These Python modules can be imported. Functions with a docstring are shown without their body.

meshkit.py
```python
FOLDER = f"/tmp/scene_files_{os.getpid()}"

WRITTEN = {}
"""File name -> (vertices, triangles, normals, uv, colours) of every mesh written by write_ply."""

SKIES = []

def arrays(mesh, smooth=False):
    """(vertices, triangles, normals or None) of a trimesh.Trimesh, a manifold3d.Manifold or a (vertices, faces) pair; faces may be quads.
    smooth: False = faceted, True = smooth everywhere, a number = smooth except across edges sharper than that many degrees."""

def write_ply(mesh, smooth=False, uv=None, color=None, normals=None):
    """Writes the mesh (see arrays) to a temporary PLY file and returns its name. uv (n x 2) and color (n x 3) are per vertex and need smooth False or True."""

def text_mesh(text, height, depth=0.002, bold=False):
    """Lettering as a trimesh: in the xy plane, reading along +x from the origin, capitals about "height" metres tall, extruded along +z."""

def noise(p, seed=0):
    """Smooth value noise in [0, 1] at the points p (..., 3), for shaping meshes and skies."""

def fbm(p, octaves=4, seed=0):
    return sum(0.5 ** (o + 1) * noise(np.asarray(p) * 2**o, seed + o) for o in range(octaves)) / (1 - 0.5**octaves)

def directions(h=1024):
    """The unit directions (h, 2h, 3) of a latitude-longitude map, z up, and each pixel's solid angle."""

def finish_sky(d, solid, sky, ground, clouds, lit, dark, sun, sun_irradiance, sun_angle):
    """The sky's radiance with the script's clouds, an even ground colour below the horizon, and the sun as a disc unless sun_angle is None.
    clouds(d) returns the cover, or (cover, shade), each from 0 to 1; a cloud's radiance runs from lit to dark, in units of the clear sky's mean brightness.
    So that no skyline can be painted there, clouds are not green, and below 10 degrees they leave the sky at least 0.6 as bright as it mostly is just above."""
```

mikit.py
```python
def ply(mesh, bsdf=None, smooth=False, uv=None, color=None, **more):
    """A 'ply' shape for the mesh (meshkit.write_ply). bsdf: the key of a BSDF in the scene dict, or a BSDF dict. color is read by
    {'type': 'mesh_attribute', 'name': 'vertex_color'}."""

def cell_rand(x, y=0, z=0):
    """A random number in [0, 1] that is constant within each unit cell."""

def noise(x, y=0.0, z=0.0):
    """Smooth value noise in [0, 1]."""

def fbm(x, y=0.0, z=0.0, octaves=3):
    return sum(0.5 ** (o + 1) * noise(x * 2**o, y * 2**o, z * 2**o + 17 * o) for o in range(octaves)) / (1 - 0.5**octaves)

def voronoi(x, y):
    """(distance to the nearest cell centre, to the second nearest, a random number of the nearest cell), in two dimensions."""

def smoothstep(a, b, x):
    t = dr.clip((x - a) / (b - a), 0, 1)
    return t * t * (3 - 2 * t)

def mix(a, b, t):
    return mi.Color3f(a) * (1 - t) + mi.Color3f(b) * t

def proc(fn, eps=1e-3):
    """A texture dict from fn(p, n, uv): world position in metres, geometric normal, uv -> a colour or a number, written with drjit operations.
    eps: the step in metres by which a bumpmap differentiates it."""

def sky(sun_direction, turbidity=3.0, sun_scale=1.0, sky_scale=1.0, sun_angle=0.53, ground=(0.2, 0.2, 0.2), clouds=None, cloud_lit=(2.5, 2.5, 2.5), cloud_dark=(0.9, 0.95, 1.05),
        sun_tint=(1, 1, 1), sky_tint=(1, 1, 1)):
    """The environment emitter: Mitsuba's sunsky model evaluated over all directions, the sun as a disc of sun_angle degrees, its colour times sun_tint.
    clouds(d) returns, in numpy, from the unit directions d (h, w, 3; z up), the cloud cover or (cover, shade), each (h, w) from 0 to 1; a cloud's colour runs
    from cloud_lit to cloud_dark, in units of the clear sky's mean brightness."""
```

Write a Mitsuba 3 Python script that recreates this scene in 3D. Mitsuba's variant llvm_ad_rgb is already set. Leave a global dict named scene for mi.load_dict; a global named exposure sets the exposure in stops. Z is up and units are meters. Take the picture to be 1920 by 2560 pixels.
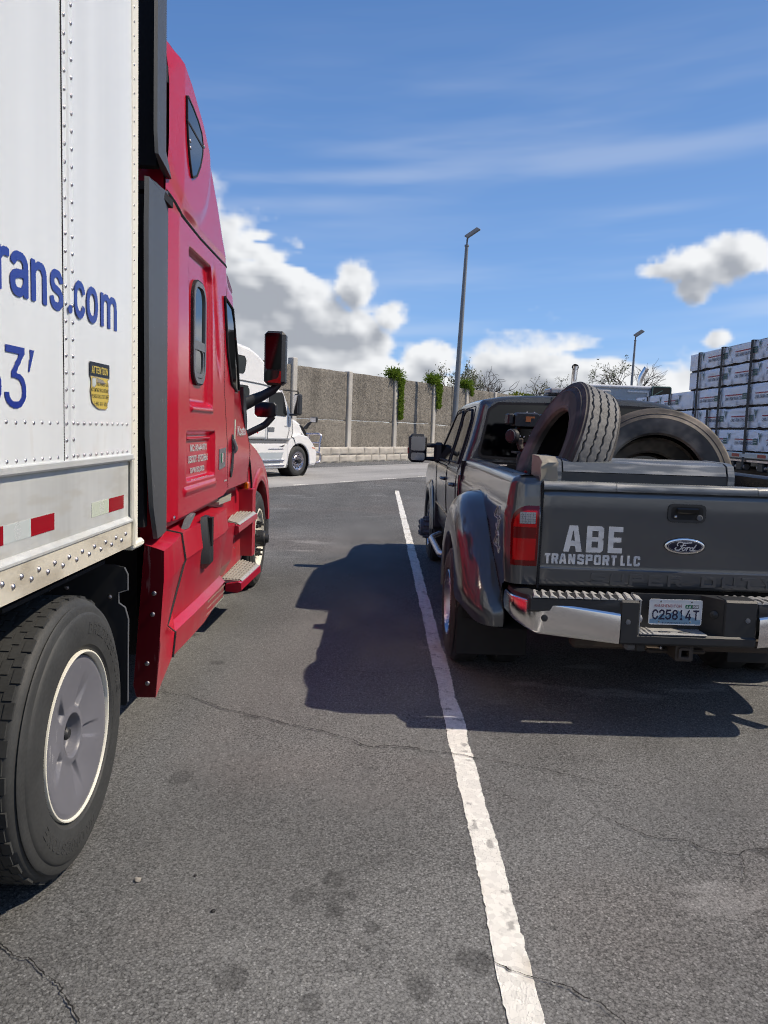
import math, random, numpy as np, trimesh, drjit as dr, mitsuba as mi, mikit, meshkit
from mikit import noise, fbm, voronoi, cell_rand, smoothstep, mix, proc
from shapely.geometry import Polygon, LineString, Point, MultiPolygon, box as sbox
from shapely import affinity
from shapely.ops import unary_union

random.seed(7)
RNG = np.random.default_rng(11)
T = mi.ScalarTransform4f
scene, labels = {}, {}
exposure = 1.75

# ---------------------------------------------------------------- camera, sky, sun
EYE = np.array([0, 0, 1.68])
YAW, PITCH, ROLL = 0.0069, 0.10527, 0.0342
cy_, sy_, cp_, sp_ = math.cos(YAW), math.sin(YAW), math.cos(PITCH), math.sin(PITCH)
FW = np.array([sy_ * cp_, cy_ * cp_, -sp_])
RT = np.array([cy_, -sy_, 0.0])
DN = np.cross(FW, RT)
UP = -(math.sin(ROLL) * RT + math.cos(ROLL) * DN)
scene['camera'] = {'type': 'perspective', 'fov': 51.84, 'fov_axis': 'x', 'near_clip': 0.05, 'far_clip': 3000.0,
                   'to_world': T().look_at(EYE.tolist(), (EYE + FW).tolist(), UP.tolist())}
SUN = (0.642, -0.045, 0.765)


def clouds_at(d):
    az = np.degrees(np.arctan2(d[..., 0], d[..., 1]))
    el = np.degrees(np.arcsin(np.clip(d[..., 2], -1, 1)))

    def ridge(a, e, seed):
        """cauliflower heaps: rounded bumps at several sizes"""
        out, amp = 0.0, 0.5
        for o in range(5):
            k = 2.0 ** o
            co, si = math.cos(0.6 + 1.1 * o), math.sin(0.6 + 1.1 * o)
            n = meshkit.noise(np.stack([(a * co + e * si) * k + 3.7 * o, (e * co - a * si) * k + 1.9 * o, a * 0 + seed + o + 0.37], -1), seed + o)
            out = out + amp * (1 - np.abs(2 * n - 1)) ** 1.0
            amp *= 0.55
        return out - 0.52

    def blob(a, e, ra, re, A, E):
        return 1 - np.sqrt(((A - a) / ra) ** 2 + ((E - e) / re) ** 2)

    def density(A, E):
        big = meshkit.fbm(np.stack([A / 14.0, E / 10.0, A * 0 + 2.0], -1), 3, seed=21) - 0.5
        r1 = ridge(A / 5.2, E / 4.2, 5)
        r2 = ridge(A / 2.3, E / 1.7, 11)
        r3 = ridge(A / 0.9, E / 0.75, 17)
        low = smoothstep_np(7.0, 2.5, E)
        r = r1 * (1 - low) + r2 * low
        topl = np.interp(A, [-62, -25, -15.5, -13.0, -11.3, -8.4, -5.6, -2.2, 0.2, 0.9, 2.6, 4.1, 5.2, 6.0], [12, 15, 15.6, 15.3, 14.4, 12.0, 9.9, 7.6, 6.6, 5.4, 4.9, 3.9, 2.8, 0.0])
        topr = np.interp(A, [4.6, 5.8, 7, 10, 13, 16, 17.4, 19, 21, 24, 30, 62], [0.0, 3.6, 5.0, 5.8, 6.2, 5.7, 4.0, 3.4, 3.6, 3.0, 4.5, 7])
        top = np.maximum(np.where(A < 6, topl, 0), np.where(A > 4.6, topr, 0))
        top = np.where(np.abs(A) > 62, 4 + 22 * (big + 0.2), top)
        bank = (top - E) / 3.6 + 1.55 * r + 0.35 * r3 + 0.5 * big - 0.10
        bank = np.minimum(bank, 1.2 + 1.6 * r + 1.2 * big)
        gap = smoothstep_np(0.58, 0.84, meshkit.fbm(np.stack([A / 8.0, E / 1.6, A * 0 + 9.0], -1), 4, seed=61)) * smoothstep_np(0.4, 3.0, E)
        bank = bank - 1.1 * gap
        p = np.maximum.reduce([blob(21.6, 11.2, 2.1, 0.8, A, E), blob(23.4, 11.7, 1.6, 1.0, A, E), blob(19.4, 11.0, 1.4, 0.4, A, E) - 0.1, blob(21.0, 9.9, 0.8, 0.7, A, E),
                               blob(-2.2, 9.8, 1.0, 1.1, A, E), blob(0.4, 7.9, 0.8, 0.7, A, E), blob(3.3, 4.9, 1.3, 0.8, A, E), blob(22.6, 6.6, 0.7, 0.45, A, E) - 0.3])
        puff = 0.75 * p + 1.15 * r2 + 0.5 * r3 + 0.02
        return np.maximum(bank, puff)
    D = density(az, el)
    cover = smoothstep_np(-0.10, 0.40, D + 0.14 * (meshkit.fbm(np.stack([az / 0.9, el / 0.8, az * 0 + 5], -1), 3, seed=71) - 0.5))
    thick = 0.0
    for k in (1, 2, 3, 4):
        thick = thick + np.clip(density(az + 0.26 * k, el + 0.42 * k), 0, 1.0) / 4
    base = meshkit.fbm(np.stack([az / 6.0, el / 1.5, az * 0 + 1], -1), 4, seed=41)
    f1 = 0.0
    for sc, am in ((3.4, 1.0), (1.3, 0.45)):
        g0 = np.stack([az / sc, el / sc * 1.25, az * 0 + 3], -1)
        f1 = f1 + am * (meshkit.fbm(g0, 3, seed=43) - meshkit.fbm(g0 + np.array([0.26, 0.36, 0]), 3, seed=43))
    shade = smoothstep_np(0.05, 0.80, thick) * (0.58 + 1.5 * (base - 0.38)) - 1.5 * f1 * smoothstep_np(0.0, 0.5, D) + 0.04
    shade = np.clip(shade, 0, 1)
    s = np.stack([(az + 0.6 * el) / 18.0, (el - 0.07 * az) / 1.7, az * 0 + 7.4], -1)
    ci = smoothstep_np(0.38, 0.80, meshkit.fbm(s, 5, seed=31)) * smoothstep_np(0.25, 0.60, meshkit.fbm(s * 0.35, 3, seed=17)) * smoothstep_np(30, 13, el) * smoothstep_np(2, 7, el)
    thin = (1 - cover) * (0.27 * ci + 0.02 * smoothstep_np(30, 8, el))
    return cover + thin, shade * cover / np.maximum(cover + thin, 1e-3)


def clouds(d):
    from scipy.ndimage import zoom
    h, w = d.shape[:2]
    if h < 64:
        return clouds_at(d)
    c, s = (zoom(x, 4, order=1)[:h, :w] for x in clouds_at(d[::4, ::4]))
    r0, c0, c1 = int(h * 0.70), int(w * (0.25 - 40 / 360)), int(w * (0.25 + 40 / 360))     # full detail in the quarter ahead, low in the sky
    c[r0:, c0:c1], s[r0:, c0:c1] = clouds_at(d[r0:, c0:c1])
    return c, s


def smoothstep_np(a, b, x):
    t = np.clip((x - a) / (b - a), 0, 1)
    return t * t * (3 - 2 * t)


scene['sky'] = mikit.sky(SUN, turbidity=2.6, clouds=clouds, cloud_lit=(2.9, 2.95, 3.0), cloud_dark=(1.25, 1.34, 1.50), sky_tint=(0.86, 1.04, 1.25), sun_tint=(0.95, 1.0, 1.07), ground=(0.12, 0.12, 0.12))

# ---------------------------------------------------------------- names, meshes, placement
CUR = np.eye(4)
_used = {}


def nk(k):
    if k not in _used:
        _used[k] = 0
        return k
    while True:
        _used[k] += 1
        q = f'{k}_{_used[k]:03d}'
        if q not in _used:
            _used[q] = 0
            return q


def thing(name, label, cat, group=None):
    k = nk(name)
    labels[k] = {'label': label, 'category': cat}
    if group:
        labels[k]['group'] = group
    return k


def struct(name, mesh, bsdf, smooth=False, **kw):
    k = nk(name)
    put(k, mesh, bsdf, smooth, **kw)
    labels[k] = {'kind': 'structure'}
    return k


def put(key, mesh, bsdf, smooth=35, **kw):
    if isinstance(mesh, list):
        mesh = trimesh.util.concatenate(mesh)
    d = mikit.ply(mesh, bsdf, smooth=smooth, **kw) if not isinstance(mesh, dict) else dict(mesh)
    if not np.allclose(CUR, np.eye(4)):
        d['to_world'] = T(CUR.tolist())
    scene[key] = d
    return key


def part(parent, name, mesh, bsdf, smooth=35, label=None, stuff=False):
    k = nk(f'{parent}__{name}')
    if mesh is not None:
        put(k, mesh, bsdf, smooth)
    if label:
        labels[k] = {'label': label}
    if stuff:
        labels.setdefault(k, {})['kind'] = 'stuff'
    return k


def whole(name, mesh, bsdf, label, cat, group=None, smooth=35):
    k = thing(name, label, cat, group)
    put(k, mesh, bsdf, smooth)
    return k


def frame(o, fwd):
    """local (u right, v forward, z up) -> world"""
    f = np.array([fwd[0], fwd[1], 0.0]); f /= np.linalg.norm(f)
    m = np.eye(4); m[:3, 0] = [f[1], -f[0], 0]; m[:3, 1] = f; m[:3, 2] = [0, 0, 1]; m[:3, 3] = o
    return m


def at(m):
    global CUR
    CUR = np.array(m, float)


def home():
    at(np.eye(4))


def tm(v, f):
    return trimesh.Trimesh(np.asarray(v, float), np.asarray(f, int), process=False)


def cat(*ms):
    out = []
    for m in ms:
        out += m if isinstance(m, list) else [m]
    return trimesh.util.concatenate(out)


def box(lo, hi):
    lo, hi = np.minimum(lo, hi), np.maximum(lo, hi)
    m = trimesh.creation.box(extents=hi - lo); m.apply_translation((lo + hi) / 2)
    return m


def cbox(lo, hi, r=0.01):
    """box with chamfered edges"""
    lo, hi = np.minimum(lo, hi).astype(float), np.maximum(lo, hi).astype(float)
    r = min(r, (hi - lo).min() * 0.49)
    pts = []
    for a in (0, 1):
        for b in (0, 1):
            for c in (0, 1):
                for k in range(3):
                    p = [hi[0] - r if a else lo[0] + r, hi[1] - r if b else lo[1] + r, hi[2] - r if c else lo[2] + r]
                    p[k] = (hi if (a, b, c)[k] else lo)[k]
                    pts.append(p)
    return trimesh.convex.convex_hull(np.array(pts))


def rrect(x0, y0, x1, y1, r, n=5):
    return sbox(x0 + r, y0 + r, x1 - r, y1 - r).buffer(r, quad_segs=n)


AX = {'x': (1, 2, 0), 'y': (0, 2, 1), 'z': (0, 1, 2)}


def prism(poly, axis, a, b):
    """extrude a 2D polygon ((y,z) for x, (x,z) for y, (x,y) for z) from a to b along axis"""
    if not hasattr(poly, 'geom_type'):
        poly = Polygon(poly)
    if not poly.is_valid:
        poly = poly.buffer(0)
    ms = []
    for g in getattr(poly, 'geoms', [poly]):
        if g.is_empty or g.geom_type != 'Polygon':
            continue
        m = trimesh.creation.extrude_polygon(g, abs(b - a), engine='earcut')
        v = np.array(m.vertices); w = np.zeros_like(v)
        i, j, k = AX[axis]
        w[:, i], w[:, j], w[:, k] = v[:, 0], v[:, 1], v[:, 2] + min(a, b)
        m2 = tm(w, m.faces if axis != 'y' else m.faces[:, ::-1])
        ms.append(m2)
    return trimesh.util.concatenate(ms)


def gridmesh(P, flip=False, wrap=False):
    P = np.asarray(P, float); a, b = P.shape[:2]
    i, j = np.meshgrid(np.arange(a - 1), np.arange(b if wrap else b - 1), indexing='ij')
    j2 = (j + 1) % b
    q = np.stack([i * b + j, (i + 1) * b + j, (i + 1) * b + j2, i * b + j2], -1).reshape(-1, 4)
    if flip:
        q = q[:, ::-1]
    return tm(P.reshape(-1, 3), np.vstack([q[:, [0, 1, 2]], q[:, [0, 2, 3]]]))


def loft(rings, caps=True):
    """closed rings (n,3) joined in order, with fan caps"""
    P = np.array(rings, float); m = gridmesh(P, wrap=True)
    v, f = [m.vertices], [m.faces]
    n = P.shape[1]; k = len(m.vertices)
    if caps:
        for r, (ring, base) in enumerate(((P[0], 0), (P[-1], (len(P) - 1) * n))):
            v.append(np.vstack([ring, ring.mean(0)[None]]))
            i = np.arange(n); tri = np.stack([i + k, (i + 1) % n + k, np.full(n, k + n)], 1)
            f.append(tri if r else tri[:, ::-1]); k += n + 1
    return tm(np.vstack(v), np.vstack(f))


def tube(pts, r, n=10, caps=True):
    p = np.asarray(pts, float); r = np.broadcast_to(r, (len(p),))
    t = np.gradient(p, axis=0); t /= np.linalg.norm(t, axis=1, keepdims=True) + 1e-12
    a = np.cross(t[0], [0, 0, 1] if abs(t[0][2]) < 0.9 else [1, 0, 0]); a /= np.linalg.norm(a)
    rings, ang = [], np.arange(n) * 2 * np.pi / n
    for i in range(len(p)):
        a = a - t[i] * (a @ t[i]); a /= np.linalg.norm(a)
        b = np.cross(t[i], a)
        rings.append(p[i] + r[i] * (np.cos(ang)[:, None] * a + np.sin(ang)[:, None] * b))
    return loft(rings, caps)


def bend(pts, rad=0.05, n=6):
    """rounds the corners of a polyline"""
    p = [np.asarray(q, float) for q in pts]; out = [p[0]]
    for a, b, c in zip(p, p[1:], p[2:]):
        d1, d2 = a - b, c - b
        k = min(rad, np.linalg.norm(d1) * 0.45, np.linalg.norm(d2) * 0.45)
        s, e = b + d1 / np.linalg.norm(d1) * k, b + d2 / np.linalg.norm(d2) * k
        for t in np.linspace(0, 1, n):
            out.append((1 - t) ** 2 * s + 2 * t * (1 - t) * b + t * t * e)
    return np.array(out + [p[-1]])


def lathe(prof, axis=(1, 0, 0), o=(0, 0, 0), n=64, a0=0.0, a1=2 * np.pi):
    """profile of (radius, height) turned around axis through o"""
    ax = np.asarray(axis, float); ax /= np.linalg.norm(ax)
    e = np.cross(ax, [0, 0, 1] if abs(ax[2]) < 0.9 else [0, 1, 0]); e /= np.linalg.norm(e); g = np.cross(ax, e)
    full = abs(a1 - a0 - 2 * np.pi) < 1e-6
    th = np.linspace(a0, a1, n, endpoint=not full)
    pr = np.asarray(prof, float)
    P = np.asarray(o) + pr[:, None, 1, None] * ax + pr[:, None, 0, None] * (np.cos(th)[None, :, None] * e + np.sin(th)[None, :, None] * g)
    return gridmesh(P, wrap=full)


def domes(pts, r, out, h=0.6, n=8):
    """small rivet heads at pts that stand out along the vector out"""
    prof = [(r, 0), (r * 0.86, r * h * 0.55), (r * 0.5, r * h * 0.9), (1e-5, r * h)]
    m = lathe(prof, out, (0, 0, 0), n)
    v, f = np.array(m.vertices), np.array(m.faces)
    pts = np.asarray(pts, float)
    return tm((pts[:, None] + v[None]).reshape(-1, 3), (f[None] + (np.arange(len(pts)) * len(v))[:, None, None]).reshape(-1, 3))


def ribbon(pts, w, axis, a, b):
    """a thin strip of half width w along a 2D polyline, extruded along axis"""
    return prism(LineString(pts).buffer(w, cap_style=2, join_style=1), axis, a, b)


_txt = {}


def text2d(s, bold=False):
    if (s, bold) not in _txt:
        _txt[s, bold] = meshkit.text_mesh(s, 1.0, 1.0, bold)
    return _txt[s, bold].copy()


def textfit(s, p0, right, up, w, h, depth=0.0015, bold=True, slant=0.0):
    """lettering whose box is exactly w by h, lower left at p0, standing proud by depth"""
    m = text2d(s, bold); v = np.array(m.vertices)
    lo, hi = v.min(0), v.max(0)
    x, y = (v[:, 0] - lo[0]) / (hi[0] - lo[0]) * w, (v[:, 1] - lo[1]) / (hi[1] - lo[1]) * h
    r, u = np.asarray(right, float), np.asarray(up, float)
    nrm = np.cross(r, u)
    return tm(np.asarray(p0) + (x + slant * y)[:, None] * r + y[:, None] * u + (v[:, 2] * depth)[:, None] * nrm, m.faces)


def mirror_u(m, c=-0.03):
    v = np.array(m.vertices); v[:, 0] = 2 * c - v[:, 0]
    return tm(v, np.asarray(m.faces)[:, ::-1])


def moved(m, M):
    m = m.copy(); m.apply_transform(M); return m
# ---------------------------------------------------------------- materials
def two(b):
    return {'type': 'twosided', 'bsdf': b}


def rgb(c):
    return {'type': 'rgb', 'value': [float(x) for x in c]}


def col(c):
    return proc(c) if callable(c) else rgb(c)


def mat(name, color, rough=0.6, metallic=0.0, bump=None, spec=0.5, eps=1e-3, **kw):
    b = {'type': 'principled', 'base_color': col(color), 'roughness': proc(rough) if callable(rough) else float(rough), 'metallic': float(metallic), 'specular': spec, **kw}
    if bump:
        b = {'type': 'bumpmap', 'arbitrary': proc(bump, eps), 'scale': 1.0, 'bsdf': b}
    scene[name] = two(b)


def gloss(name, color, alpha=0.03, ior=1.5):
    scene[name] = two({'type': 'roughplastic', 'diffuse_reflectance': col(color), 'alpha': alpha, 'int_ior': ior, 'nonlinear': True})


def metal(name, color, alpha):
    scene[name] = two({'type': 'roughconductor', 'material': 'Cr', 'specular_reflectance': rgb(color), 'alpha': alpha})


def c3(*a):
    return mi.Color3f(*a)


OIL = [(-.123, 2.795, .045), (-.225, 2.681, .04), (-.103, 2.591, .032), (-.4, 2.241, .05), (-.155, 2.154, .035), (-.05, 2.69, .025), (.019, 2.507, .03), (.171, 2.235, .05), (.35, 2.36, .06), (-.9, 3.6, .06)]
OLD = [(-.155, 2.905, .05), (-.255, 2.80, .045), (-.128, 2.745, .035), (-.425, 2.43, .055), (-.19, 2.36, .04), (-.08, 2.82, .03), (-.02, 2.66, .035), (.13, 2.42, .05), (.08, 2.55, .03), (.35, 2.36, .06), (-.9, 3.6, .06)]


def asphalt_c(p, n, uv):
    x, y = p.x, p.y
    d1, d2, r1 = voronoi(x * 105, y * 105)
    e1, e2, r2 = voronoi(x * 230 + 3, y * 230)
    big = fbm(x * 0.55 + 4, y * 0.33, 0, 4)
    med = fbm(x * 3.1, y * 2.0, 2.0, 3)
    stone = smoothstep(0.80, 1.0, r1) * smoothstep(0.50, 0.22, d1)
    g = 0.134 + 0.082 * (r1 - 0.5) + 0.060 * (r2 - 0.5) + 0.065 * (big - 0.5) + 0.035 * (med - 0.5) + 0.05 * (fbm(x * 1.6 + 0.5, y * 0.13, 6.0, 3) - 0.5)
    g = g + 0.10 * stone * r2 - 0.045 * smoothstep(0.35, 0.62, d1) 
    # light scuffs dragged across the bay, round oil drops, tyre-dark lanes
    sc = smoothstep(0.60, 0.80, fbm(x * 1.9 + 9, y * 5, 5.0, 5)) * smoothstep(0.45, 0.7, fbm(x * 0.9, y * 0.7, 8.0, 2))
    g = g + 0.085 * sc
    o1, o2, ro = voronoi(x * 2.3 + 2.3, y * 2.9 + 0.6)
    oil = smoothstep(0.17, 0.11, o1 + 0.10 * (fbm(x * 14, y * 14, 1.0, 2) - 0.5)) * smoothstep(0.74, 0.84, ro) * smoothstep(0.40, 0.62, fbm(x * 0.7 + 3, y * 0.8, 9.0, 2))
    g = g * (1 - 0.42 * oil)
    spots = mi.Float(0)
    wob = 0.05 * (fbm(x * 16, y * 16, 4.0, 3) - 0.5)
    for sx, sy, sr in OIL:
        spots = dr.maximum(spots, smoothstep(sr * 1.15, sr * 0.65, dr.hypot(x - sx, (y - sy) * 0.8) + wob))
    g = g * (1 - 0.34 * spots)
    rg = dr.hypot(x - 0.20, y - 2.66) - 0.31
    g = g * (1 - 0.20 * dr.exp(-dr.square(rg / 0.03)) * smoothstep(0.30, 0.6, fbm(x * 5, y * 5, 6.0, 2)))
    g = g * (1 - 0.18 * smoothstep(0.5, 0.75, fbm(x * 0.35 + y * 0.22, y * 0.9 - x * 0.5, 3.0, 3)))
    g = dr.maximum(g, 0.014)
    warm = fbm(x * 0.8, y * 0.8, 11.0, 3)
    return mix(c3(0.985, 1.0, 1.005), c3(1.03, 0.99, 0.97), smoothstep(0.45, 0.75, warm)) * g


def asphalt_b(p, n, uv):
    d1, d2, r1 = voronoi(p.x * 115, p.y * 115)
    return 0.0020 * smoothstep(0.6, 0.1, d1) * (0.4 + r1) + 0.0016 * noise(p.x * 260, p.y * 260)


mat('asphalt', asphalt_c, 0.82, bump=asphalt_b, eps=1.2e-3, spec=0.35)


def paint_c(p, n, uv):
    d1, d2, r1 = voronoi(p.x * 42, p.y * 42)
    wear = smoothstep(0.62, 0.80, fbm(p.x * 24, p.y * 19, 0.0, 4))
    pit = smoothstep(0.035, 0.0, d2 - d1) * smoothstep(0.35, 0.65, fbm(p.x * 5, p.y * 3.5, 3.0, 2))
    stain = smoothstep(0.62, 0.8, fbm(p.x * 7, p.y * 3.0, 6.0, 3))
    c = mix(c3(0.68, 0.67, 0.63), c3(0.50, 0.45, 0.37), 0.6 * stain) * (0.86 + 0.2 * r1)
    return mix(c, c3(0.09, 0.088, 0.085), dr.clip(0.55 * wear + 0.8 * pit, 0, 1))


mat('road_paint', paint_c, 0.8, bump=asphalt_b, eps=1.2e-3)


def concrete_c(p, n, uv):
    f = fbm(p.x * 0.6, p.y * 0.6, p.z, 4); g = fbm(p.x * 23, p.y * 23, p.z * 20, 2)
    lane = fbm((p.x * 0.856 - p.y * 0.517) * 1.3, 0.05 * p.y, 4.0, 3)
    return c3(1.0, 0.985, 0.955) * (0.225 + 0.07 * (f - 0.5) + 0.05 * (g - 0.5) + 0.09 * (lane - 0.5))


mat('concrete', concrete_c, 0.85)


def panel_c(p, n, uv):
    s = p.x * 0.517 + p.y * 0.856
    a = noise(s * 15, p.z * 19, 2.0); b = noise(s * 44, p.z * 46, 5.0); f = fbm(s * 0.5, p.z * 0.7, 0.0, 4)
    g = 0.165 + 0.12 * (a - 0.5) + 0.09 * (b - 0.5) + 0.07 * (f - 0.5)
    drip = smoothstep(0.55, 0.8, fbm(s * 2.3, p.z * 0.25, 9.0, 3))
    return c3(1.0, 0.92, 0.80) * dr.maximum(g * (1 - 0.25 * drip), 0.03)


def panel_b(p, n, uv):
    s = p.x * 0.517 + p.y * 0.856
    return 0.02 * noise(s * 15, p.z * 19, 2.0) + 0.012 * noise(s * 52, p.z * 40, 5.0)


mat('rough_panel', panel_c, 0.95, bump=panel_b, eps=6e-3)


def post_c(p, n, uv):
    f = fbm(p.x * 1.5 + p.y, p.z * 1.1, 0.0, 4); g = noise(p.x * 30 + p.y * 21, p.z * 30)
    return c3(1.0, 0.96, 0.89) * (0.40 + 0.16 * (f - 0.5) + 0.04 * (g - 0.5))


mat('pale_concrete', post_c, 0.9)


def block_c(p, n, uv):
    s = p.x * 0.517 + p.y * 0.856
    f = fbm(s * 3, p.z * 5, 1.0, 4)
    return c3(1.0, 0.93, 0.82) * (0.42 + 0.2 * (f - 0.5))


mat('block_stone', block_c, 0.9)


def white_side(p, n, uv):
    f = fbm(p.y * 2.2, p.z * 1.4, p.x, 3); v = fbm(p.y * 9, p.z * 0.7, 4.0, 3)
    d = smoothstep(0.62, 0.8, fbm(p.y * 26, p.z * 9, 7.0, 3)) * smoothstep(2.1, 1.5, p.z)
    c = c3(0.58, 0.605, 0.615) * (1 - 0.07 * (f - 0.5) - 0.12 * (v - 0.5))
    return mix(c, c3(0.52, 0.50, 0.46), 0.30 * d)


mat('white_skin', white_side, 0.38)


def alu_c(p, n, uv):
    f = fbm(p.y * 3.0, p.z * 9, p.x * 3, 4); st = fbm(p.y * 22, p.z * 1.6, 3.0, 3)
    dirt = smoothstep(0.45, 0.75, fbm(p.y * 6, p.z * 22, 8.0, 4))
    c = c3(0.60, 0.615, 0.60) * (0.93 + 0.22 * (f - 0.5) - 0.20 * (st - 0.5))
    return mix(c, c3(0.46, 0.44, 0.38), 0.40 * dirt)


mat('dirty_aluminium', alu_c, 0.48, metallic=0.35)


def flange_c(p, n, uv):
    f = fbm(p.y * 5, p.z * 14, p.x * 3, 4)
    return mix(c3(0.62, 0.58, 0.48), c3(0.44, 0.40, 0.32), smoothstep(0.4, 0.75, f))


mat('cream_aluminium', flange_c, 0.5, metallic=0.2)
mat('cream_paint', (0.66, 0.64, 0.55), 0.45)
metal('rivet_steel', (0.75, 0.74, 0.72), 0.22)
scene['chrome'] = two({'type': 'roughconductor', 'material': 'Al', 'specular_reflectance': rgb((0.92, 0.92, 0.92)), 'alpha': 0.035})
metal('polished_aluminium', (0.86, 0.86, 0.87), 0.16)
metal('mirror_glass', (0.62, 0.66, 0.66), 0.012)
metal('tinted_mirror', (0.22, 0.27, 0.27), 0.012)
metal('steel', (0.5, 0.5, 0.5), 0.3)


def red_c(p, n, uv):
    return c3(0.68, 0.024, 0.070) * (0.97 + 0.06 * fbm(p.y * 2, p.z * 2, p.x, 2))


gloss('red_paint', red_c, 0.035, 1.62)


def red_dusty(p, n, uv):
    f = fbm(p.y * 2.6, p.z * 3.4, p.x * 2, 4)
    low = smoothstep(0.95, 0.35, p.z)
    dust = dr.clip(low * smoothstep(0.30, 0.72, f) * 0.62 + 0.10 * smoothstep(0.55, 0.8, fbm(p.y * 17, p.z * 2.5, 2.0, 3)), 0, 1)
    return mix(c3(0.66, 0.030, 0.072), c3(0.50, 0.30, 0.28), dust)


gloss('red_fairing_paint', red_dusty, 0.13, 1.48)


def red_splash(p, n, uv):
    drip = smoothstep(0.70, 0.78, fbm(p.x * 62, p.z * 4.5, 4.0, 3)) * smoothstep(0.35, 0.6, fbm(p.x * 20, p.z * 6, 2.0, 2))
    return mix(c3(0.20, 0.008, 0.018), c3(0.45, 0.34, 0.33), 0.75 * drip)


gloss('red_splashed_paint', red_splash, 0.16, 1.46)
mat('dark_red_plastic', (0.10, 0.012, 0.016), 0.4)


def grey_metallic(p, n, uv):
    return c3(0.180, 0.196, 0.216) * (0.95 + 0.1 * fbm(p.x * 3, p.y * 3, p.z * 3, 2))


gloss('grey_paint', grey_metallic, 0.025, 1.85)
gloss('white_paint', (0.88, 0.88, 0.88), 0.08, 1.5)
gloss('black_gloss', (0.006, 0.006, 0.007), 0.03, 1.5)
gloss('dark_glass', (0.004, 0.005, 0.006), 0.008, 1.6)
gloss('tinted_glass', (0.035, 0.045, 0.045), 0.008, 1.6)
mat('black_plastic', (0.020, 0.021, 0.023), 0.48)
mat('grey_plastic', (0.12, 0.125, 0.135), 0.5)


def scuffed_rubber(p, n, uv):
    sc = smoothstep(0.72, 0.80, fbm(p.y * 60 + p.z * 25, p.z * 14, p.x * 5, 3)) * smoothstep(0.5, 0.66, fbm(p.y * 6, p.z * 2, 3.0, 2))
    c = c3(0.052, 0.056, 0.060) * (0.85 + 0.35 * fbm(p.y * 5, p.z * 1.1, 0.0, 3))
    return mix(c, c3(0.26, 0.26, 0.26), 0.7 * sc)


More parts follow.
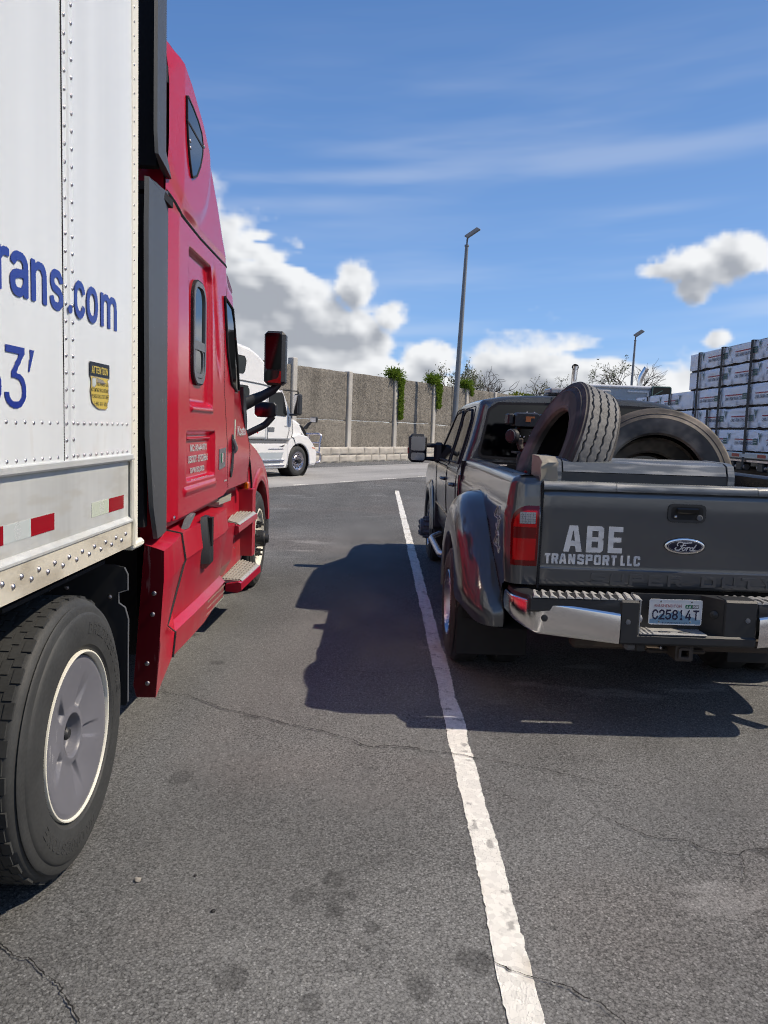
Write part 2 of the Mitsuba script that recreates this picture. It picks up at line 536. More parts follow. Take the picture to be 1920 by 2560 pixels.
mat('scuffed_rubber', scuffed_rubber, 0.5)
mat('black_rubber', (0.012, 0.012, 0.013), 0.7)
mat('under_black', (0.006, 0.006, 0.007), 0.8)


def tyre_c(p, n, uv):
    f = fbm(p.x * 9, p.y * 9, p.z * 9, 4); s = noise(p.x * 120, p.y * 120, p.z * 120)
    return c3(0.96, 1.0, 1.0) * (0.034 + 0.022 * (f - 0.5) + 0.008 * (s - 0.5))


mat('tyre_rubber', tyre_c, 0.66)


def old_tyre_c(p, n, uv):
    f = fbm(p.x * 5, p.y * 5, p.z * 5, 4); r = fbm(p.x * 22, p.y * 22, p.z * 22, 3)
    dust = smoothstep(0.38, 0.72, f)
    return mix(c3(0.075, 0.068, 0.06), c3(0.36, 0.30, 0.235), 0.85 * dust) * (0.75 + 0.5 * r)


mat('worn_tyre_rubber', old_tyre_c, 0.72)


def aged_tyre_c(p, n, uv):
    f = fbm(p.x * 6, p.y * 6, p.z * 6, 4)
    return mix(c3(0.035, 0.032, 0.031), c3(0.13, 0.112, 0.100), smoothstep(0.42, 0.75, f))


mat('aged_tyre_rubber', aged_tyre_c, 0.7)


def worn_tread_c(p, n, uv):
    f = fbm(p.x * 6, p.y * 6, p.z * 6, 4); r = fbm(p.x * 60, p.y * 60, p.z * 60, 2)
    return c3(1.0, 1.0, 0.99) * (0.125 + 0.09 * (f - 0.5) + 0.06 * (r - 0.5))


mat('worn_tread_rubber', worn_tread_c, 0.7)


def hubcap_c(p, n, uv):
    f = fbm(p.y * 9, p.z * 9, 0.0, 4)
    sc = smoothstep(0.74, 0.82, fbm(p.y * 60 - p.z * 18, p.z * 20, 3.0, 2)) * smoothstep(0.5, 0.7, fbm(p.y * 4, p.z * 4, 5.0, 2))
    return mix(c3(0.125, 0.126, 0.145) * (0.9 + 0.2 * f), c3(0.40, 0.40, 0.40), 0.5 * sc)


mat('hubcap_plastic', hubcap_c, 0.42)
gloss('blue_vinyl', (0.018, 0.055, 0.42), 0.12)
gloss('black_vinyl', (0.02, 0.02, 0.022), 0.2)
gloss('yellow_vinyl', (0.78, 0.66, 0.16), 0.25)
gloss('white_vinyl', (0.75, 0.75, 0.76), 0.2)
gloss('red_tape', (0.50, 0.012, 0.03), 0.15)
mat('silver_tape', (0.42, 0.46, 0.455), 0.4)
mat('pale_tape', (0.42, 0.46, 0.38), 0.5)
mat('brown_grime', (0.22, 0.19, 0.15), 0.9)


def letter_c(p, n, uv):
    f = fbm(p.x * 14, p.z * 42, 0.0, 3)
    return c3(0.62, 0.63, 0.65) * (0.9 + 0.3 * (f - 0.5))


mat('silver_lettering', letter_c, 0.5, metallic=0.2)
gloss('red_lens', (0.72, 0.006, 0.012), 0.03)
gloss('dark_red_lens', (0.28, 0.004, 0.008), 0.03)
gloss('clear_lens', (0.55, 0.55, 0.56), 0.04)
gloss('amber_lens', (0.75, 0.22, 0.01), 0.05)
gloss('oval_blue', (0.004, 0.008, 0.060), 0.05)
gloss('plate_blue', (0.30, 0.48, 0.62), 0.3)
gloss('plate_white', (0.80, 0.81, 0.82), 0.3)
gloss('navy_ink', (0.006, 0.010, 0.07), 0.3)
gloss('red_ink', (0.45, 0.02, 0.03), 0.3)
gloss('green_ink', (0.02, 0.26, 0.13), 0.3)


def worn_metal_c(p, n, uv):
    f = fbm(p.x * 11, p.y * 11, p.z * 15, 4); g = smoothstep(0.45, 0.7, fbm(p.x * 5, p.y * 40, p.z * 30, 3))
    return mix(c3(0.13, 0.145, 0.16), c3(0.32, 0.32, 0.31), g) * (0.75 + 0.5 * f)


mat('worn_black_metal', worn_metal_c, 0.42, metallic=0.4)
mat('dark_box_metal', (0.035, 0.038, 0.042), 0.45)
mat('rib_plastic', (0.30, 0.30, 0.295), 0.45)
mat('step_grating', (0.30, 0.285, 0.25), 0.6, metallic=0.2)
mat('rust_metal', (0.055, 0.043, 0.035), 0.75)


def wrap_c(p, n, uv):
    f = fbm(p.y * 1.4, p.z * 4, p.x, 3)
    return c3(0.80, 0.82, 0.87) * (0.92 + 0.16 * (f - 0.5))


def wrap_b(p, n, uv):
    w = fbm(p.y * 1.3 + p.z * 1.1, p.z * 0.9, 2.0, 3)
    return 0.045 * fbm(p.y * 3.4 + p.z * 3.6 + 2.2 * w, p.z * 6 - p.y * 2.4 + 2 * w, 0.0, 3)


mat('wrap_sheet', wrap_c, 0.5, bump=wrap_b, eps=4e-3)
mat('strap_web', (0.045, 0.043, 0.04), 0.8)
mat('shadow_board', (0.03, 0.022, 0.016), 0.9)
mat('black_ink', (0.10, 0.10, 0.11), 0.7)
mat('print_red', (0.36, 0.045, 0.045), 0.7)
mat('print_green', (0.09, 0.15, 0.13), 0.7)
mat('lumber_wood', (0.16, 0.10, 0.05), 0.8)
mat('galvanised_pole', (0.20, 0.21, 0.22), 0.5, metallic=0.3)
mat('lamp_grey', (0.13, 0.13, 0.125), 0.5)


def bark_c(p, n, uv):
    return c3(0.075, 0.062, 0.05) * (0.7 + 0.6 * fbm(p.x * 3, p.y * 3, p.z * 3, 2))


mat('bark', bark_c, 0.9)


def leaf(name, a, b):
    def fn(p, n, uv):
        return mix(a, b, fbm(p.x * 2.5, p.y * 2.5, p.z * 2.5, 3))
    scene[name] = {'type': 'principledthin', 'base_color': proc(fn), 'roughness': 0.6, 'diff_trans': 0.7, 'spec_trans': 0.0}


leaf('ivy_leaf', (0.09, 0.16, 0.02), (0.18, 0.26, 0.04))
leaf('tree_leaf', (0.15, 0.16, 0.10), (0.22, 0.23, 0.14))
leaf('bush_leaf', (0.12, 0.15, 0.015), (0.19, 0.22, 0.03))
mat('pebble_stone', (0.26, 0.24, 0.21), 0.8)
mat('crack_dark', (0.012, 0.012, 0.012), 0.95)
mat('silver_grey_paint', (0.36, 0.40, 0.43), 0.35)
mat('orange_sticker', (0.42, 0.14, 0.04), 0.5)
mat('tan_patch', (0.24, 0.22, 0.18), 0.6)
# ---------------------------------------------------------------- ground
def sheet(pts, z):
    m = trimesh.creation.triangulate_polygon(Polygon(pts), engine='earcut')
    return tm(np.c_[m[0], np.full(len(m[0]), z)], m[1])


struct('asphalt_lot', sheet([(-400, -60), (400, -60), (400, 900), (-400, 900)], 0.0), 'asphalt')
WD = np.array([0.528, 0.849]); WD /= np.linalg.norm(WD)
WN = np.array([WD[1], -WD[0]])          # from the barrier towards the lot


def wq(t, q):
    return WD * t - WN * q


struct('concrete_lane', sheet([wq(-60, 13.62), wq(160, 13.62), wq(160, 19.2), wq(-60, 19.2)], 0.004), 'concrete')
for t in (-60.0, 40.0):
    pass


def jag(pts, w, seed, step=0.012, amp=0.006):
    r = np.random.default_rng(seed); p = np.array(pts, float); out, ws = [], []
    s = np.r_[0, np.cumsum(np.linalg.norm(np.diff(p, axis=0), axis=1))]
    n = max(4, int(s[-1] / step)); t = np.linspace(0, s[-1], n)
    q = np.c_[np.interp(t, s, p[:, 0]), np.interp(t, s, p[:, 1])]
    walk = np.cumsum(r.normal(0, amp * 0.55, (n, 2)), axis=0); k = np.linspace(0, 1, n)[:, None]
    q = q + walk - walk[0] * (1 - k) - walk[-1] * k * 0.7 + r.normal(0, amp * 0.35, (n, 2))
    ww = w * (0.25 + 1.1 * r.random(n)) * np.minimum(1, 6 * np.minimum(k[:, 0], 1 - k[:, 0]) + 0.15)
    d = np.gradient(q, axis=0); d /= np.linalg.norm(d, axis=1, keepdims=True) + 1e-9
    nn = np.c_[-d[:, 1], d[:, 0]]
    return q, ww, nn


CRACKS = [
    ([(-1.9, 4.75), (-1.325, 4.782), (-1.136, 4.714), (-.812, 4.427), (-.524, 4.273), (-.284, 4.192), (-.103, 4.109), (.023, 3.984), (.07, 3.997), (.217, 4.0), (.383, 3.947), (.527, 3.892), (.68, 3.842), (.815, 3.811), (.92, 3.757), (1.014, 3.719), (1.144, 3.616), (1.266, 3.58), (1.363, 3.512)], 0.0052),
    ([(1.014, 3.378), (1.12, 3.221), (1.202, 3.14), (1.324, 3.128), (1.377, 3.068), (1.517, 3.041), (1.592, 3.08), (1.9, 3.12)], 0.0036),
    ([(.35, 2.391), (.412, 2.349), (.457, 2.313), (.497, 2.291), (.564, 2.266), (.614, 2.233), (.652, 2.19), (.7, 2.164), (.72, 2.137), (.779, 2.047), (.95, 1.9)], 0.0034),
    ([(-1.236, 2.427), (-1.149, 2.356), (-1.075, 2.298), (-1.018, 2.29), (-.979, 2.25), (-.921, 2.202), (-.883, 2.16), (-.85, 2.11), (-.787, 2.05), (-.7, 1.9)], 0.0034),
    ([(.559, 4.005), (.659, 3.939), (.68, 3.842)], 0.0022), ([(1.518, 3.032), (1.488, 2.938), (1.427, 2.824)], 0.0020),
    ([(-.9, 10.6), (-.2, 10.3), (.4, 10.35), (.9, 10.2)], 0.006), ([(-.4, 5.35), (.1, 5.3), (.5, 5.45), (.9, 5.4)], 0.004)]
for i, (pts, w) in enumerate(CRACKS):
    q, ww, nn = jag(pts, w, 40 + i)
    v = np.r_[np.c_[q + nn * ww[:, None] * 0.7, np.full(len(q), 0.0085)], np.c_[q - nn * ww[:, None] * 0.7, np.full(len(q), 0.0085)]]
    n = len(q); j = np.arange(n - 1)
    part('asphalt_lot', 'crack', tm(v, np.r_[np.c_[j, j + n, j + 1], np.c_[j + 1, j + n, j + n + 1]]), 'crack_dark', False)


def strip(p0, p1, w, z, seed, step=0.02, amp=0.004):
    r = np.random.default_rng(seed); p0, p1 = np.array(p0, float), np.array(p1, float)
    L = np.linalg.norm(p1 - p0); d = (p1 - p0) / L; nn = np.array([-d[1], d[0]]); n = max(3, int(L / step)); t = np.linspace(0, L, n)
    e = [amp * (r.normal(0, 0.5, n) + 2 * np.interp(t, np.linspace(0, L, n // 12 + 2), r.normal(0, 0.5, n // 12 + 2))) for _ in range(2)]
    v = np.r_[np.c_[p0 + t[:, None] * d + (w / 2 + e[0])[:, None] * nn, np.full(n, z)], np.c_[p0 + t[:, None] * d - (w / 2 + e[1])[:, None] * nn, np.full(n, z)]]
    j = np.arange(n - 1)
    return tm(v, np.r_[np.c_[j, j + n, j + 1], np.c_[j + 1, j + n, j + n + 1]])


struct('parking_line', strip((0.479, -3.0), (0.479, 21.5), 0.108, 0.004, 3), 'road_paint')
struct('parking_line', strip((4.25, -3.0), (4.25, 21.5), 0.108, 0.004, 4), 'road_paint')
for k, (t0, t1) in enumerate(((-.6, .0), (1.7, 2.45), (4.2, 5.0), (6.45, 7.3), (8.9, 9.6), (11.2, 12.1))):
    o = wq(18.2, 13.78)
    struct('lane_edge_mark', strip(o + WD * t0, o + WD * t1, 0.12, 0.0085, 60 + k, amp=0.012), 'road_paint')
# small stones on the asphalt
for k, (x, y, r, m, lab) in enumerate(((-.837, 2.74, .012, 'pebble_stone', 'pale grey pebble on the asphalt right of the near trailer wheel'), (-.525, 2.571, .008, 'black_rubber', 'dark crumb on the asphalt in front of the pale pebble'), (-.637, 2.784, .006, 'black_rubber', 'smallest dark crumb, just beyond the pale grey pebble'))):
    s = trimesh.creation.icosphere(2, r); v = np.array(s.vertices)
    v *= (0.75 + 0.5 * meshkit.noise(v / r * 1.3 + k * 3.1, k))[:, None]; v[:, 2] *= 0.7; v += (x, y, r * 0.5)
    whole('pebble', tm(v, s.faces), m, lab, 'pebble', smooth=True)

# ---------------------------------------------------------------- noise barrier with posts, base blocks, ivy
P2 = np.array([-1.72, 40.75]); STEP = np.array([2.41, 3.875]); LSTEP = np.linalg.norm(STEP)
at(frame((P2[0], P2[1], 0), STEP))      # u towards the lot (right of the run), v along the barrier
wall = thing('noise_barrier', 'tall brown concrete sound wall of rough panels between pale posts', 'wall')
for i in range(-4, 14):
    v0, v1 = i * LSTEP + 0.14, (i + 1) * LSTEP - 0.14
    dz = 0.02 * math.sin(i * 2.3)
    for z0, z1 in ((0.60, 2.02 + dz), (2.04 + dz, 4.46 + 0.5 * dz)):
        gv, gz = np.linspace(v0, v1, 36), np.linspace(z0, z1, 20)
        V, Z = np.meshgrid(gv, gz, indexing='ij')
        e = np.minimum(np.minimum(V - v0, v1 - V), np.minimum(Z - z0, z1 - Z))
        U = 0.03 * meshkit.noise(np.stack([V * 5, Z * 5, V * 0 + i], -1), 4) * smoothstep_np(0, 0.1, e) - 0.02 * smoothstep_np(0.05, 0, e)
        Z = Z + (Z > z1 - 0.01) * 0.03 * (meshkit.noise(np.stack([V * 3, Z, V * 0 + i], -1), 6) - 0.5)
        part(wall, 'panel', [gridmesh(np.stack([U, V, Z], -1)), box((-0.16, v0, z0 + 0.01), (-0.02, v1, z1 - 0.03))], 'rough_panel', True)
for i in range(-4, 15):
    top = 4.78 if i == -1 else 4.5
    part(wall, 'post', cbox((-0.22, i * LSTEP - 0.17, 0.3), (0.12, i * LSTEP + 0.17, top), 0.03), 'pale_concrete', 25)
part(wall, 'joint_post', cbox((-0.2, 2.55 * LSTEP - 0.09, 0.3), (0.06, 2.55 * LSTEP + 0.09, 4.47), 0.02), 'rough_panel', 25, 'narrow dark joint post')
base = thing('block_base', 'low pale stone block wall along the foot of the sound wall', 'wall')
for i in range(-14, 45):
    for zc in range(2):
        v0 = i * 1.42 + (0.0 if zc == 0 else 0.71)
        vs, zs = np.linspace(v0 + 0.022, v0 + 1.398, 15), np.linspace(zc * 0.36 + 0.008, zc * 0.36 + 0.352, 8)
        V, Z = np.meshgrid(vs, zs, indexing='ij')
        e = np.minimum(np.minimum(V - vs[0], vs[-1] - V), np.minimum(Z - zs[0], zs[-1] - Z))
        half = np.minimum(e, np.abs(V - (v0 + .71)))
        U = 1.50 + 0.045 * smoothstep_np(0, 0.06, half) * (0.55 + 0.7 * meshkit.noise(np.stack([V * 6, Z * 7, V * 0 + zc], -1), 8))
        if i > -6 and i < 26:
            part(base, 'block', [gridmesh(np.stack([U, V, Z], -1)), box((0.9, vs[0], zs[0]), (1.505, vs[-1], zs[-1]))], 'block_stone', 40)
struct('planting_strip', box((-6, -40, -0.2), (1.0, 90, 0.66)), 'pale_concrete')
home()


def leaves(name, pts, size, bsdf, seed, key=None):
    """many small leaf-shaped faces at pts"""
    r = np.random.default_rng(seed); n = len(pts)
    a = r.normal(size=(n, 3)); a /= np.linalg.norm(a, axis=1, keepdims=True)
    b = np.cross(a, r.normal(size=(n, 3))); b /= np.linalg.norm(b, axis=1, keepdims=True)
    s = size * (0.6 + 0.8 * r.random(n))[:, None]
    P = np.stack([pts - a * s, pts + b * s * 0.45, pts + a * s, pts - b * s * 0.45], 1)
    j = np.arange(n)[:, None] * 4
    return tm(P.reshape(-1, 3), np.r_[j + [0, 1, 2], j + [0, 2, 3]])


def ivy(i, seed, head, drop, width, label):
    r = np.random.default_rng(seed)
    k = thing('ivy_clump', label, 'plant')
    c = np.array([P2[0], P2[1]]) + STEP * i
    f = np.r_[WD, 0]; o = np.r_[WN, 0]
    pts = []
    n = 1700
    t = r.normal(0, 1, (n, 3)) * [0.20, 0.28 * head, 0.14]
    pts.append(np.r_[c, 4.62 + 0.1] + t[:, :1] * o + (t[:, 1:2] - 0.1) * f + t[:, 2:] * [0, 0, 1])
    z = r.random(int(1500 * drop)) ** 1.2 * drop
    side = r.normal(0, width, len(z)) * (1.1 - 0.6 * z / max(drop, .1)) * (0.6 + 0.8 * meshkit.noise(np.c_[z * 2.2, z * 0, z * 0 + seed], 2))
    pts.append(np.r_[c, 4.5] + (0.16 + 0.14 * r.random(len(z)))[:, None] * o + (0.34 + side)[:, None] * f - z[:, None] * [0, 0, 1])
    part(k, 'foliage', leaves('', np.vstack(pts), 0.065, 'ivy_leaf', seed), 'ivy_leaf', False, stuff=True)
    st = [np.r_[c, 4.6] + 0.16 * o + 0.34 * f + [0, 0, -q] + 0.04 * math.sin(q * 5) * f for q in np.linspace(0, drop, 12)]
    part(k, 'stem', tube(st, 0.015, 6), 'bark')


ivy(1, 1, 1.0, 2.3, 0.13, 'ivy with a long tail hanging down the pale post, left of the three clumps')
ivy(2, 2, 0.95, 1.5, 0.15, 'bushy green ivy spilling over the second post on the sound wall')
ivy(3, 3, 0.75, 0.5, 0.12, 'small flat ivy tuft on top of the wall right of the tall lamp post')


# ---------------------------------------------------------------- lamp posts
def lamp(x, y, h, lean, r0, r1, label, grp=None):
    m = np.eye(4); m[:3, 3] = (x, y, 0); at(m)
    k = thing('street_lamp', label, 'street lamp')
    top = np.array([math.tan(lean) * h, 0, h])
    part(k, 'pole', tube([(0, 0, 0), top * 0.5, top * 0.96], [r0, (r0 + r1) / 2, r1], 20), 'galvanised_pole')
    part(k, 'collar', tube([top * 0.955, top * 0.962], [r1 * 1.35] * 2, 16), 'galvanised_pole')
    part(k, 'base_plate', cbox((-r0 * 2, -r0 * 2, 0.0), (r0 * 2, r0 * 2, 0.05), 0.01), 'galvanised_pole')
    part(k, 'arm', tube([top * 0.96, top * 0.985, top + [0.05, 0, 0.0]], 0.05, 10), 'lamp_grey')
    hd = cbox((-0.1, -0.26, -0.05), (0.78, 0.26, 0.05), 0.03); rot = trimesh.transformations.rotation_matrix(-0.62, [0, 1, 0]) @ trimesh.transformations.rotation_matrix(0.5, [1, 0, 0])
    mv = trimesh.transformations.translation_matrix(top) @ rot
    hk = part(k, 'lamp_head', moved(hd, mv), 'lamp_grey')
    part(hk[len(k) + 2:] and hk, 'lens', moved(cbox((0.02, -0.20, -0.062), (0.70, 0.20, -0.048), 0.004), mv), 'grey_plastic')
    home()


lamp(4.19, 46.5, 12.75, math.radians(1.6), 0.19, 0.095, 'tall grey lamp post in front of the sound wall')
lamp(22.0, 71.0, 10.6, math.radians(1.0), 0.16, 0.08, 'distant thin lamp post above the flatbed truck')


# ---------------------------------------------------------------- trees behind the wall
def tree(name, x, y, h, spread, seed, nleaf, bsdf, label, group=None, gnarl=0.5, lsize=0.13, levels=4, trunk=0.22, forks=3):
    r = np.random.default_rng(seed)
    k = thing(name, label, 'tree', group)
    limbs, tips = [], []

    def grow(p, d, L, rad, lev):
        pts, q = [p], p.copy()
        for _ in range(4):
            d = d + r.normal(0, 0.16 * gnarl * (1 + 0.4 * lev), 3); d[2] += 0.03; d /= np.linalg.norm(d)
            q = q + d * L / 4; pts.append(q.copy())
        limbs.append(tube(pts, np.linspace(rad, rad * 0.62, 5), 8 if lev < 2 else 4, caps=False))
        if lev >= levels:
            tips.extend(pts[2:]); return
        if lev >= levels - 1:
            tips.extend(pts[3:])
        for _ in range(forks if lev else forks + 1):
            a = r.normal(0, 1, 3); a -= d * (a @ d); a /= np.linalg.norm(a)
            ang = r.uniform(0.35, 0.95) * (0.8 + 0.4 * gnarl)
            nd = d * math.cos(ang) + a * math.sin(ang) * [spread, spread, 0.8]
            grow(pts[-1 if r.random() < 0.6 else 3], nd / np.linalg.norm(nd), L * r.uniform(0.62, 0.86), rad * 0.58, lev + 1)
    tot = sum(0.74 ** i for i in range(levels + 1))
    grow(np.array([x, y, 0.0]), np.array([0.05, 0, 1.0]), h / tot * 1.35, trunk, 0)
    part(k, 'trunk', limbs, 'bark', True)
    if nleaf:
        tp = np.array(tips)
        c = tp[r.integers(0, len(tp), nleaf)] + r.normal(0, 0.20, (nleaf, 3))
        part(k, 'crown', leaves('', c, lsize, bsdf, seed), bsdf, False, stuff=True)


tree('leafing_tree', 8.0, 88, 7.3, 0.9, 5, 1500, 'tree_leaf', 'leafing tree behind the sound wall just right of the tall lamp post', gnarl=0.5, trunk=0.20)
tree('bare_tree', 13.0, 90, 7.6, 1.3, 12, 0, 'tree_leaf', 'bare spreading tree behind the wall with dark forked limbs', gnarl=0.9, trunk=0.26)
tree('bare_tree', 11.2, 96, 6.6, 0.5, 13, 0, 'tree_leaf', 'thin pale upright bare tree between the leafing tree and the forked one', gnarl=0.3, trunk=0.10, forks=4)
tree('oak_tree', 17.2, 90, 7.2, 1.35, 17, 900, 'tree_leaf', 'gnarled wide tree with sparse leaves above the pickup roof', gnarl=1.0, trunk=0.30, lsize=0.11)
tree('oak_tree', 20.2, 92, 7.3, 1.1, 23, 1300, 'tree_leaf', 'smaller leafing tree next to the gnarled wide one above the light bar', gnarl=0.9, trunk=0.22, lsize=0.11)
tree('bare_tree', 29.0, 92, 8.4, 0.9, 31, 0, 'tree_leaf', 'bare treetop behind the right exhaust stack', gnarl=0.5, trunk=0.2, forks=4)
tree('sapling', 22.4, 88, 8.1, 0.25, 37, 260, 'tree_leaf', 'tall thin sapling left of the left exhaust stack', gnarl=0.5, trunk=0.07, levels=3, forks=2)
k = thing('round_bush', 'bright yellow green bush behind the sound wall above the pickup roof', 'bush')
r_ = np.random.default_rng(8); n_ = 5000
d_ = r_.normal(size=(n_, 3)); d_ /= np.linalg.norm(d_, axis=1, keepdims=True)
b_ = np.array([15.2, 86, 4.3]) + d_ * (r_.random((n_, 1)) ** 0.4) * [2.3, 1.9, 1.75] * (0.75 + 0.5 * meshkit.noise(d_ * 2.4, 3)[:, None])
part(k, 'foliage', leaves('', b_, 0.14, 'bush_leaf', 8), 'bush_leaf', False, stuff=True)
part(k, 'stem', tube([(15.2, 86, 0), (15.3, 86, 3.6)], [0.12, 0.08], 8), 'bark')
# ---------------------------------------------------------------- generic truck wheel (outer face at x=0, axis +x outward)
def tyre_profile(R, r, w):
    h = R - r
    p = [(r, -0.03), (r + 0.004, -0.012), (r + 0.02, -0.004), (r + 0.12 * h, 0.003), (r + 0.34 * h, 0.010), (r + 0.52 * h, 0.010), (r + 0.66 * h, 0.004), (r + 0.70 * h, -0.001), (r + 0.72 * h, -0.006),
         (r + 0.80 * h, -0.009), (r + 0.86 * h, -0.013), (r + 0.88 * h, -0.018), (R - 0.028, -0.024), (R - 0.010, -0.034), (R - 0.003, -0.05)]
    q = [(a, -w - b) for a, b in p[::-1]]
    return p + [(R, -w * 0.3), (R, -w * 0.7)] + q


def rot_to(out):
    """matrix that takes +x to the horizontal direction out"""
    o = np.array([out[0], out[1], 0.0]); o /= np.linalg.norm(o)
    m = np.eye(4); m[:3, 0] = o; m[:3, 1] = [-o[1], o[0], 0]; return m


def ring_text(s, rad, hgt, a_mid, dx, span, bold=True, flip=False):
    """letters round the axis on the outer face, reading clockwise seen from outside (+x)"""
    out, n = [], len(s)
    for i, ch in enumerate(s):
        if ch == ' ':
            continue
        a = a_mid - (i - (n - 1) / 2) * span / n
        rd = np.array([0, math.cos(a), math.sin(a)]); rt = np.array([0, math.sin(a), -math.cos(a)])
        wd = rad * span / n * 0.74
        out.append(textfit(ch, rd * (rad - hgt / 2) - rt * wd / 2 + [dx, 0, 0], rt * (1 if not flip else 1), rd, wd, hgt, 0.003, bold))
    return cat(*out)


def steel_rim(k, M, r, dish=0.07, bsdf='polished_aluminium', holes=10, stud='steel', hub='steel', hubout=0.06, hub_r=0.10):
    prof = [(r + 0.006, -0.03), (r + 0.012, -0.004), (r + 0.008, 0.004), (r - 0.006, 0.003), (r - 0.02, -0.02), (r - 0.035, -dish * 0.6), (r - 0.06, -dish), (r * 0.62, -dish - 0.004), (r * 0.56, -dish + 0.010), (hub_r + 0.02, -dish + 0.012), (hub_r, -dish)]
    part(k, 'rim', moved(lathe(prof, n=64), M), bsdf, 35)
    hs = [moved(lathe([(0.0, 0.001), (r * 0.105, 0.001), (r * 0.115, -0.012)], n=14), M @ trimesh.transformations.translation_matrix((-dish + 0.002, r * 0.74 * math.cos(a), r * 0.74 * math.sin(a)))) for a in np.arange(holes) * 2 * np.pi / holes]
    part(k, 'hand_holes', hs, 'under_black', 30, stuff=True)
    st = []
    for a in np.arange(10) * 2 * np.pi / 10 + 0.3:
        st.append(moved(lathe([(0.0, 0.075), (0.011, 0.075), (0.013, 0.05), (0.019, 0.045), (0.019, 0.0)], n=6), M @ trimesh.transformations.translation_matrix((-dish + 0.01, (r * 0.56) * math.cos(a), (r * 0.56) * math.sin(a)))))
    part(k, 'lug_nuts', st, stud, 20, stuff=True)
    part(k, 'hub', moved(lathe([(hub_r, -dish), (hub_r, hubout - dish), (hub_r * 0.9, hubout + 0.015 - dish), (hub_r * 0.55, hubout + 0.02 - dish), (hub_r * 0.5, hubout + 0.05 - dish), (0.0, hubout + 0.055 - dish)], n=32), M), hub, 30)


def tread_blocks(R, w, n, rows, depth=0.012, seed=1):
    """worn block tread: each block a small curved box, with zigzag gaps"""
    r = np.random.default_rng(seed); ms = []
    for k in range(rows):
        x0, x1 = -0.045 - (w - 0.09) * k / rows - 0.003, -0.045 - (w - 0.09) * (k + 1) / rows + 0.003
        for i in range(n):
            a0 = (i + 0.5 * (k % 2)) * 2 * np.pi / n; a1 = a0 + 2 * np.pi / n - 0.006 / R; z = 0.006 * (1 if i % 2 else -1)
            P = [[(R + dd) * np.array([0, math.cos(a), math.sin(a)]) + [x + z, 0, 0] for dd in (-depth, 0.0)] for a in (a0, a1) for x in (x0, x1)]
            v = np.array(P).reshape(-1, 3)
            ms.append((v, [[1, 3, 5], [3, 7, 5], [0, 1, 4], [1, 5, 4], [2, 6, 3], [3, 6, 7], [0, 2, 1], [1, 2, 3], [4, 5, 6], [5, 7, 6]]))
    return tm(np.vstack([m[0] for m in ms]), np.vstack([np.array(m[1]) + 8 * i for i, m in enumerate(ms)]))


# ---------------------------------------------------------------- white box trailer (side plane x = TX)
TX = -1.083
YV, ZV = np.array([0, 1.0, 0]), np.array([0, 0, 1.0])
tr = thing('box_trailer', 'white riveted box trailer with blue lettering at the left edge', 'trailer')
SEAMS = [2.757 - 1.22 * i for i in range(0, 10)]
edges = [3.452] + [s for s in SEAMS]
for i in range(len(edges)):
    y1 = edges[i] + (0.0 if i == 0 else 0.043); y0 = edges[i + 1] - 0.043 if i + 1 < len(edges) else -9.4
    if y1 - y0 < 0.1:
        continue
    gy, gz = np.linspace(y0, y1, 16), np.linspace(1.52, 4.02, 24)
    Yg, Zg = np.meshgrid(gy, gz, indexing='ij')
    Xg = TX + 0.006 * (meshkit.noise(np.stack([Yg * 2.1, Zg * 1.4, Yg * 0 + i], -1), 2) - 0.5)
    part(tr, 'side_panel', gridmesh(np.stack([Xg, Yg, Zg], -1), flip=True), 'white_skin', True)
for s in SEAMS:
    zz = (1.521, 4.02)
    prof = [(TX - 0.002, s - 0.045), (TX + 0.0035, s - 0.0445), (TX + 0.0035, s - 0.012), (TX + 0.010, s - 0.006), (TX + 0.010, s + 0.006), (TX + 0.0035, s + 0.012), (TX + 0.0035, s + 0.0445), (TX - 0.002, s + 0.045)]
    sk = part(tr, 'seam_strip', prism(prof, 'z', *zz), 'white_skin', 20)
    zs = np.arange(1.545, 4.0, 0.0575)
    part(sk, 'rivets', domes(np.r_[np.c_[zs * 0 + TX + 0.0035, zs * 0 + s - 0.029, zs], np.c_[zs * 0 + TX + 0.0035, zs * 0 + s + 0.031, zs + 0.002]], 0.0075, (1, 0, 0), 0.7), 'rivet_steel', 40, stuff=True)
    part(sk, 'lap_line', box((TX - 0.001, s - 0.0475, 1.521), (TX + 0.0042, s - 0.0452, 4.02)), 'black_rubber', False)
pts = [[TX, y, 1.661 + 0.001 * math.sin(y * 50)] for y in np.arange(-9.2, 3.43, 0.0605) if min(abs(y - s) for s in SEAMS) > 0.05]
pts += [[TX, y, 1.546] for y in np.arange(-9.2, 3.43, 0.0605) if min(abs(y - s) for s in SEAMS) > 0.05]
part(tr, 'panel_rivets', domes(pts, 0.0075, (1, 0, 0), 0.7), 'rivet_steel', 40, stuff=True)
# front corner post with its rivet row
arc = [(TX - 0.055 + 0.06 * math.cos(a), 3.515 + 0.055 * math.sin(a)) for a in np.linspace(0, np.pi / 2, 9)]
post = [(TX - 0.06, 3.446), (TX + 0.001, 3.446), (TX + 0.005, 3.449), (TX + 0.005, 3.478), (TX + 0.003, 3.482)] + arc + [(TX - 0.4, 3.57), (TX - 0.4, 3.52)]
cp = part(tr, 'corner_post', prism(post, 'z', 1.128, 4.08), 'cream_paint', 35)
zs = np.arange(1.17, 4.05, 0.0565)
part(cp, 'rivets', domes(np.c_[zs * 0 + TX + 0.005, zs * 0 + 3.464 + 0.001 * np.sin(zs * 40), zs], 0.0055, (1, 0, 0), 0.6), 'rivet_steel', 40, stuff=True)
